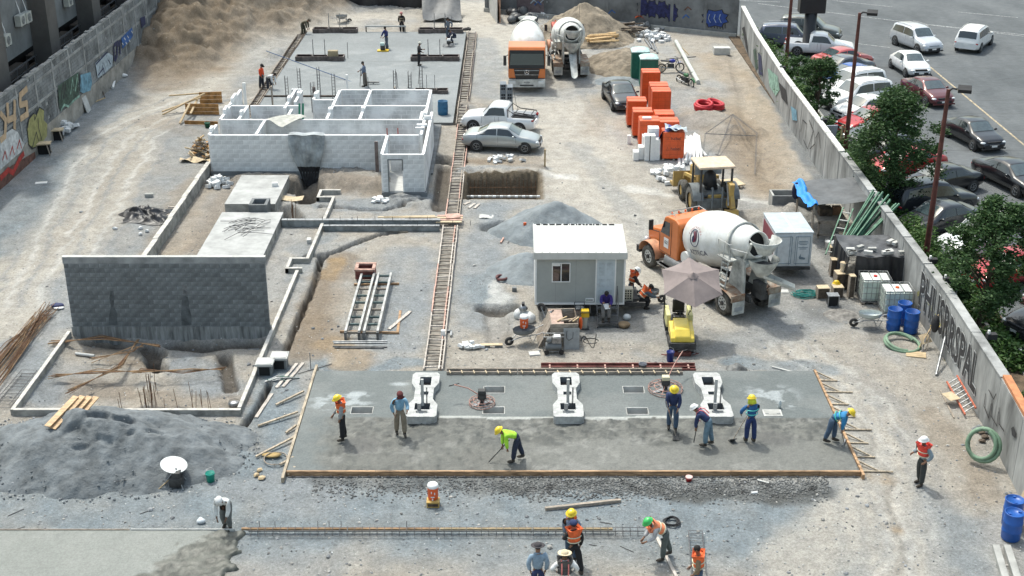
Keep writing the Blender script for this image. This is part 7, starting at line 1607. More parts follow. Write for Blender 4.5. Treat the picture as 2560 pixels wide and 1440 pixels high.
mb=MB();mb.box((0,0,.4),(.5,.4,.02),m_ply,.5,.7);mb.beam((-.3,-.2,0),(.5,.3,1.3),.04,.04,m_wood);mb.beam((.0,-.3,0),(.35,.4,1.1),.04,.04,m_wood_w);mb.beam((-.2,-.4,0),(.2,.3,.9),.05,.03,m_stp);stub('leaning boards and handles behind the green hose by the wall','leaning_tools','tools',mb,2310,868)
mb=MB();mb.box((0,0,.02),(.75,.5,.03),m_wood,-.25);stub('orange-tan plywood piece lying in front of the green hose','plywood_piece','plywood',mb,2290,886)

# black tarp shelter with blocks on top, boxes, tubes
t=thing('tarp_shelter','low shelter covered in black tarpaulin against the right wall','shelter',(15.3,52,0))
def roofz(x,y):return 1.62+.05*math.sin(x*5)*math.sin(y*4)+(fbm(np.array([[x]]),np.array([[y]]),2.2,4)[0,0]-.5)*.14
X0,X1,Y0,Y1_=14.35,16.85,51.6,54.2
mb=MB();mb.grid(lambda u,v:(lerp(X0,X1,u),lerp(Y0,Y1_,v),roofz(lerp(X0,X1,u),lerp(Y0,Y1_,v))),16,14,mat('roof_tarpaulin',(.075,.078,.085),.5,var=.2,bump=.03,bscale=3));wb(mb,'roof_sheet',t)
def drape(x0,y0,x1,y1,nm,seed):
    def f(u,v):
        x,y=lerp(x0,x1,u),lerp(y0,y1,u);z=lerp(0,roofz(x,y),v);d=(.07*math.sin(u*17+seed)+.05*math.sin(u*41+v*3))*(1-v*.8)-.10*(1-v);n_=Vector((y1-y0,-(x1-x0),0)).normalized();return(x+n_.x*-d,y+n_.y*-d,z)
    m=MB();m.grid(f,40,8,m_tarp_b,True);wb(m,nm,t)
drape(X0+.35,Y0,X1,Y0,'front_drape',1);drape(X0,Y1_,X0+.1,Y0+.1,'side_drape',2)
for k,(px,py,rz_)in enumerate(((2180,627,0),(2222,632,.4),(2112,628,0),(2150,622,.6),(2228,655,.3),(2262,690,.3),(2118,655,.2),(2136,660,.5),(2178,647,-.4),(2262,640,.2),(2225,608,.7),(2242,612,.7))):
    p=W(px,py,1.68);p=Vector((min(max(p.x,14.55),16.7),min(max(p.y,51.75),54.0),1.72));mb=MB();mb.box((0,0,.05),(.36,.17,.12),m_conc_pale if k%3 else m_conc);single(mb,'block','grey block on the black tarpaulin roof, '+('near its centre back','behind the centre, lying straight','at its far left corner','turned, left of centre at the back','right of centre','at the near right corner','outer one of the pair at the near left','inner one of the pair at the near left','at the middle of the front edge','at the right edge','lower of the pair at the far right','upper of the pair at the far right')[k],'block',p,rz_,'blocks weighing down the tarpaulin roof')
t=thing('tube_bundle','bundle of long green scaffold tubes leaning up on the wall','scaffold tubes',(15.6,54.6,0));m_gt=mat('green_tube',(.055,.14,.09),.5,.3,var=.25,scale=3)
for k in range(22):
    r_,c_=divmod(k,6);p0=Vector((14.35+c_*.14+r_*.07,54.1+rnd(-.1,.1),.6+r_*.12));p1=Vector((16.75+c_*.16+rnd(-.06,.06),57.1+c_*-.22+rnd(-.3,.3),2.25+r_*.14+rnd(-.06,.06)));mb=MB();mb.cyl(p0,p1,.055,.055,m_gt,8);wb(mb,'tube',t)
t=thing('steel_ladder','grey steel ladder frame leaning along the green tubes','ladder',(14.6,55,0));A,B_=Vector((14.2,53.9,.75)),Vector((15.5,56.6,2.0));s_=Vector((.2,-.1,0))
for q in(-1,1):mb=MB();mb.beam(A+s_*q,B_+s_*q,.05,.07,m_gt);wb(mb,'rail',t)
for k in range(6):c=A.lerp(B_,(k+.4)/6);mb=MB();mb.beam(c-s_,c+s_,.10,.03,m_conc);wb(mb,'rung',t)
def wbox(px,py,sx,sy,h,label,z=0,top=m_ply,side=m_wood_d,legs=False):
    p=W(px,py);t=thing('wooden_box',label,'wooden box',(p.x,p.y,z),rnd(-.1,.1),'wooden boxes beside the tarpaulin shelter')
    mb=MB();mb.bx(-sx/2,sx/2,0,sy,h-.03,h,top);mb.build('top_board',t)
    for a,b in((-sx/2,-sx/2+.03),(sx/2-.03,sx/2)):mb=MB();mb.bx(a,b,.01,sy-.01,0,h-.03,m_wood_w);mb.build('side_board',t)
    mb=MB();mb.bx(-sx/2+.03,sx/2-.03,.03,.05,.02,h-.05,side);mb.build('front_board',t);return t
wbox(2058,748,.50,.4,.5,'pale-topped box farthest left of the shelter boxes');wbox(2095,745,.45,.4,.48,'box that carries the yellow helmet');wbox(2105,725,.55,.5,.75,'box under the white bucket at the shelter side');wbox(2085,692,.35,.35,.8,'tall black-sided box behind the white bucket');wbox(2128,745,.25,.3,1.0,'narrow upright box against the black shelter')
wbox(2112,612,.45,.4,.5,'pale-topped box below the scaffold ladder');wbox(2140,598,.4,.35,.45,'pale-topped box half behind the scaffold ladder');wbox(2085,640,.38,.35,.42,'low box with a white sack on it')
bucket(0,0,'white bucket standing on a box beside the black shelter',m_white,.38,.14,loc=(W(2105,722).x,W(2105,722).y+.2,.75),lid=m_ply);bucket(2070,622,'white bucket on the ground beside the pale-topped boxes',m_white,.4,.16);
mb=MB();mb.ball((0,0,.2),1,mat('sack_white',(.6,.6,.6)),10,6,(.25,.2,.22));stub('white sack on the low box by the steel ladder','sack','sack',mb,2088,640,.42)
mb=MB();[mb.bx(-.24,.24,-.2,.2,z,z+.03,m_steel)for z in(.0,.48)];[mb.bx(a-.02,a+.02,-.21,-.17,0,.5,m_steel)for a in(-.22,.22)];mb.bx(-.2,.2,-.16,.18,.03,.46,m_dark);stub('dark open grey-framed crate in front of the wooden boxes','crate','crate',mb,2080,762)
mb=MB()
for k in range(16):r=rnd(.15,.45);cx,cy=rnd(-.2,.2),rnd(-.1,.1);mb.tube([(cx+r*math.cos(q*.52)*1.2,cy+r*math.sin(q*.52)*.8,.02+rnd(0,.03)+.008*k)for q in range(12)],.012,mat('teal_rope',(.02,.22,.20),.8),4,True)
stub('tangle of teal rope on the ground left of the wooden boxes','rope_tangle','rope',mb,2010,738)
mb=MB();mb.box((0,0,.01),(.38,.34,.02),m_conc_pale);stub('pale flat square lying behind the big mixer truck','paving_slab','slab',mb,1960,728)

# tarp porch with work table
t=thing('tarp_porch','grey tarpaulin canopy on thin posts over a work table','canopy',(15.2,58.8,0))
mb=MB();mb.grid(lambda u,v:(lerp(14.1,17.0,u),lerp(57.4,60.9,v),1.85+.22*u-.12*math.sin(math.pi*u)*math.sin(math.pi*v)+.03*math.sin(9*u+5*v)),12,12,m_tarp,True);wb(mb,'canopy_sheet',t)
for x,y in((14.15,57.5),(14.1,60.8),(16.6,57.5)):mb=MB();mb.bx(x-.04,x+.04,y-.04,y+.04,0,1.9,m_wood_w);wb(mb,'post',t)
mb=MB();mb.grid(lambda u,v:(lerp(13.75,14.25,u)+.08*math.sin(v*9)+.25*v*0,lerp(60.9,57.3,v)+.05*math.sin(u*7),2.0+.06*math.sin(v*22)+.05*math.cos(u*9)-.35*abs(u-.75)),6,26,mat('bright_blue_cloth',(.01,.24,.72),.6,var=.1),True);o=single(mb,'blue_cloth','bright blue plastic sheet draped on the canopy edge','plastic sheet')
mb=MB();mb.ball((13.95,60.6,1.45),1,mat('navy_cloth',(.015,.018,.05),.9),10,7,(.22,.2,.45));single(mb,'jacket','dark navy jacket hanging on the canopy corner post','jacket')
t=thing('work_table','rough timber work table under the tarpaulin canopy','table',(15.2,57.9,0));mb=MB();mb.bx(-.7,.7,0,1.5,.84,.90,m_wood_w);mb.build('tabletop',t);mb=MB();mb.bx(-.7,.7,.02,.06,.12,.22,m_wood_w);mb.bx(-.7,.7,.02,.06,.72,.84,m_wood_w);mb.build('crossbar',t)
for x in(-.66,.6):
    for y in(.02,1.4):mb=MB();mb.bx(x,x+.08,y,y+.08,0,.84,m_wood_w);mb.build('leg',t)
mb=MB();mb.bx(-.5,.1,.6,1.2,0,.35,m_wood_d);mb.box((.35,.9,.2),(.4,.3,.4),mat('clay_pot',(.30,.16,.09),.8));single(mb,'clutter','brown boxes lying on the work table under the canopy','boxes',(15.2,57.9,.9))
t=thing('concrete_trough','open grey concrete trough behind the tarpaulin canopy','trough',(13.6,61.9,0));L2=2.2
for a,b,c,d in((-.5,L2,0,.1),(-.5,L2,.9,1.0),(-.5,-.4,.1,.9),(L2-.1,L2,.1,.9)):mb=MB();mb.bx(a,b,c,d,0,.72,m_conc_dark if c==0 else m_conc);mb.build('side',t)
mb=MB();mb.bx(-.4,L2-.1,.1,.9,.02,.1,m_conc_dark);mb.build('bottom',t)

# on the slab
def trowel(x,y,r,label,hand,mtc,eng):
    t=thing('power_trowel',label,'power trowel',(x,y,.14),0,'power trowels on the slab');mb=MB()
    for q,z in((1,.03),(1,.13),(.66,.16)):mb.tube([(r*q*math.cos(k*.2618),r*q*math.sin(k*.2618),z)for k in range(24)],.014,mtc,5,True)
    for k in range(10):a=k*.628;mb.tube([(r*math.cos(a),r*math.sin(a),.03),(r*math.cos(a),r*math.sin(a),.13),(r*.15*math.cos(a),r*.15*math.sin(a),.22)],.011,mtc,4)
    mb.build('guard_ring',t)
    for k in range(4):a=k*1.571+.4;mb=MB();mb.beam((0,0,.05),(r*.85*math.cos(a),r*.85*math.sin(a),.02),.16,.008,m_steel);mb.build('blade',t)
    mb=MB();mb.cyl((0,0,.05),(0,0,.25),.08,.10,m_chas,10);mb.bx(-.15,.15,-.13,.13,.25,.42,m_chas);mb.build('gearbox',t);mb=MB();mb.bx(-.14,.14,-.12,.12,.42,.58,eng);mb.build('engine',t,bevel=.03)
    mb=MB();mb.tube([(0,0,.3),Vector(hand)*.5+Vector((0,0,.25)),hand],.022,mtc,6);mb.beam(Vector(hand)-Vector((.18,.1,0)),Vector(hand)+Vector((.18,.1,0)),.03,.03,m_black);mb.build('handle',t);return t
m_pk=mat('pink_steel',(.42,.24,.20),.6,.2,var=.2)
p=W(1205,1010,.14);trowel(p.x,p.y,.46,'small power trowel with a dark engine beside the slab openings',(-1.0,.25,.65),m_pk,m_chas)
p=W(1663,975,.14);trowel(p.x,p.y,.62,'large power trowel with cream engine and long pink handle at the slab back',(.75,1.3,.95),m_pk,mat('cream_tank',(.60,.55,.38),.5))
bucket(1675,902,'dark blue bucket below the yellow roller',mat('navy_plastic',(.012,.03,.22),.5),.42,.15,lid=None);bucket(1606,930,'grey bucket behind the maroon steel form',mat('grey_plastic',(.16,.17,.20),.7),.38,.15)
mb=MB();mb.box((0,0,.1),(.9,.22,.16),m_mar,.03);mb.tube([(-.45,0,.05),(-.7,-.1,.1),(-.5,-.2,.12)],.02,m_mar,5);mb.tube([(.45,.1,.1),(.75,.0,.1),(.5,-.15,.1)],.02,m_mar,5);stub('maroon steel drag box lying in front of the roller drum','drag_box','steel box',mb,1698,888)
plank(1930,918,1996,934,'pale bar lying behind the far right slab corner',.07,.04,mt=m_conc_pale)
mb=MB();mb.bx(-.33,.33,-.24,.24,0,.02,m_conc_pale);mb.bx(-.28,.28,-.19,.19,.02,.024,m_conc);[mb.bx(s*.2-.06,s*.2+.06,-.1,-.04,.024,.028,m_conc_dark)for s in(-1,1)];p=W(1931,1033,.14);single(mb,'access_cover','pale rectangular cover plate set on the right of the slab','cover plate',(p.x,p.y,.14))
mb=MB();mb.lathe([(.001,0),(.05,0),(.055,.2),(.03,.28),(.02,.32),(.001,.32)],mat('clear_plastic',(.5,.55,.56),.2),n=10);p=W(1949,1020,.14);single(mb,'bottle','clear plastic bottle standing behind the cover plate','bottle',(p.x,p.y,.14))


# wrapped pallets
m_ow=mat('orange_wrap',(.68,.10,.022),.42,var=.10,scale=1.2,bump=.02,bscale=4,rnd=.05);m_owt=mat('orange_wrap_top',(.70,.13,.045),.42,var=.10,scale=1.2,bump=.02,bscale=4)
def pallet(x,y,h,label,w=1.16,d=1.10,txt=False):
    t=thing('wrapped_pallet',label,'wrapped pallet',(x,y,0),rnd(-.03,.03),'orange wrapped pallets of blocks');mb=MB();mb.bx(-w/2,w/2,0,d,.10,h,m_ow);mb.build('wrapped_load',t,bevel=.03)
    mb=MB();mb.bx(-w/2+.03,w/2-.03,.03,d-.03,h,h+.008,m_owt);mb.bx(-w/2,w/2,d*.48,d*.52,h+.006,h+.02,m_ow);mb.build('top_film',t)
    mb=MB();cr_=mat('orange_crease',(.42,.055,.012),.6);[mb.bx(-w/2+.03,w/2-.03,-.004,.001,z-.005,z+.005,cr_)for z in[.10+j*.25 for j in range(1,int((h-.1)/.25))]];[mb.bx(q-.005,q+.005,-.004,.001,.14,h-.04,cr_)for q in(-.2,.22)];[mb.bx(-w/2-.004,-w/2+.001,q-.006,q+.006,.14,h-.04,cr_)for q in(.3,.56,.82)];mb.build('film_crease',t)
    for q in(-.5,0,.42):mb=MB();mb.bx(q*w,q*w+.1,0,d,0,.10,m_wood_w);mb.build('pallet_bearer',t)
    if txt:
        for z in(h*.78,h*.42):mb=MB();text_geo('hebel',.26,m_chas,mb,Matrix.Translation((.12,-.006,z))@Matrix.Rotation(math.pi/2,4,'X'));mb.tube([(-.42,-.005,z-.06),(-.34,-.005,z+.08),(-.26,-.005,z-.06)],.008,m_chas,4,True);mb.build('printing',t)
    return t
for x,y,h,lb in((8.95,82.1,1.95,'farthest orange pallet just in front of the green toilets'),(9.2,79.6,1.72,'orange pallet second in the back right stack'),(9.22,78.3,1.72,'orange pallet nearest in the back right stack'),(7.55,76.5,1.6,'orange pallet at the back of the left row beside the dark sedan'),(7.7,74.3,1.55,'orange pallet in the middle of the left row'),(7.9,72.2,1.62,'nearest orange pallet of the left row with a white slab on top'),(9.1,75.2,1.15,'lower orange pallet in the middle of the right row'),(9.2,73.6,1.15,'lower orange pallet behind the white block stack')):
    pallet(x,y,h,lb)
pallet(9.02,69.9,1.62,'orange pallet with printed front beside the white blocks',1.2,1.0,True)
mb=MB();mb.box((0,0,.05),(.5,.3,.1),m_white);single(mb,'foam_slab','white slab lying on the nearest left orange pallet','slab',(7.75,72.6,1.63))
mb=MB();mb.grid(lambda u,v:(lerp(8.2,9.5,u)-.25*(1-v),lerp(70.0,70.9,v),1.72+.1*math.sin(9*u+v*4)-(max(0,.35-u)*3.2)),16,8,mat('blue_sheet',(.02,.07,.30),.5,var=.3),True);single(mb,'blue_sheet','blue plastic sheet thrown over the printed orange pallet','plastic sheet')
mb=MB();mb.grid(lambda u,v:(lerp(8.55,9.75,u),lerp(69.85,70.7,v),1.86+.08*math.sin(11*u-v*5)-.12*u),12,6,mat('pale_sheet',(.50,.57,.60),.5,var=.2),True);single(mb,'pale_sheet','pale grey sheet lying beside the blue one on the printed pallet','plastic sheet')
t=thing('block_stack','stack of white lightweight blocks beside the printed orange pallet','block stack',(7.7,70.0,0));bme=MB().box((0,0,0),(.285,.58,.235),m_white).mesh('block')
for i,(cx,cy,hh)in enumerate(((-.75,.2,2),(-.45,.35,3),(-.15,.15,6),(.15,.15,6),(.42,.2,5),(.1,.8,7),(.4,.8,7),(-.2,.8,5))):
    for k in range(hh):inst(bme,'block',t,(cx,cy,.12+k*.24),rnd(-.04,.04))
mb=MB();mb.bx(-.02,.02,-.155,-.145,0,1.45,m_chas);mb.build('strap',t)
mb=MB();mb.box((0,0,.25),(.2,.25,.5),m_white);stub('single white block standing left of the orange pallets','block','block',mb,1572,358)
block_heap(1680,440,0,'scattered heap of white lightweight blocks above the backhoe',m_stone_w,(.42,.24,.2),(1.1,1.6),34);block_heap(548,462,0,'heap of small white blocks in the corner by the low wall',m_stone_w,(.4,.2,.2),(.65,.85),34);block_heap(1262,402,0,'white and brown rubble in front of the silver sedan',m_stone_w,(.4,.2,.14),(1.3,.5),18)
block_heap(160,330,0,'heap of white rubble against the left boundary wall',m_stone_w,(.4,.3,.25),(1.0,1.2),22);block_heap(950,503,0,'white broken pieces left of the small doorway room',m_stone_w,(.35,.2,.1),(.6,.4),10)
# portable toilets
for x,y,lb in((8.75,87.6,'farther green portable toilet with pale roof'),(9.15,85.6,'nearer green portable toilet with pale roof')):
    t=thing('portable_toilet',lb,'portable toilet',(x,y,0),0,'green portable toilets');m_pt=mat('toilet_green',(.012,.13,.09),.5,var=.1);mb=MB();mb.bx(-.55,.55,0,1.1,.05,2.0,m_pt);mb.build('cabin',t,bevel=.03)
    for s in(-1,1):mb=MB();mb.bx(s*.55-.04,s*.55+.04,-.03,.04,.05,2.0,m_pt);mb.build('corner_post',t)
    mb=MB();mb.grid(lambda u,v:(lerp(-.62,.62,u),lerp(-.08,1.18,v),2.0+.18*(1-(2*u-1)**4)*(1-(2*v-1)**4)),8,8,mat('toilet_roof',(.45,.62,.60),.5));mb.bx(-.62,.62,-.08,1.18,1.94,2.0,mat('toilet_roof',(.45,.62,.6)));mb.build('roof',t);mb=MB();mb.bx(-.565,-.552,.2,.9,.2,1.85,m_pt);mb.build('door',t)
def moto(x,y,rz,label,mt):
    t=thing('motorcycle',label,'motorcycle',(x,y,0),R(rz),'motorcycles')
    for wx in(-.65,.68):
        m=MB();m.tube([(wx+.29*math.cos(k*.35),0,.31+.29*math.sin(k*.35))for k in range(18)],.045,m_rubber,6,True);w_=m.build('wheel',t);m=MB();[m.beam((wx,0,.31),(wx+.27*math.cos(k*.785),0,.31+.27*math.sin(k*.785)),.01,.02,m_steel)for k in range(8)];m.build('spokes',w_)
    m=MB();m.bx(-.2,.22,-.12,.12,.28,.58,m_chas);m.build('engine',t);m=MB();m.ball((.1,0,.78),1,mt,10,6,(.26,.15,.14));m.build('fuel_tank',t);m=MB();m.beam((-.72,0,.84),(-.05,0,.78),.2,.08,m_black);m.build('seat',t)
    m=MB();m.tube([(.68,.07,.31),(.45,.07,.95)],.025,m_steel,6);m.tube([(.68,-.07,.31),(.45,-.07,.95)],.025,m_steel,6);m.build('fork',t);m=MB();m.tube([(.38,.36,1.02),(.46,.1,1.0),(.46,-.1,1.0),(.38,-.36,1.02)],.018,m_chas,6);m.build('handlebar',t)
    m=MB();m.grid(lambda u,v:(.68+.37*math.cos(.3+1.9*u),lerp(-.07,.07,v),.33+.37*math.sin(.3+1.9*u)),6,1,mt,True);m.build('mudguard',t);m=MB();m.tube([(.45,0,.9),(-.1,0,.7),(-.65,0,.4)],.03,m_chas,6);m.tube([(-.1,0,.6),(-.2,0,.3),(.3,0,.25),(.42,0,.8)],.025,m_chas,6);m.tube([(.1,-.12,.3),(-.5,-.14,.35),(-.8,-.14,.45)],.04,m_steel,6);m.build('frame',t)
    return t
moto(*W(1676,180)[:2],10,'blue motorcycle beside the long grey pipe',mat('moto_blue',(.02,.03,.30),.35,coat=.3));moto(*W(1712,215)[:2],-60,'green dirt motorcycle at the near end of the long grey pipe',mat('moto_green',(.06,.20,.08),.5))
bar(1690,108,1745,216,'long pale grey pipe lying beside the motorcycles',.15,mat('pale_pipe',(.52,.54,.50),.6,var=.1),.15,.15,'pipe','pipe');bar(1665,148,1740,142,'dark steel bar behind the blue motorcycle',.03,m_stp);bar(1706,120,1722,137,'tan stick right of the long grey pipe',.03,m_wood)
mb=MB();mb.bx(-.6,.6,0,.7,0,.5,m_conc_pale);stub('pale concrete block near the far wall corner','concrete_block','concrete block',mb,1805,137)
for k,(px,py,nt_,lb)in enumerate(((1757,277,4,'left red corrugated hose coil'),(1785,272,3.4,'right red corrugated hose coil half behind the other'))):
    coil(*W(px,py)[:2],.03,.50,.10,nt_,mat('red_hose',(.50,.018,.03),.5,var=.12),lb,tilt=R(12),group='red hose coils',jit=.06,rot=.3+k)
for k in range(11):a=1700+(k%6)*9+(k//6)*8;bar(a-2+k*1.2,418-(k%3)*4+(k//6)*-4,1698+k*4.8,345+(k%4)*3,'white plastic pipe in the bundle right of the printed pallet',.09,m_white,.09+(k//6)*.17,.09+(k//6)*.17,'plastic_pipe','pipe','white plastic pipes in a bundle')
bar(1766,395,1726,344,'white plastic pipe lying apart to the right of the pipe bundle',.09,m_white,.1,.1,'plastic_pipe','pipe')
for k in range(3):bar(1612+k*10,100+k*2,1628+k*8,122+k*6,('left','middle','right')[k]+' of the three grey pipes behind the green toilets',.07,m_steel,.07,.07,'pipe','pipe')
mb=MB();c=W(1820,400)
for a,b in(((1755,405),(1760,372)),((1760,372),(1828,322)),((1828,322),(1888,370)),((1888,370),(1886,440)),((1760,372),(1885,378)),((1828,322),(1790,400)),((1828,322),(1860,372)),((1786,398),(1808,400))):
    for o in(0,.06):A,B_=W(*a),W(*b);A.z=.3 if a[1]>390 else .9;B_.z=.1 if b[1]>390 else .9;mb.cyl(A-c+V((o,o),0),B_-c+V((o,o),0),.012,.012,m_rebar_g,5)
single(mb,'wire_pyramid','open frame of dark rebar standing on the dirt right of the pipes','rebar frame',c)
t=thing('pallet_board','pale plywood sheet lying on a pallet right of the backhoe','plywood',(*W(1842,472)[:2],0),.3);mb=MB();mb.bx(-.5,.5,0,1.1,.14,.20,m_ply);mb.build('sheet',t)
for k in range(4):mb=MB();mb.bx(-.75+k*.3,-.62+k*.3,-.1,1.2,.02,.12,m_wood_w);mb.build('slat',t)
# timber stack, rubble heap, bags behind the trucks
for k in range(26):
    r_=k//9;a=W(1462+rnd(-4,14),108+(k%9)*2.0-r_*2-rnd(0,4));b=W(1536+rnd(-10,12),100+(k%9)*2.3-r_*2-rnd(0,4));c=(a+b)/2;mb=MB();z=.35+r_*.14+(k%9)*.02;mb.beam(a-c,b-c,.14,.10,mat('new_timber',(.60,.42,.22),.8,var=.15,rnd=.15));single(mb,'timber','new yellow timber in the stack behind the rear-facing mixer truck','timber',(c.x,c.y,z),0,'new timbers in the stack')
for k in range(22):a=W(1462+rnd(0,50),82+rnd(-8,14));b=W(1560+rnd(0,60),84+rnd(-14,12));c=(a+b)/2;mb=MB();mb.beam(a-c,b-c,.14,.08,m_wood_d if k%2 else m_wood_w);single(mb,'old_timber','old brown timber heaped in front of the far wall','timber',(c.x,c.y,.25+rnd(0,.5)),0,'old timbers heaped by the far wall')
block_heap(1625,95,0,'white and grey rubble heap in front of the far wall',m_stone_w,(.45,.3,.22),(1.6,1.8),46);block_heap(1612,75,0,'grey rubble behind the white rubble by the far wall',m_stone_g,(.45,.3,.22),(1.6,1.4),26)
mb=MB();mb.grid(lambda u,v:(lerp(-.7,.7,u),lerp(-.5,.5,v),.5+.2*math.sin(7*u+3*v)*math.cos(5*v)),10,8,m_orange,True);stub('orange-red plastic sheet crumpled on the rubble by the far wall','orange_sheet','plastic sheet',mb,1608,66,.3)
for k in range(9):mb=MB();mb.ball((0,0,.3),1,m_tarp_b if k%2 else m_tarp,8,6,(rnd(.4,.7),rnd(.3,.5),rnd(.3,.55)));stub('dark bag in the rubbish heap behind the flat-fronted truck','rubbish_bag','bag',mb,1268+rnd(0,60),58-rnd(0,26),0,rnd(0,3),'dark bags in the rubbish heap')
block_heap(1355,40,0,'pale rubble between the two far trucks',m_stone_w,(.4,.3,.2),(1.2,1.0),22)
t=thing('sheet_gate','rusty and white sheet metal gate ajar at the left end of the far wall','gate',(-1.7,108.5,0));mb=MB();mb.beam((-.25,2.5,1.1),(.5,-2.3,1.1),.06,2.2,m_conc_pale);mb.build('gate_leaf',t);mb=MB();mb.beam((.1,2.2,1.05),(.75,-2.6,1.05),.05,2.0,mat('rust_sheet',(.36,.22,.15),.8,var=.4,scale=1.5));mb.build('gate_leaf',t)
# far edge: black sheeting, purple awning, wheelbarrow
t=thing('black_sheeting','long black plastic sheeting strung across the far end of the site','plastic sheet',(-10,111.5,0))
mb=MB();mb.grid(lambda u,v:(lerp(-20,-4.8,u),lerp(113.5,110.5,u)+.25*math.sin(u*23)*(1-v)+.1*math.sin(u*61),lerp(.0,2.8,v)+.15*math.sin(u*14)),60,8,m_tarp_b,True);wb(mb,'sheet',t);mb=MB();mb.grid(lambda u,v:(lerp(-7.6,-4.4,u)+.3*v,lerp(110.3,106.5,v),.25+2.0*(1-v)**2+.12*math.sin(9*u+3*v)),14,10,m_tarp,True);wb(mb,'fallen_sheet',t)
for x in(-18,-14,-10,-6):mb=MB();mb.bx(x-.05,x+.05,112,112.1,0,3,m_wood_w);wb(mb,'post',t)
t=thing('purple_awning','purple cloth awning on thin black posts at the far left','awning',(-20.3,109,0));mb=MB();mb.grid(lambda u,v:(lerp(-1.6,1.6,u),lerp(-1.4,1.6,v),2.15+.1*math.sin(8*u)),8,6,mat('purple_cloth',(.05,.04,.22),.8),True);mb.build('cloth',t)
for x,y in((-1.5,-1.3),(0,-1.4),(1.5,-1.3),(1.5,1.5),(-1.5,1.5)):mb=MB();mb.cyl((x,y,0),(x,y,2.2),.04,.04,m_chas,6);mb.build('post',t)
block_heap(665,35,0,'pale rubbish under the purple awning',m_stone_w,(.5,.3,.2),(1.1,.8),14)
wheelbarrow(*W(855,58)[:2],10,'grey wheelbarrow at the far edge behind the far slab',m_steel);bar(720,12,770,20,'white pipe lying at the far edge',.08,m_white,.1,.1,'pipe','pipe')
mb=MB();mb.bx(-1.6,1.6,-.05,.05,.75,.85,m_conc_pale);[mb.bx(s-.05,s+.05,-.05,.05,0,.75,m_wood_w)for s in(-1.55,1.5)];stub('pale timber barrier at the far edge beside the man in black','barrier','barrier',mb,965,84)
barrel(-4.3,78.8,'open teal-blue barrel beside the white rooms',False,mat('teal_barrel',(.02,.12,.24),.5),'blue plastic barrels',.32,.98);mb=MB();mb.bx(-.15,.15,-.15,.15,0,.42,mat('jerry_white',(.55,.60,.62),.4));mb.cyl((0,0,.42),(0,0,.5),.05,.05,m_white,8);stub('pale jerrycan beside the teal-blue barrel','jerrycan','jerrycan',mb,1129,283)
t=thing('block_pillar_stack','tall stack of grey hollow blocks behind the white pickup','block stack',(-.35,78.9,0));hb=MB().box((0,0,0),(.385,.38,.185),mat('hollow_block',(.19,.215,.24),.9,var=.15,rnd=.1)).mesh('hollow_block');hd=MB().box((0,0,0),(.10,.01,.12),m_dark).mesh('block_hole')
for i in range(2):
    for k in range(10-i):
        for j in range(2):inst(hb,'hollow_block',t,(-.2+i*.40,j*.40,.25+k*.19),rnd(-.02,.02))
        if k%3!=1:inst(hd,'block_hole',t,(-.26+i*.40,-.195,.25+k*.19));inst(hd,'block_hole',t,(-.13+i*.40,-.195,.25+k*.19))
mb=MB();mb.bx(-.42,.42,-.25,.65,0,.14,m_wood_w);mb.build('pallet',t);mb=MB();mb.tube([(.43,-.2,1.9),(.6,-.25,.9),(.75,-.3,.4)],.012,m_stp,4);mb.build('strap',t)
mb=MB();mb.bx(-.05,.05,-.05,.05,0,1.0,m_wood);stub('tan wooden stake right of the rubble in front of the silver sedan','stake','stake',mb,1362,420)
# pit cage
t=thing('pit_reinforcement','rusty reinforcement lining the back of the excavated pit','rebar cage',(-.5,66.5,-1.5))
for k in range(17):mb=MB();mb.cyl((-1.75+k*.22,.0,0),(-1.75+k*.22+rnd(-.02,.02),.25,rnd(1.35,1.6)),.016,.016,m_rebar,5);mb.build('upright_bar',t)
for z in(.25,.65,1.05):mb=MB();mb.cyl((-1.8,.08,z),(1.8,.12,z),.014,.014,m_rebar,5);mb.build('cross_bar',t)
mb=MB()
for k in range(20):mb.box((-1.75+k*.19,-2.75,1.55),(.17,.12,.08),m_stone_w if k%2 else m_stone,rnd(-.2,.2))
o=mb.build('edge_stones',t)
# left side: excavation shoring, firewood, tarp heap
t=thing('timber_shoring','orange timber shoring boards around a pit left of the white rooms','shoring',(-18.9,79.5,0))
for i,(a,b,zz)in enumerate((((465,285),(548,286),.55),((500,258),(556,256),.6),((462,312),(545,314),.15))):
    for k in range(3 if i<2 else 1):A,B_=W(*a),W(*b);mb=MB();mb.beam(A+V((0,0),zz-k*.25),B_+V((0,0),zz-k*.25),.05,.23,m_wood_o);wb(mb,'board',t)
for a,b,za,zb in(((405,285),(505,272),.15,.75),((407,290),(515,268),.1,.9),((450,312),(478,285),.1,.7),((425,258),(500,256),.5,.6),((500,262),(478,300),.6,.4)):
    A,B_=W(*a),W(*b);mb=MB();mb.beam(A+V((0,0),za),B_+V((0,0),zb),.12,.07,m_wood);wb(mb,'strut',t)
bucket(519,318,'dark green bucket at the corner of the orange shoring',mat('dark_green_plastic',(.01,.10,.06),.6),.3,.17)
t=thing('firewood_heap','heap of split timber offcuts against the left end of the white wall','timber heap',Wg(497,385))
for k in range(60):r=random.random();a=rnd(0,6.28);L_=rnd(.3,.8);h=(1-r)*.9;c=Vector((r*.75*math.cos(a)+.15,r*1.1*math.sin(a),.08+h*rnd(.3,1)));d=Vector((rnd(-1,1),rnd(-1,1),rnd(-.5,.6))).normalized()*L_/2;mb=MB();mb.beam(c-d,c+d,.12,.06,random.choice((m_wood,m_wood_w,m_wood_o,m_ply)));mb.build('offcut',t)
mb=MB();mb.grid(lambda u,v:(lerp(-.9,.8,u),lerp(-.3,.3,v)-.2*u,.12+.10*math.sin(9*u+4*v)),12,4,m_ply,True);stub('curled pale sheet in front of the timber offcuts','curled_sheet','sheet',mb,492,402)
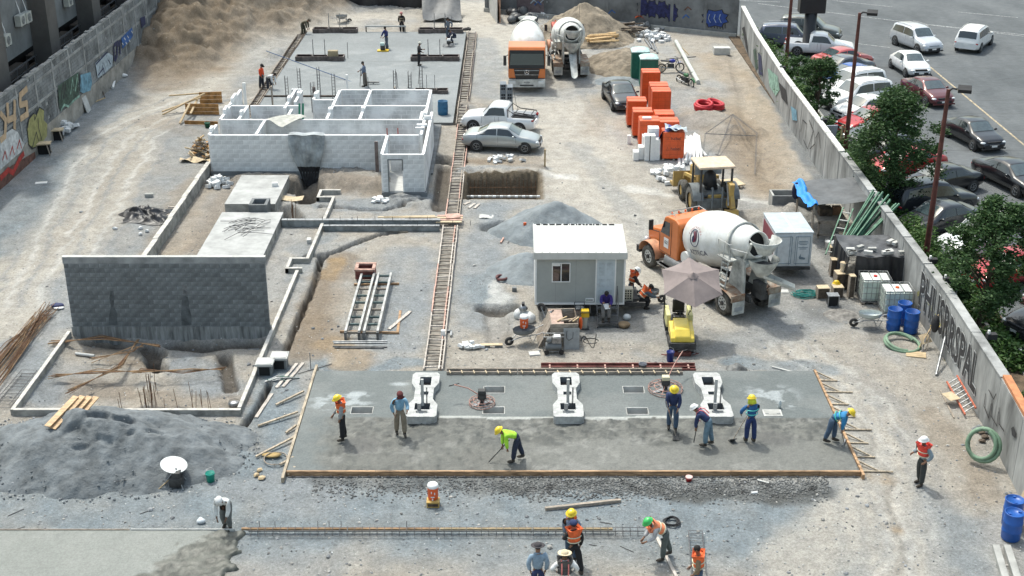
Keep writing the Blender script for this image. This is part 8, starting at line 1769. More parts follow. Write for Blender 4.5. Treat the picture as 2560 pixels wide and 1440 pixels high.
t=thing('tarp_heap','crumpled shiny black plastic sheet heaped on the ground','plastic sheet',Wg(370,540))
def crump(u,v):
    x=lerp(-1.25,1.15,u);y=lerp(-1.15,1.15,v);a=np.array([[x]]);b=np.array([[y]]);e=min(1,4*min(u,1-u,v,1-v));return(x+.25*math.sin(v*7)+.1*math.sin(v*19),y+.2*math.sin(u*6),.03+e*(.05+.42*abs(float(fbm(a,b,2.2,12,4)[0,0])-.5)*2.2+.10*abs(math.sin(7*u+9*v))))
mb=MB();mb.grid(crump,44,40,m_tarp_b,True);mb.build('sheet',t)
for k,(a,b,c,d)in enumerate(((420,519,446,518),(418,540,434,539),(405,552,428,551))):plank(a,b,c,d,('upper','middle','lower')[k]+' of the plank ends poking from the black sheet heap',.07,.05,mt=m_rl)
mb=MB();mb.box((0,0,.1),(.42,.2,.2),m_conc,.1);stub('grey block lying behind the black sheet heap','block','block',mb,373,492)
for k,(px,py)in enumerate(((352,573),(351,587),(368,580),(287,573))):mb=MB();rock(mb,(0,0,.07),.13,m_stone_w);stub(('upper','lower','right','farthest left')[k]+' white stone below the black sheet heap','stone','stone',mb,px,py)
mb=MB();mb.ball((0,0,.1),1,mat('navy_rag',(.04,.05,.12),.8),8,5,(.3,.2,.1));mb.ball((.1,-.15,.06),1,m_white,8,5,(.25,.15,.05));stub('dark and white rag lying left of the grey block wall','rag','rag',mb,144,768)
# tarp hanging over the white wall and sheet over the rooms
def hang(u,v):
    w_=lerp(1.0,.28,max(0,v-.15)**1.2/.85**1.2);x=-11.02+(u-.5)*1.95*w_+.05*v;y=YF-.10-.16*math.sin(math.pi*min(1,v*1.4))*(1+.5*math.sin(u*13+v*5))-.5*max(0,v-.75);z=lerp(2.27,-.55,v);return(x,y-.05*abs(math.sin(u*21)),z)
t=thing('hanging_tarp','grey tarpaulin hanging over the white front wall into a pit','tarpaulin',(-11,67.3,0));mb=MB();mb.grid(lambda u,v:hang(u,v*.62),34,16,mat('grey_sheeting',(.33,.36,.375),.45,var=.2,scale=2),True);wb(mb,'upper_sheet',t);mb=MB();mb.grid(lambda u,v:hang(u,.62+v*.38),34,8,m_tarp_b,True);wb(mb,'lower_sheet',t);mb=MB();mb.grid(lambda u,v:(-11.02+(u-.5)*1.9,lerp(67.2,67.75,v),2.29+.03*math.sin(11*u)),16,4,mat('grey_sheeting',(.18,.195,.21)),True);wb(mb,'folded_top',t)
q=[W(666,300,2.3),W(728,286,2.3),W(766,292,2.3),W(706,320,2.3)];mb=MB();mb.grid(lambda u,v:q[0].lerp(q[3],u).lerp(q[1].lerp(q[2],u),v)+Vector((0,0,.05+.04*math.sin(6*u+4*v))),8,6,mat('fibre_sheet',(.42,.42,.38),.8,var=.15),True);single(mb,'fibre_sheet','pale fibre sheet bridging two white walls','sheet')
bb=[]
for k in range(14):p0,p1=W(rnd(552,620),rnd(575,605),.5),W(rnd(600,680),rnd(550,600),.5);mb=MB();
t=thing('rebar_scraps','tangled dark rebar scraps on the long pale pad','rebar',(-12.6,58,.46));mb=MB()
for k in range(26):a=rnd(.75,1.15)if k%4 else rnd(0,.3);L_=rnd(.6,1.7);x,y=rnd(-.7,.7),rnd(-1.0,1.4);mb.tube([(x-L_/2*math.cos(a),y-L_/2*math.sin(a),.03+rnd(0,.1)),(x+rnd(-.1,.1),y,.06+rnd(0,.15)),(x+L_/2*math.cos(a),y+L_/2*math.sin(a),.03)],.013,m_rebar_g,4)
mb.build('bars',t)
mb=MB();mb.box((0,0,.1),(.3,.2,.2),m_white,.1);single(mb,'block','single white block on the pad nearer the white walls','block',(-12.3,64.2,.45))
mb=MB();mb.grid(lambda u,v:(lerp(-.75,.75,u),lerp(-.35,.35,v),.05+.04*math.sin(7*u)),8,3,m_ply,True);stub('curled tan cardboard sheet right of the nearer pad','cardboard','cardboard',mb,722,497)
for k in range(7):p=W(733+rnd(-6,6),545+rnd(-4,6));mb=MB();mb.cyl((0,0,-.4),(rnd(-.1,.1),0,rnd(.6,1.0)),.014,.014,m_rebar,5);single(mb,'starter_bar','upright rusty starter bar right of the pale pads','rebar',(p.x,p.y,0),0,'starter bars right of the pale pads')
for k,(a,b,c,d)in enumerate(((1172,520,1186,510),(1186,521,1198,511),(1160,512,1175,506))):plank(a,b,c,d,('left','right','rear')[k]+' short board of three lying beyond the plank bridge',mt=m_rl)
mb=MB();mb.grid(lambda u,v:(lerp(-.35,.35,u),lerp(-.25,.25,v),.03+.03*math.sin(5*u+v)),4,3,m_conc_pale,True);stub('pale crumpled paper right of the plank bridge','paper','paper',mb,1216,541)
plank(1252,608,1288,548,'pale pink pipe-like batten beside the gravel cone',.07,.07,mt=m_marp);plank(1270,608,1292,560,'thin dark batten beside the pink batten',.04,.04,mt=m_stp)
mb=MB();mb.bx(-.07,.07,-.03,.03,0,.5,m_orange);stub('orange marker peg in front of the gravel cone','marker_peg','peg',mb,1312,595,.3)
# tables and odds along the left wall
for px,py,lb in((140,350,'small table with white rubble beside it at the left wall'),(108,385,'trestle table nearer the yellow-green graffiti')):
    t=thing('trestle_table',lb,'table',Wg(px,py),.2,'trestle tables at the left wall');mb=MB();mb.bx(-.5,.5,-.3,.3,.62,.68,m_ply);mb.build('tabletop',t)
    for a in((-.45,-.25),(.42,-.25),(-.45,.22),(.42,.22)):mb=MB();mb.beam((a[0]*.7,a[1],.62),(a[0],a[1]*1.4,0),.06,.04,m_wood_w);mb.build('leg',t)
    mb=MB();mb.bx(-.4,.4,-.05,.25,0,.5,m_dark);mb.build('dark_box',t)
mb=MB();mb.box((0,0,.5),(.05,.8,1.2),m_conc_pale,0,0,R(-14));stub('pale board leaning on the left wall below the blue graffiti','leaning_board','board',mb,218,278)
bar(282,222,293,190,'white pipe leaning at the foot of the left wall',.09,m_white,.1,.4,'pipe','pipe');bar(262,245,236,196,'long dark stick leaning on the left wall',.03,m_wood_d,.05,1.6,'stick','stick');plank(235,256,262,245,'tan board lying at the foot of the left wall',mt=m_wood)
mb=MB();mb.ball((0,0,.12),1,m_white,8,5,(.4,.2,.14));stub('white bag by the white pipe at the left wall','bag','bag',mb,306,192);mb=MB();mb.box((0,0,.02),(.6,.3,.03),m_white,.2);stub('white scrap lying on the gravel by the left wall','scrap','scrap',mb,103,457)
bar(668,165,905,214,'long blue and white screed pole lying across the far slab',.03,mat('blue_pole',(.06,.12,.24),.6),1.1,.4,'screed_pole','pole')
for px,py,hh in((870,150,1.3),(900,222,1.4),(922,225,.9),(995,225,1.2),(1020,225,1.0),(1046,215,1.6),(865,78,1.2),(1130,78,1.2)):
    p=W(px,py);mb=MB();mb.cyl((0,0,.12),(rnd(-.15,.15),0,hh),.02,.02,m_stp,5);single(mb,'steel_stake','thin steel stake standing on the far slab','stake',(p.x,p.y,0),0,'steel stakes on the far slab')
mb=MB();mb.bx(-.5,.5,-.1,.1,.5,.56,m_stp);[mb.bx(s-.02,s+.02,-.1,.1,0,.5,m_stp)for s in(-.4,.1)];stub('low dark trestle beside the man on the far slab','trestle','trestle',mb,930,215,.14)
coil(*W(1165,82)[:2],.15,.3,.08,1.2,m_rubber,'old tyre at the far right corner of the far slab','tyre',cat='tyre',jit=0)
# power trowel and compactor on the far slab
p=W(1122,116,.14);trowel(p.x,p.y,.45,'power trowel beside the crouching man on the far slab',(.3,.9,.8),m_steel,m_white)
t=thing('plate_compactor','yellow-based machine pushed by the man in blue on the far slab','machine',(*W(958,132)[:2],.14));mb=MB();mb.bx(-.42,.42,-.28,.28,0,.08,m_yellow);mb.build('base_plate',t);mb=MB();mb.bx(-.18,.15,-.15,.15,.08,.42,m_chas);mb.bx(-.2,.1,-.13,.13,.42,.6,mat('pale_teal',(.45,.6,.58),.5));mb.build('engine',t);mb=MB();mb.tube([(.1,0,.3),(.3,.3,.9),(.2,.5,1.0)],.025,m_chas,5);mb.build('handle',t)

# sign post, lamp posts, boards behind the wall
t=thing('sign_post','huge black billboard post rising among the parked cars','sign post',(22.0,96.0,0));mb=MB();mb.lathe([(.62,0),(.62,.3),(.46,.35),(.46,14)],m_black,n=16);mb.build('pole',t);mb=MB();mb.bx(-.95,.95,-.5,.5,2.95,12,m_black);mb.build('sign_box',t,bevel=.08)
lp=None
for x,y,h,lb,arm in((18.56,54.2,8.2,'maroon lamp post with square lamp left of the near tree',1),(18.65,70.0,8.4,'maroon lamp post with lamp in front of the red parked sedan',1),(19.4,91.0,9.0,'maroon lamp post nearest the black sign post',1)):
    if lp is None:
        lp=thing('lamp_post',lb,'lamp post',(x,y,.05),0,'maroon lamp posts behind the wall');m_lp=mat('maroon_post',(.13,.045,.035),.6,.2,var=.2)
        mb=MB();mb.cyl((0,0,0),(0,0,h),.14,.085,m_lp,14);mb.build('post',lp);mb=MB();mb.bx(-.2,.2,-.2,.2,0,.04,m_lp);mb.build('base_plate',lp);mb=MB();mb.tube([(0,0,h-.1),(.15,-.05,h+.05),(.35,-.1,h+.02)],.05,m_chas,6);mb.build('arm',lp)
        mb=MB();mb.box((.62,-.2,h+.05),(.55,.45,.16),m_blackm,-.3,.25);mb.build('lamp_head',lp)
    else:copy_tree(lp,None,(x,y,.05),0,lb)
mb=MB();mb.box((0,0,.9),(.7,.05,.9),mat('lilac_sheet',(.45,.46,.55),.6),.2,.2);mb.cyl((-.2,0,0),(-.2,0,.6),.03,.03,m_wood,5);p=W(2036,330);single(mb,'sheet_sign','pale lilac sheet propped up in the planting strip','sheet',(18.3,72.2,.05))
for k in range(2):mb=MB();mb.bx(-.05,.05,-.05,.05,0,1.7,m_wood);single(mb,'stake',('left','right')[k]+' tan stake in the planting strip beside the lilac sheet','stake',(18.6+k*.25,70.9+k*.2,.05))
# ---------------------------------------------------------------- people
def skinmesh(name,pts,edges,rad,mt,parent,sub=1):
    me=bpy.data.meshes.new(name);me.from_pydata([tuple(p)for p in pts],edges,[]);me.materials.append(mt)
    o=bpy.data.objects.new(name,me);COL.objects.link(o);o.parent=parent
    s=o.modifiers.new('skin','SKIN');s.use_smooth_shade=True;s.branch_smoothing=.6
    for i,r in enumerate(rad):
        q=me.skin_vertices[0].data[i];q.radius=r if isinstance(r,tuple)else(r,r);q.use_root=(i==0)
    m=o.modifiers.new('smooth','SUBSURF');m.levels=sub;m.render_levels=sub;return o
_sk=[mat('skin_brown',(.24,.125,.075),.6,var=.06),mat('skin_dark',(.15,.08,.05),.6,var=.06)]
m_hair=mat('black_hair',(.015,.013,.012),.8);m_boot=mat('work_boot',(.06,.05,.04),.85,var=.3)
_cl={}
def cloth(c,n='cloth'):
    k=tuple(round(q,3)for q in c)
    if k not in _cl:_cl[k]=mat('%s_%d'%(n,len(_cl)),c,.9,var=.14,scale=6,bump=.012,bscale=9)
    return _cl[k]
def person(px,py,label,face,shirt,pants,hat=None,hatc=None,vest=None,lean=4,la=(10,12,30),ra=(10,12,30),ll=(4,4),rl=(-4,4),head=10,z=0,flap=None,skin=0,h=1.72,bands=None,loc=None,hair=False,group=None,cap=False,tool=None,straps=None):
    k=h/1.72;p=loc if loc else W(px,py,z);t=thing('person',label,'person',(p[0],p[1],z if not loc else loc[2]),R(face),group)
    sv=lambda a:Vector((math.sin(R(a)),0,-math.cos(R(a))))
    hips={};low=0
    for s,(th,kn)in((1,ll),(-1,rl)):
        hp=Vector((0,s*.095,0));kn_=hp+sv(th)*.43+Vector((0,s*.02,0));an=kn_+sv(th-kn)*.41;hips[s]=(hp,kn_,an);low=min(low,an.z)
    pz=-low+.07;P0=Vector((0,0,pz))
    for s in hips:hips[s]=[v+P0 for v in hips[s]]
    u=Vector((math.sin(R(lean)),0,math.cos(R(lean))));f=Vector((u.z,0,-u.x))
    pel=P0+Vector((0,0,.03));wst=pel+u*.16;chs=pel+u*.36;nk=pel+u*.50+f*.01;hd=R(head);hu=Vector((math.sin(R(lean)*.8+hd),0,math.cos(R(lean)*.8+hd)));hc=nk+hu*.15;ht=nk+hu*.24;hf=Vector((hu.z,0,-hu.x))
    arms={}
    for s,(ua,uo,fa)in((1,la),(-1,ra)):
        sh=chs+u*.07+Vector((0,s*.18,0));el=sh+Vector((math.sin(R(ua))*math.cos(R(uo)),s*math.sin(R(uo)),-math.cos(R(ua))*math.cos(R(uo))))*.28
        inw=-.25*s if uo<35 else-.75*s;d=Vector((math.sin(R(fa)),inw,-math.cos(R(fa)))).normalized();wr=el+d*.25;arms[s]=(sh,el,wr,d)
    K=lambda v:v*k
    sk=_sk[skin];pts=[K(pel),K(wst),K(chs),K(nk),K(hc),K(ht)];ed=[(0,1),(1,2),(2,3),(3,4),(4,5)];rad=[(.10,.08),(.09,.07),(.11,.08),.055,.092,.07]
    for s in(1,-1):
        a,b,c=hips[s];i=len(pts);pts+=[K(a),K(b),K(c),K(c+Vector((.16,0,-.045)))];rad+=[.065,.045,.04,.03];ed+=[(0,i),(i,i+1),(i+1,i+2),(i+2,i+3)]
        sh,el,wr,d=arms[s];i=len(pts);pts+=[K(sh),K(el),K(wr),K(wr+d*.07)];rad+=[.04,.03,.027,.034];ed+=[(2,i),(i,i+1),(i+1,i+2),(i+2,i+3)]
        for q in range(4):
            j=len(pts);o=(q-1.5)*.022;sd_=Vector((0,1,0)).cross(d).normalized();L_=(.068,.078,.074,.058)[q];c0=wr+d*.085+sd_*o;c1=c0+d*L_*.6;c2=c1+(d*.6+Vector((0,-s*.8,0))).normalized()*L_*.5
            pts+=[K(c0),K(c1),K(c2)];rad+=[.010,.009,.008];ed+=[(i+3,j),(j,j+1),(j+1,j+2)]
        j=len(pts);c0=wr+d*.03+Vector((.03,-s*.01,0));pts+=[K(c0),K(c0+d*.04+Vector((.02,-s*.02,0)))];rad+=[.012,.010];ed+=[(i+3,j),(j,j+1)]
    skinmesh('body',pts,ed,[tuple(k*q for q in r)if isinstance(r,tuple)else r*k for r in rad],sk,t)
    # trousers, shirt, boots, face
    pts=[K(pel+u*.08),K(pel)];ed=[(0,1)];rad=[(.17,.135),(.175,.145)]
    for s in(1,-1):a,b,c=hips[s];i=len(pts);pts+=[K(a),K(b),K(c+Vector((0,0,.03)))];rad+=[.125,.098,.085];ed+=[(1,i),(i,i+1),(i+1,i+2)]
    skinmesh('trousers',pts,ed,rad,cloth(pants),t)
    pts=[K(chs),K(pel-u*.03),K(wst),K(chs+u*.11),K(nk-u*.0)];ed=[(1,2),(2,0),(0,3),(3,4)];rad=[(.195,.150),(.195,.155),(.175,.135),(.15,.12),.075]
    for s in(1,-1):sh,el,wr,d=arms[s];i=len(pts);pts+=[K(sh),K(el),K(wr-d*.02)];rad+=[.092,.072,.056];ed+=[(0,i),(i,i+1),(i+1,i+2)]
    skinmesh('shirt',pts,ed,rad,cloth(shirt),t)
    for s in(1,-1):a,b,c=hips[s];m=MB();m.ball(K(c+Vector((.07,0,-.03))),1,m_boot,10,6,(.145,.052,.055));m.cyl(K(c+Vector((0,0,-.04))),K(c+Vector((0,0,.06))),.055,.058,m_boot,10);m.build('boot',t)
    T=Matrix.Translation(K(hc))@hu.to_track_quat('Z','X').to_matrix().to_4x4();Fm=Matrix.Translation(K(hc))@Matrix((hf,Vector((0,1,0)),hu)).transposed().to_4x4()
    m=MB();m.ball((.098,0,-.005),.018,sk,8,5,(1,1,1.5),Fm);m.ball((.0,.088,0),.022,sk,8,5,(1,.5,1.4),Fm);m.ball((.0,-.088,0),.022,sk,8,5,(1,.5,1.4),Fm);m.build('face_features',t)
    m=MB();[m.ball((.085,s*.032,.02),.011,m_black,6,4,(1,1,1),Fm)for s in(-1,1)];m.bx(.084,.092,-.025,.025,-.052,-.044,mat('lips',(.2,.06,.05)),Fm);m.build('eyes_and_mouth',t)
    m=MB();m.ball((-.012,0,.03),1,m_hair,12,8,(.100,.095,.10),Fm);m.build('hair',t)
    if hat=='helmet':
        m=MB();c=mat('helmet_%d'%(int(sum(q*10**(i+2)for i,q in enumerate(hatc)))),hatc,.35,coat=.4,var=.04);m.lathe([(.135,.035),(.128,.045),(.122,.08),(.098,.125),(.055,.15),(.001,.157)],c,n=18,M=Fm@Matrix.Diagonal((1.12,.98,1,1)));m.build('helmet',t)
        m=MB();m.lathe([(.10,.04),(.165,.028),(.168,.034),(.10,.05)],c,n=18,M=Fm@Matrix.Translation((.012,0,0))@Matrix.Diagonal((1.1,.98,1,1)));m.build('helmet_brim',t)
    elif hat:
        c=cloth(hatc);m=MB();m.lathe([(.118,.03),(.116,.07),(.09,.12),(.05,.135),(.001,.14)],c,n=16,M=Fm@Matrix.Diagonal((1.1,.95,1,1)));m.build('cap' if hat=='cap' else 'hat_crown',t);m=MB()
        if hat=='cap':m.lathe([(.09,.035),(.19,.025),(.09,.045)],c,n=12,M=Fm,a0=R(-55),a1=R(55))
        else:m.lathe([(.10,.05),(.15,.045),(.20,.055),(.20,.062),(.15,.052),(.10,.06)],c,n=20,M=Fm)
        m.build('brim',t)
    if flap:m=MB();m.lathe([(.115,.05),(.135,-.05),(.155,-.15),(.15,-.15),(.125,-.05)],cloth(flap),n=18,M=Fm,a0=R(50),a1=R(310));m.build('neck_flap',t)
    if vest:
        skinmesh('vest',[K(chs),K(pel+u*.06),K(wst),K(chs+u*.12)],[(1,2),(2,0),(0,3)],[(.215,.172),(.200,.165),(.195,.155),(.165,.135)],cloth(vest,'vest'),t)
    bc=bands or((.62,.62,.45)if vest else None)
    if bc:
        B=Matrix((f,Vector((0,1,0)),u)).transposed().to_4x4()
        for q,r in((.14,(.165,.20)),(.30,(.172,.215))):m=MB();m.tube([K(pel+u*q)+B@Vector((r[0]*math.cos(a*.393),r[1]*math.sin(a*.393),0))for a in range(16)],.017,mat('band_%d'%(int(sum(q*10**(i+2)for i,q in enumerate(bc)))),bc,.5),5,True);m.build('reflective_band',t)
    if straps:
        for s in(-1,1):m=MB();m.tube([K(chs+u*q+f*r_*1.2+Vector((0,s*.09,0)))for q,r_ in((-.22,-.15),(0,-.175),(.12,-.12),(.14,.0),(.05,.14),(-.15,.14))],.02,cloth(straps),5);m.build('strap',t)
    if tool:
        w0=K(arms[-1][2]+arms[-1][3]*.08);w1=K(arms[1][2]+arms[1][3]*.08);tp=Vector(tool[1]);up=w0+(w0-tp).normalized()*.35
        m=MB();m.cyl(up,tp,.018,.018,m_wood_w if tool[0]!='rod' else m_chas,6)
        if tool[0]=='shovel':m.box(tp+Vector((.02,0,-.0)),(.26,.22,.03),m_chas,0,0,R(35))
        if tool[0]=='rake':m.box(tp,(.04,.45,.05),m_steel)
        o=single(m,{'shovel':'shovel','rod':'rod','rake':'float_rake'}[tool[0]],tool[2],'tool',t.location.copy(),R(face))
    return t
YE=(.75,.55,.02);WH=(.74,.74,.73);OR=(.82,.16,.05);NV=(.025,.04,.11);BK=(.018,.018,.02);JE=(.06,.10,.16);GR=(.12,.125,.13);KH=(.24,.20,.15);LB=(.22,.40,.55)
S_=.14
person(858,1098,'worker in orange vest and black trousers with yellow helmet at the left of the slab',195,(.30,.31,.32),BK,'helmet',YE,OR,head=22,z=S_,la=(5,8,10),ra=(15,8,40))
person(1002,1086,'worker in light blue shirt, khaki trousers and dark red cap beside the left pedestal',285,LB,KH,'cap',(.12,.03,.03),head=28,z=S_,la=(18,14,80),ra=(-5,22,20),ll=(10,6),rl=(-6,4),h=1.76)
person(1292,1150,'worker in lime green shirt bending over the rough concrete with a rod',192,(.42,.78,.06),(.03,.04,.07),'helmet',YE,head=-14,z=S_,lean=72,la=(-4,6,-10),ra=(5,6,5),ll=(14,8),rl=(-14,4),tool=('rod',(.95,0,.04),'dark rod held by the worker in lime green'))
person(1680,1074,'worker in navy jacket and yellow helmet standing with a shovel',262,NV,JE,'helmet',YE,head=25,z=S_,la=(12,8,45),ra=(12,8,45),ll=(8,6),rl=(-6,4),tool=('shovel',(.55,.15,.05),'black shovel held by the worker in the navy jacket'),h=1.78)
person(1768,1112,'worker in navy shirt with pink straps and white helmet bending at the right pedestal',165,NV,(.14,.22,.28),'helmet',WH,head=-8,z=S_,lean=55,la=(10,6,0),ra=(10,6,0),ll=(8,8),rl=(-8,4),straps=(.75,.22,.25),tool=('rod',(.45,.05,.05),'pole held by the worker with pink straps'))
person(1874,1103,'worker in blue shirt with turquoise bands and yellow helmet seen from behind',105,(.03,.12,.30),(.02,.04,.13),'helmet',YE,head=12,z=S_,la=(25,30,35),ra=(15,10,70),flap=(.6,.65,.05),bands=(.10,.60,.55),tool=('shovel',(.15,.55,.05),'dark shovel held out left by the worker with turquoise bands'))
person(2076,1103,'worker in blue shirt with green bands bending at the right edge board',335,(.03,.20,.42),JE,'helmet',YE,head=-12,z=S_,lean=66,la=(0,6,-5),ra=(0,6,-5),ll=(12,14),rl=(-8,8),bands=(.10,.60,.45),tool=('rake',(.45,0,.05),'steel float held by the worker with green bands'))
person(2298,1211,'man in red-orange vest and white wide-brimmed helmet standing alone on the dirt road',205,(.20,.26,.30),(.045,.05,.048),'helmet',WH,(.80,.08,.06),head=4,la=(-20,34,50),ra=(-8,20,85),h=1.78)
person(572,1316,'man in white shirt and white cap bending over the near strip form',262,(.66,.67,.66),(.13,.14,.14),'cap',WH,head=0,lean=56,la=(10,6,22),ra=(10,6,22),ll=(34,42),rl=(20,40),skin=1)
person(1428,1398,'man in blue-grey shirt with yellow helmet and orange neck flap',250,(.20,.25,.33),JE,'helmet',YE,head=8,flap=(.85,.16,.02),la=(-6,12,8),ra=(-6,12,8),h=1.76)
person(1434,1428,'man in black clothes, orange vest and navy cap walking before the yellow-helmeted man',115,BK,BK,'cap',NV,OR,head=6,la=(25,10,60),ra=(-15,10,0),ll=(16,8),rl=(-16,6))
person(1344,1492,'man in pale blue hooded top and dark hat seen from behind at the bottom edge',92,(.24,.33,.42),NV,'hat',(.05,.045,.05),head=6,la=(-10,18,4),ra=(-10,18,4),h=1.76)
person(1410,1512,'man in straw hat, black and pink vest and white sleeves at the bottom edge',92,(.66,.67,.66),BK,'hat',(.62,.52,.36),(.10,.10,.10),head=6,la=(-12,42,40),ra=(-12,42,40),straps=(.80,.25,.22),bands=(.10,.10,.10),h=1.76)
person(1660,1395,'man in green helmet and orange vest bending over a pale board',195,(.45,.46,.48),(.10,.12,.115),'helmet',(.04,.45,.10),(.85,.28,.14),head=-12,lean=60,la=(8,6,62),ra=(8,6,45),ll=(10,8),rl=(-14,4),h=1.78)
person(1742,1496,'bare-headed man with black hair, tan shirt and orange vest at the bottom edge',168,(.22,.16,.10),JE,None,None,OR,head=12,la=(-6,12,30),ra=(5,12,40),h=1.78)
person(0,0,'man in purple-blue shirt sitting on the cabin steps with white papers',268,(.035,.02,.16),(.17,.165,.16),head=30,lean=22,la=(35,6,85),ra=(40,6,110),ll=(82,78),rl=(80,74),loc=(3.84,48.62,.20),skin=0)
mb=MB();mb.box((0,0,0),(.22,.28,.01),m_white,.3,.5);single(mb,'papers','white papers in the hands of the man on the cabin steps','papers',(3.84,48.22,.82))
person(1576,760,'worker in orange vest and white helmet standing at the right end of the cabin',5,(.04,.035,.035),JE,'helmet',WH,OR,head=30,lean=14,la=(20,8,40),ra=(20,8,40))
person(1597,772,'worker in orange vest and dark hat crouching right of the cabin',10,(.10,.13,.16),BK,'hat',BK,OR,head=22,lean=42,la=(45,8,80),ra=(45,8,70),ll=(92,115),rl=(85,112))
person(757,88,'man in olive clothes bending at the far left corner of the far slab',-15,(.10,.09,.06),(.07,.07,.05),'cap',(.12,.10,.07),head=-4,lean=68,z=0,la=(5,6,15),ra=(5,6,15),ll=(20,22),rl=(6,12))
person(655,220,'man in bright orange-red shirt and black cap standing left of the far slab',-20,(.75,.09,.03),(.03,.035,.05),'cap',BK,head=24,la=(0,8,20),ra=(0,8,20),h=1.66)
person(672,226,'man in white shirt bending beside the man in orange-red',-25,(.66,.67,.68),(.05,.055,.07),None,None,head=-6,lean=70,la=(8,6,15),ra=(8,6,15),ll=(24,26),rl=(6,12),h=1.66)
person(967,122,'man in navy shirt and jeans pushing the yellow-based machine',225,(.025,.035,.14),(.10,.13,.18),None,None,head=20,z=S_,la=(35,12,50),ra=(30,10,45),ll=(12,8),rl=(-12,4))
person(913,216,'man in blue-grey shirt and brown trousers standing on the far slab behind the rooms',175,(.16,.20,.28),(.16,.14,.12),None,None,head=18,z=S_,la=(10,10,20),ra=(30,10,60))
person(1048,164,'man in black with pale cap standing on the far slab',20,BK,BK,'cap',(.62,.60,.52),head=14,z=S_,la=(20,12,90),ra=(-15,30,60),h=1.7)
person(1121,98,'man in grey-blue clothes standing at the far right corner of the far slab',255,(.17,.20,.24),(.12,.15,.19),None,None,head=8,z=S_,la=(-20,34,50),ra=(0,12,10))
person(1140,108,'man in dark navy crouching over the trowel on the far slab',190,(.02,.025,.05),(.05,.06,.09),None,None,head=10,lean=48,z=S_,la=(40,6,40),ra=(40,6,40),ll=(88,112),rl=(80,108))
person(1005,82,'man in black with tan chest band and pinkish cap beyond the far slab',268,BK,BK,'cap',(.55,.22,.20),head=4,la=(-5,14,20),ra=(-5,14,20),bands=(.5,.4,.25),h=1.66)
person(1108,32,'person in bright red at the end of the black sheeting',250,(.75,.05,.04),BK,'cap',(.5,.04,.04),head=4,h=1.66)

# ---------------------------------------------------------------- trees and greenery
def leaf_mat(name,a,b,c):
    m=bpy.data.materials.new(name);m.use_nodes=True;nt=m.node_tree;n=nt.nodes;l=nt.links;p=n['Principled BSDF'];p.inputs['Roughness'].default_value=.6;p.inputs['Specular IOR Level'].default_value=.3
    g=n.new('ShaderNodeNewGeometry');cr=n.new('ShaderNodeValToRGB');cr.color_ramp.elements[0].color=(*a,1);cr.color_ramp.elements[1].color=(*c,1);e=cr.color_ramp.elements.new(.5);e.color=(*b,1)
    l.new(g.outputs['Random Per Island'],cr.inputs[0]);l.new(cr.outputs[0],p.inputs['Base Color']);p.inputs['Subsurface Weight'].default_value=0
    tr=n.new('ShaderNodeBsdfTranslucent');l.new(cr.outputs[0],tr.inputs[0]);ms=n.new('ShaderNodeMixShader');ms.inputs[0].default_value=.25;l.new(p.outputs[0],ms.inputs[1]);l.new(tr.outputs[0],ms.inputs[2]);l.new(ms.outputs[0],n['Material Output'].inputs[0]);return m
lm_tree=leaf_mat('tree_leaves',(.024,.055,.020),(.046,.098,.032),(.095,.165,.06));lm_bush=leaf_mat('weed_leaves',(.03,.075,.018),(.06,.13,.03),(.12,.19,.06))
rng=np.random.default_rng(5)
def leaves(name,C,size,mt,parent=None,loc=(0,0,0),up=.35):
    N=len(C);a=rng.normal(size=(N,3));a[:,2]*=up;a/=np.linalg.norm(a,axis=1)[:,None];b=np.cross(a,rng.normal(size=(N,3)));b/=np.linalg.norm(b,axis=1)[:,None]
    s=size*rng.uniform(.6,1.3,(N,1));v=np.stack([C-a*s,C+b*s*.45,C+a*s,C-b*s*.45],1).reshape(-1,3)
    me=bpy.data.meshes.new(name);me.vertices.add(N*4);me.vertices.foreach_set('co',v.ravel().astype(np.float32));me.loops.add(N*4);me.loops.foreach_set('vertex_index',np.arange(N*4,dtype=np.int32));me.polygons.add(N);me.polygons.foreach_set('loop_start',np.arange(0,N*4,4,dtype=np.int32));me.update(calc_edges=True);me.materials.append(mt)
    o=bpy.data.objects.new(name,me);COL.objects.link(o);o.parent=parent;o.location=loc;return o
m_bark=mat('bark',(.09,.065,.045),.9,var=.3,scale=6,bump=.02)
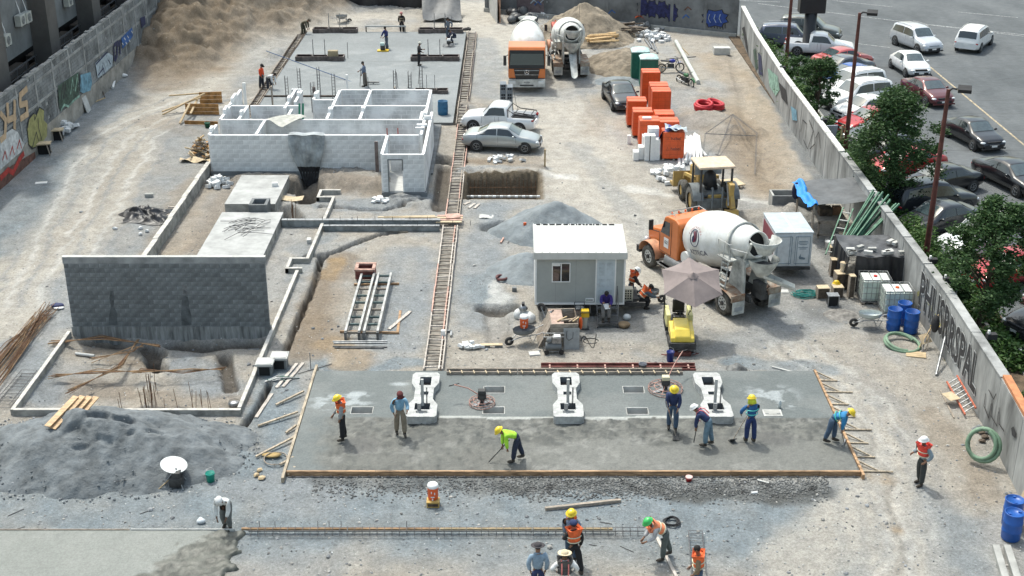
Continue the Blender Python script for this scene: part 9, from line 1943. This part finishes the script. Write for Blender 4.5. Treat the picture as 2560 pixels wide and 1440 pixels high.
def tree(x,y,label,r,z0,z1,ncl=70,per=150,lean=(0,0),seed=1,leaf=.085):
    g=np.random.default_rng(seed);t=thing('leafy_tree',label,'tree',(x,y,.06),0,'leafy trees behind the wall');m=MB();zc=(z0+z1)/2
    m.tube([(0,0,0),(lean[0]*.2,lean[1]*.2,z0*.6),(lean[0]*.5,lean[1]*.5,z0+.3),(lean[0]*.8,lean[1]*.8,zc+.4),(lean[0],lean[1],z1-.5)],[.13,.10,.085,.05,.02],m_bark,10);m.build('trunk',t)
    cl=[]
    for k in range(ncl):
        u_=g.uniform(0,1)**.8;zz=lerp(z0,z1,u_);rr=r*(1-abs(u_-.38)**1.6*1.55)*g.uniform(.25,1.05)**.6;rr=max(.15,rr);an=g.uniform(0,6.283);rr*=1+.22*math.sin(an*3+seed);cl.append((lean[0]*u_+rr*math.cos(an),lean[1]*u_+rr*math.sin(an),zz,g.uniform(.22,.48)*r/2.2))
    for k in range(0,ncl,5):
        c=cl[k];s_=Vector((lean[0]*.5,lean[1]*.5,max(z0*.8,c[2]-1.2)));m=MB();m.tube([s_,(s_+Vector(c[:3]))/2+Vector((0,0,.1)),c[:3]],[.045,.03,.012],m_bark,5);m.build('limb',t)
    C=np.concatenate([np.array(c[:3])+g.normal(size=(per,3))*c[3]*np.array([.62,.62,.42])for c in cl]);leaves('crown',C,leaf,lm_tree,t);return t
tree(18.75,61.6,'largest round leafy tree behind the tarpaulin canopy',2.25,1.2,6.0,120,190,(.15,.2),3)
tree(18.7,47.4,'dense leafy tree near the right frame edge',1.85,1.3,5.4,100,180,(.25,.1),8)
tree(18.6,77.5,'smaller leafy tree beside the white parked cars',1.35,.9,3.9,60,150,(.1,0),12)
tree(18.9,84.5,'low bushy tree in front of the grey and red parked cars',1.1,.4,2.3,40,130,(0,0),15)
for k,(y,r,hh)in enumerate(((98.5,.5,1.2),(95.5,.55,1.3),(92.3,.8,1.6),(89.5,.9,1.8),(87.0,1.0,1.9),(81.8,1.0,1.7),(80.0,.9,1.5))):
    g=np.random.default_rng(40+k);C=np.array([0,0,hh*.45])+g.normal(size=(1500,3))*np.array([r*.45,r*.6,hh*.26]);C[:,2]=np.clip(C[:,2],.05,9)
    t=thing('shrub',('farthest green shrub behind the white wall coping','second farthest shrub behind the white wall coping','shrub at the foot of the farthest lamp post','bushy shrub below the white pickup','broad shrub between the far lamp post and the small tree','shrub left of the smaller leafy tree','low shrub in front of the smaller leafy tree')[k],'shrub',(18.1+.1*(k%3),y,.07),0,'shrubs in the planting strip');leaves('foliage',C,.09,lm_bush,t);m=MB();m.tube([(0,0,0),(.05,.1,hh*.6)],[.03,.015],m_bark,5);m.build('stem',t)
N=60000;Y=rng.uniform(33,76,N);X=17.15+rng.uniform(0,1,N)*(2.1+np.clip((57-Y)*.09,0,1.2));dn=vnoise(X,Y,.9,77)*.7+vnoise(X,Y,2.5,78)*.3;keep=dn>.30;X,Y,dn=X[keep],Y[keep],dn[keep];Z=.08+rng.uniform(0,1,len(X))*(dn-.2)*2.0
o=leaves('weeds',np.stack([X,Y,Z],1),.10,lm_bush);tag(o,'green weeds and grass growing in the strip behind the right wall','weeds',None,'stuff')
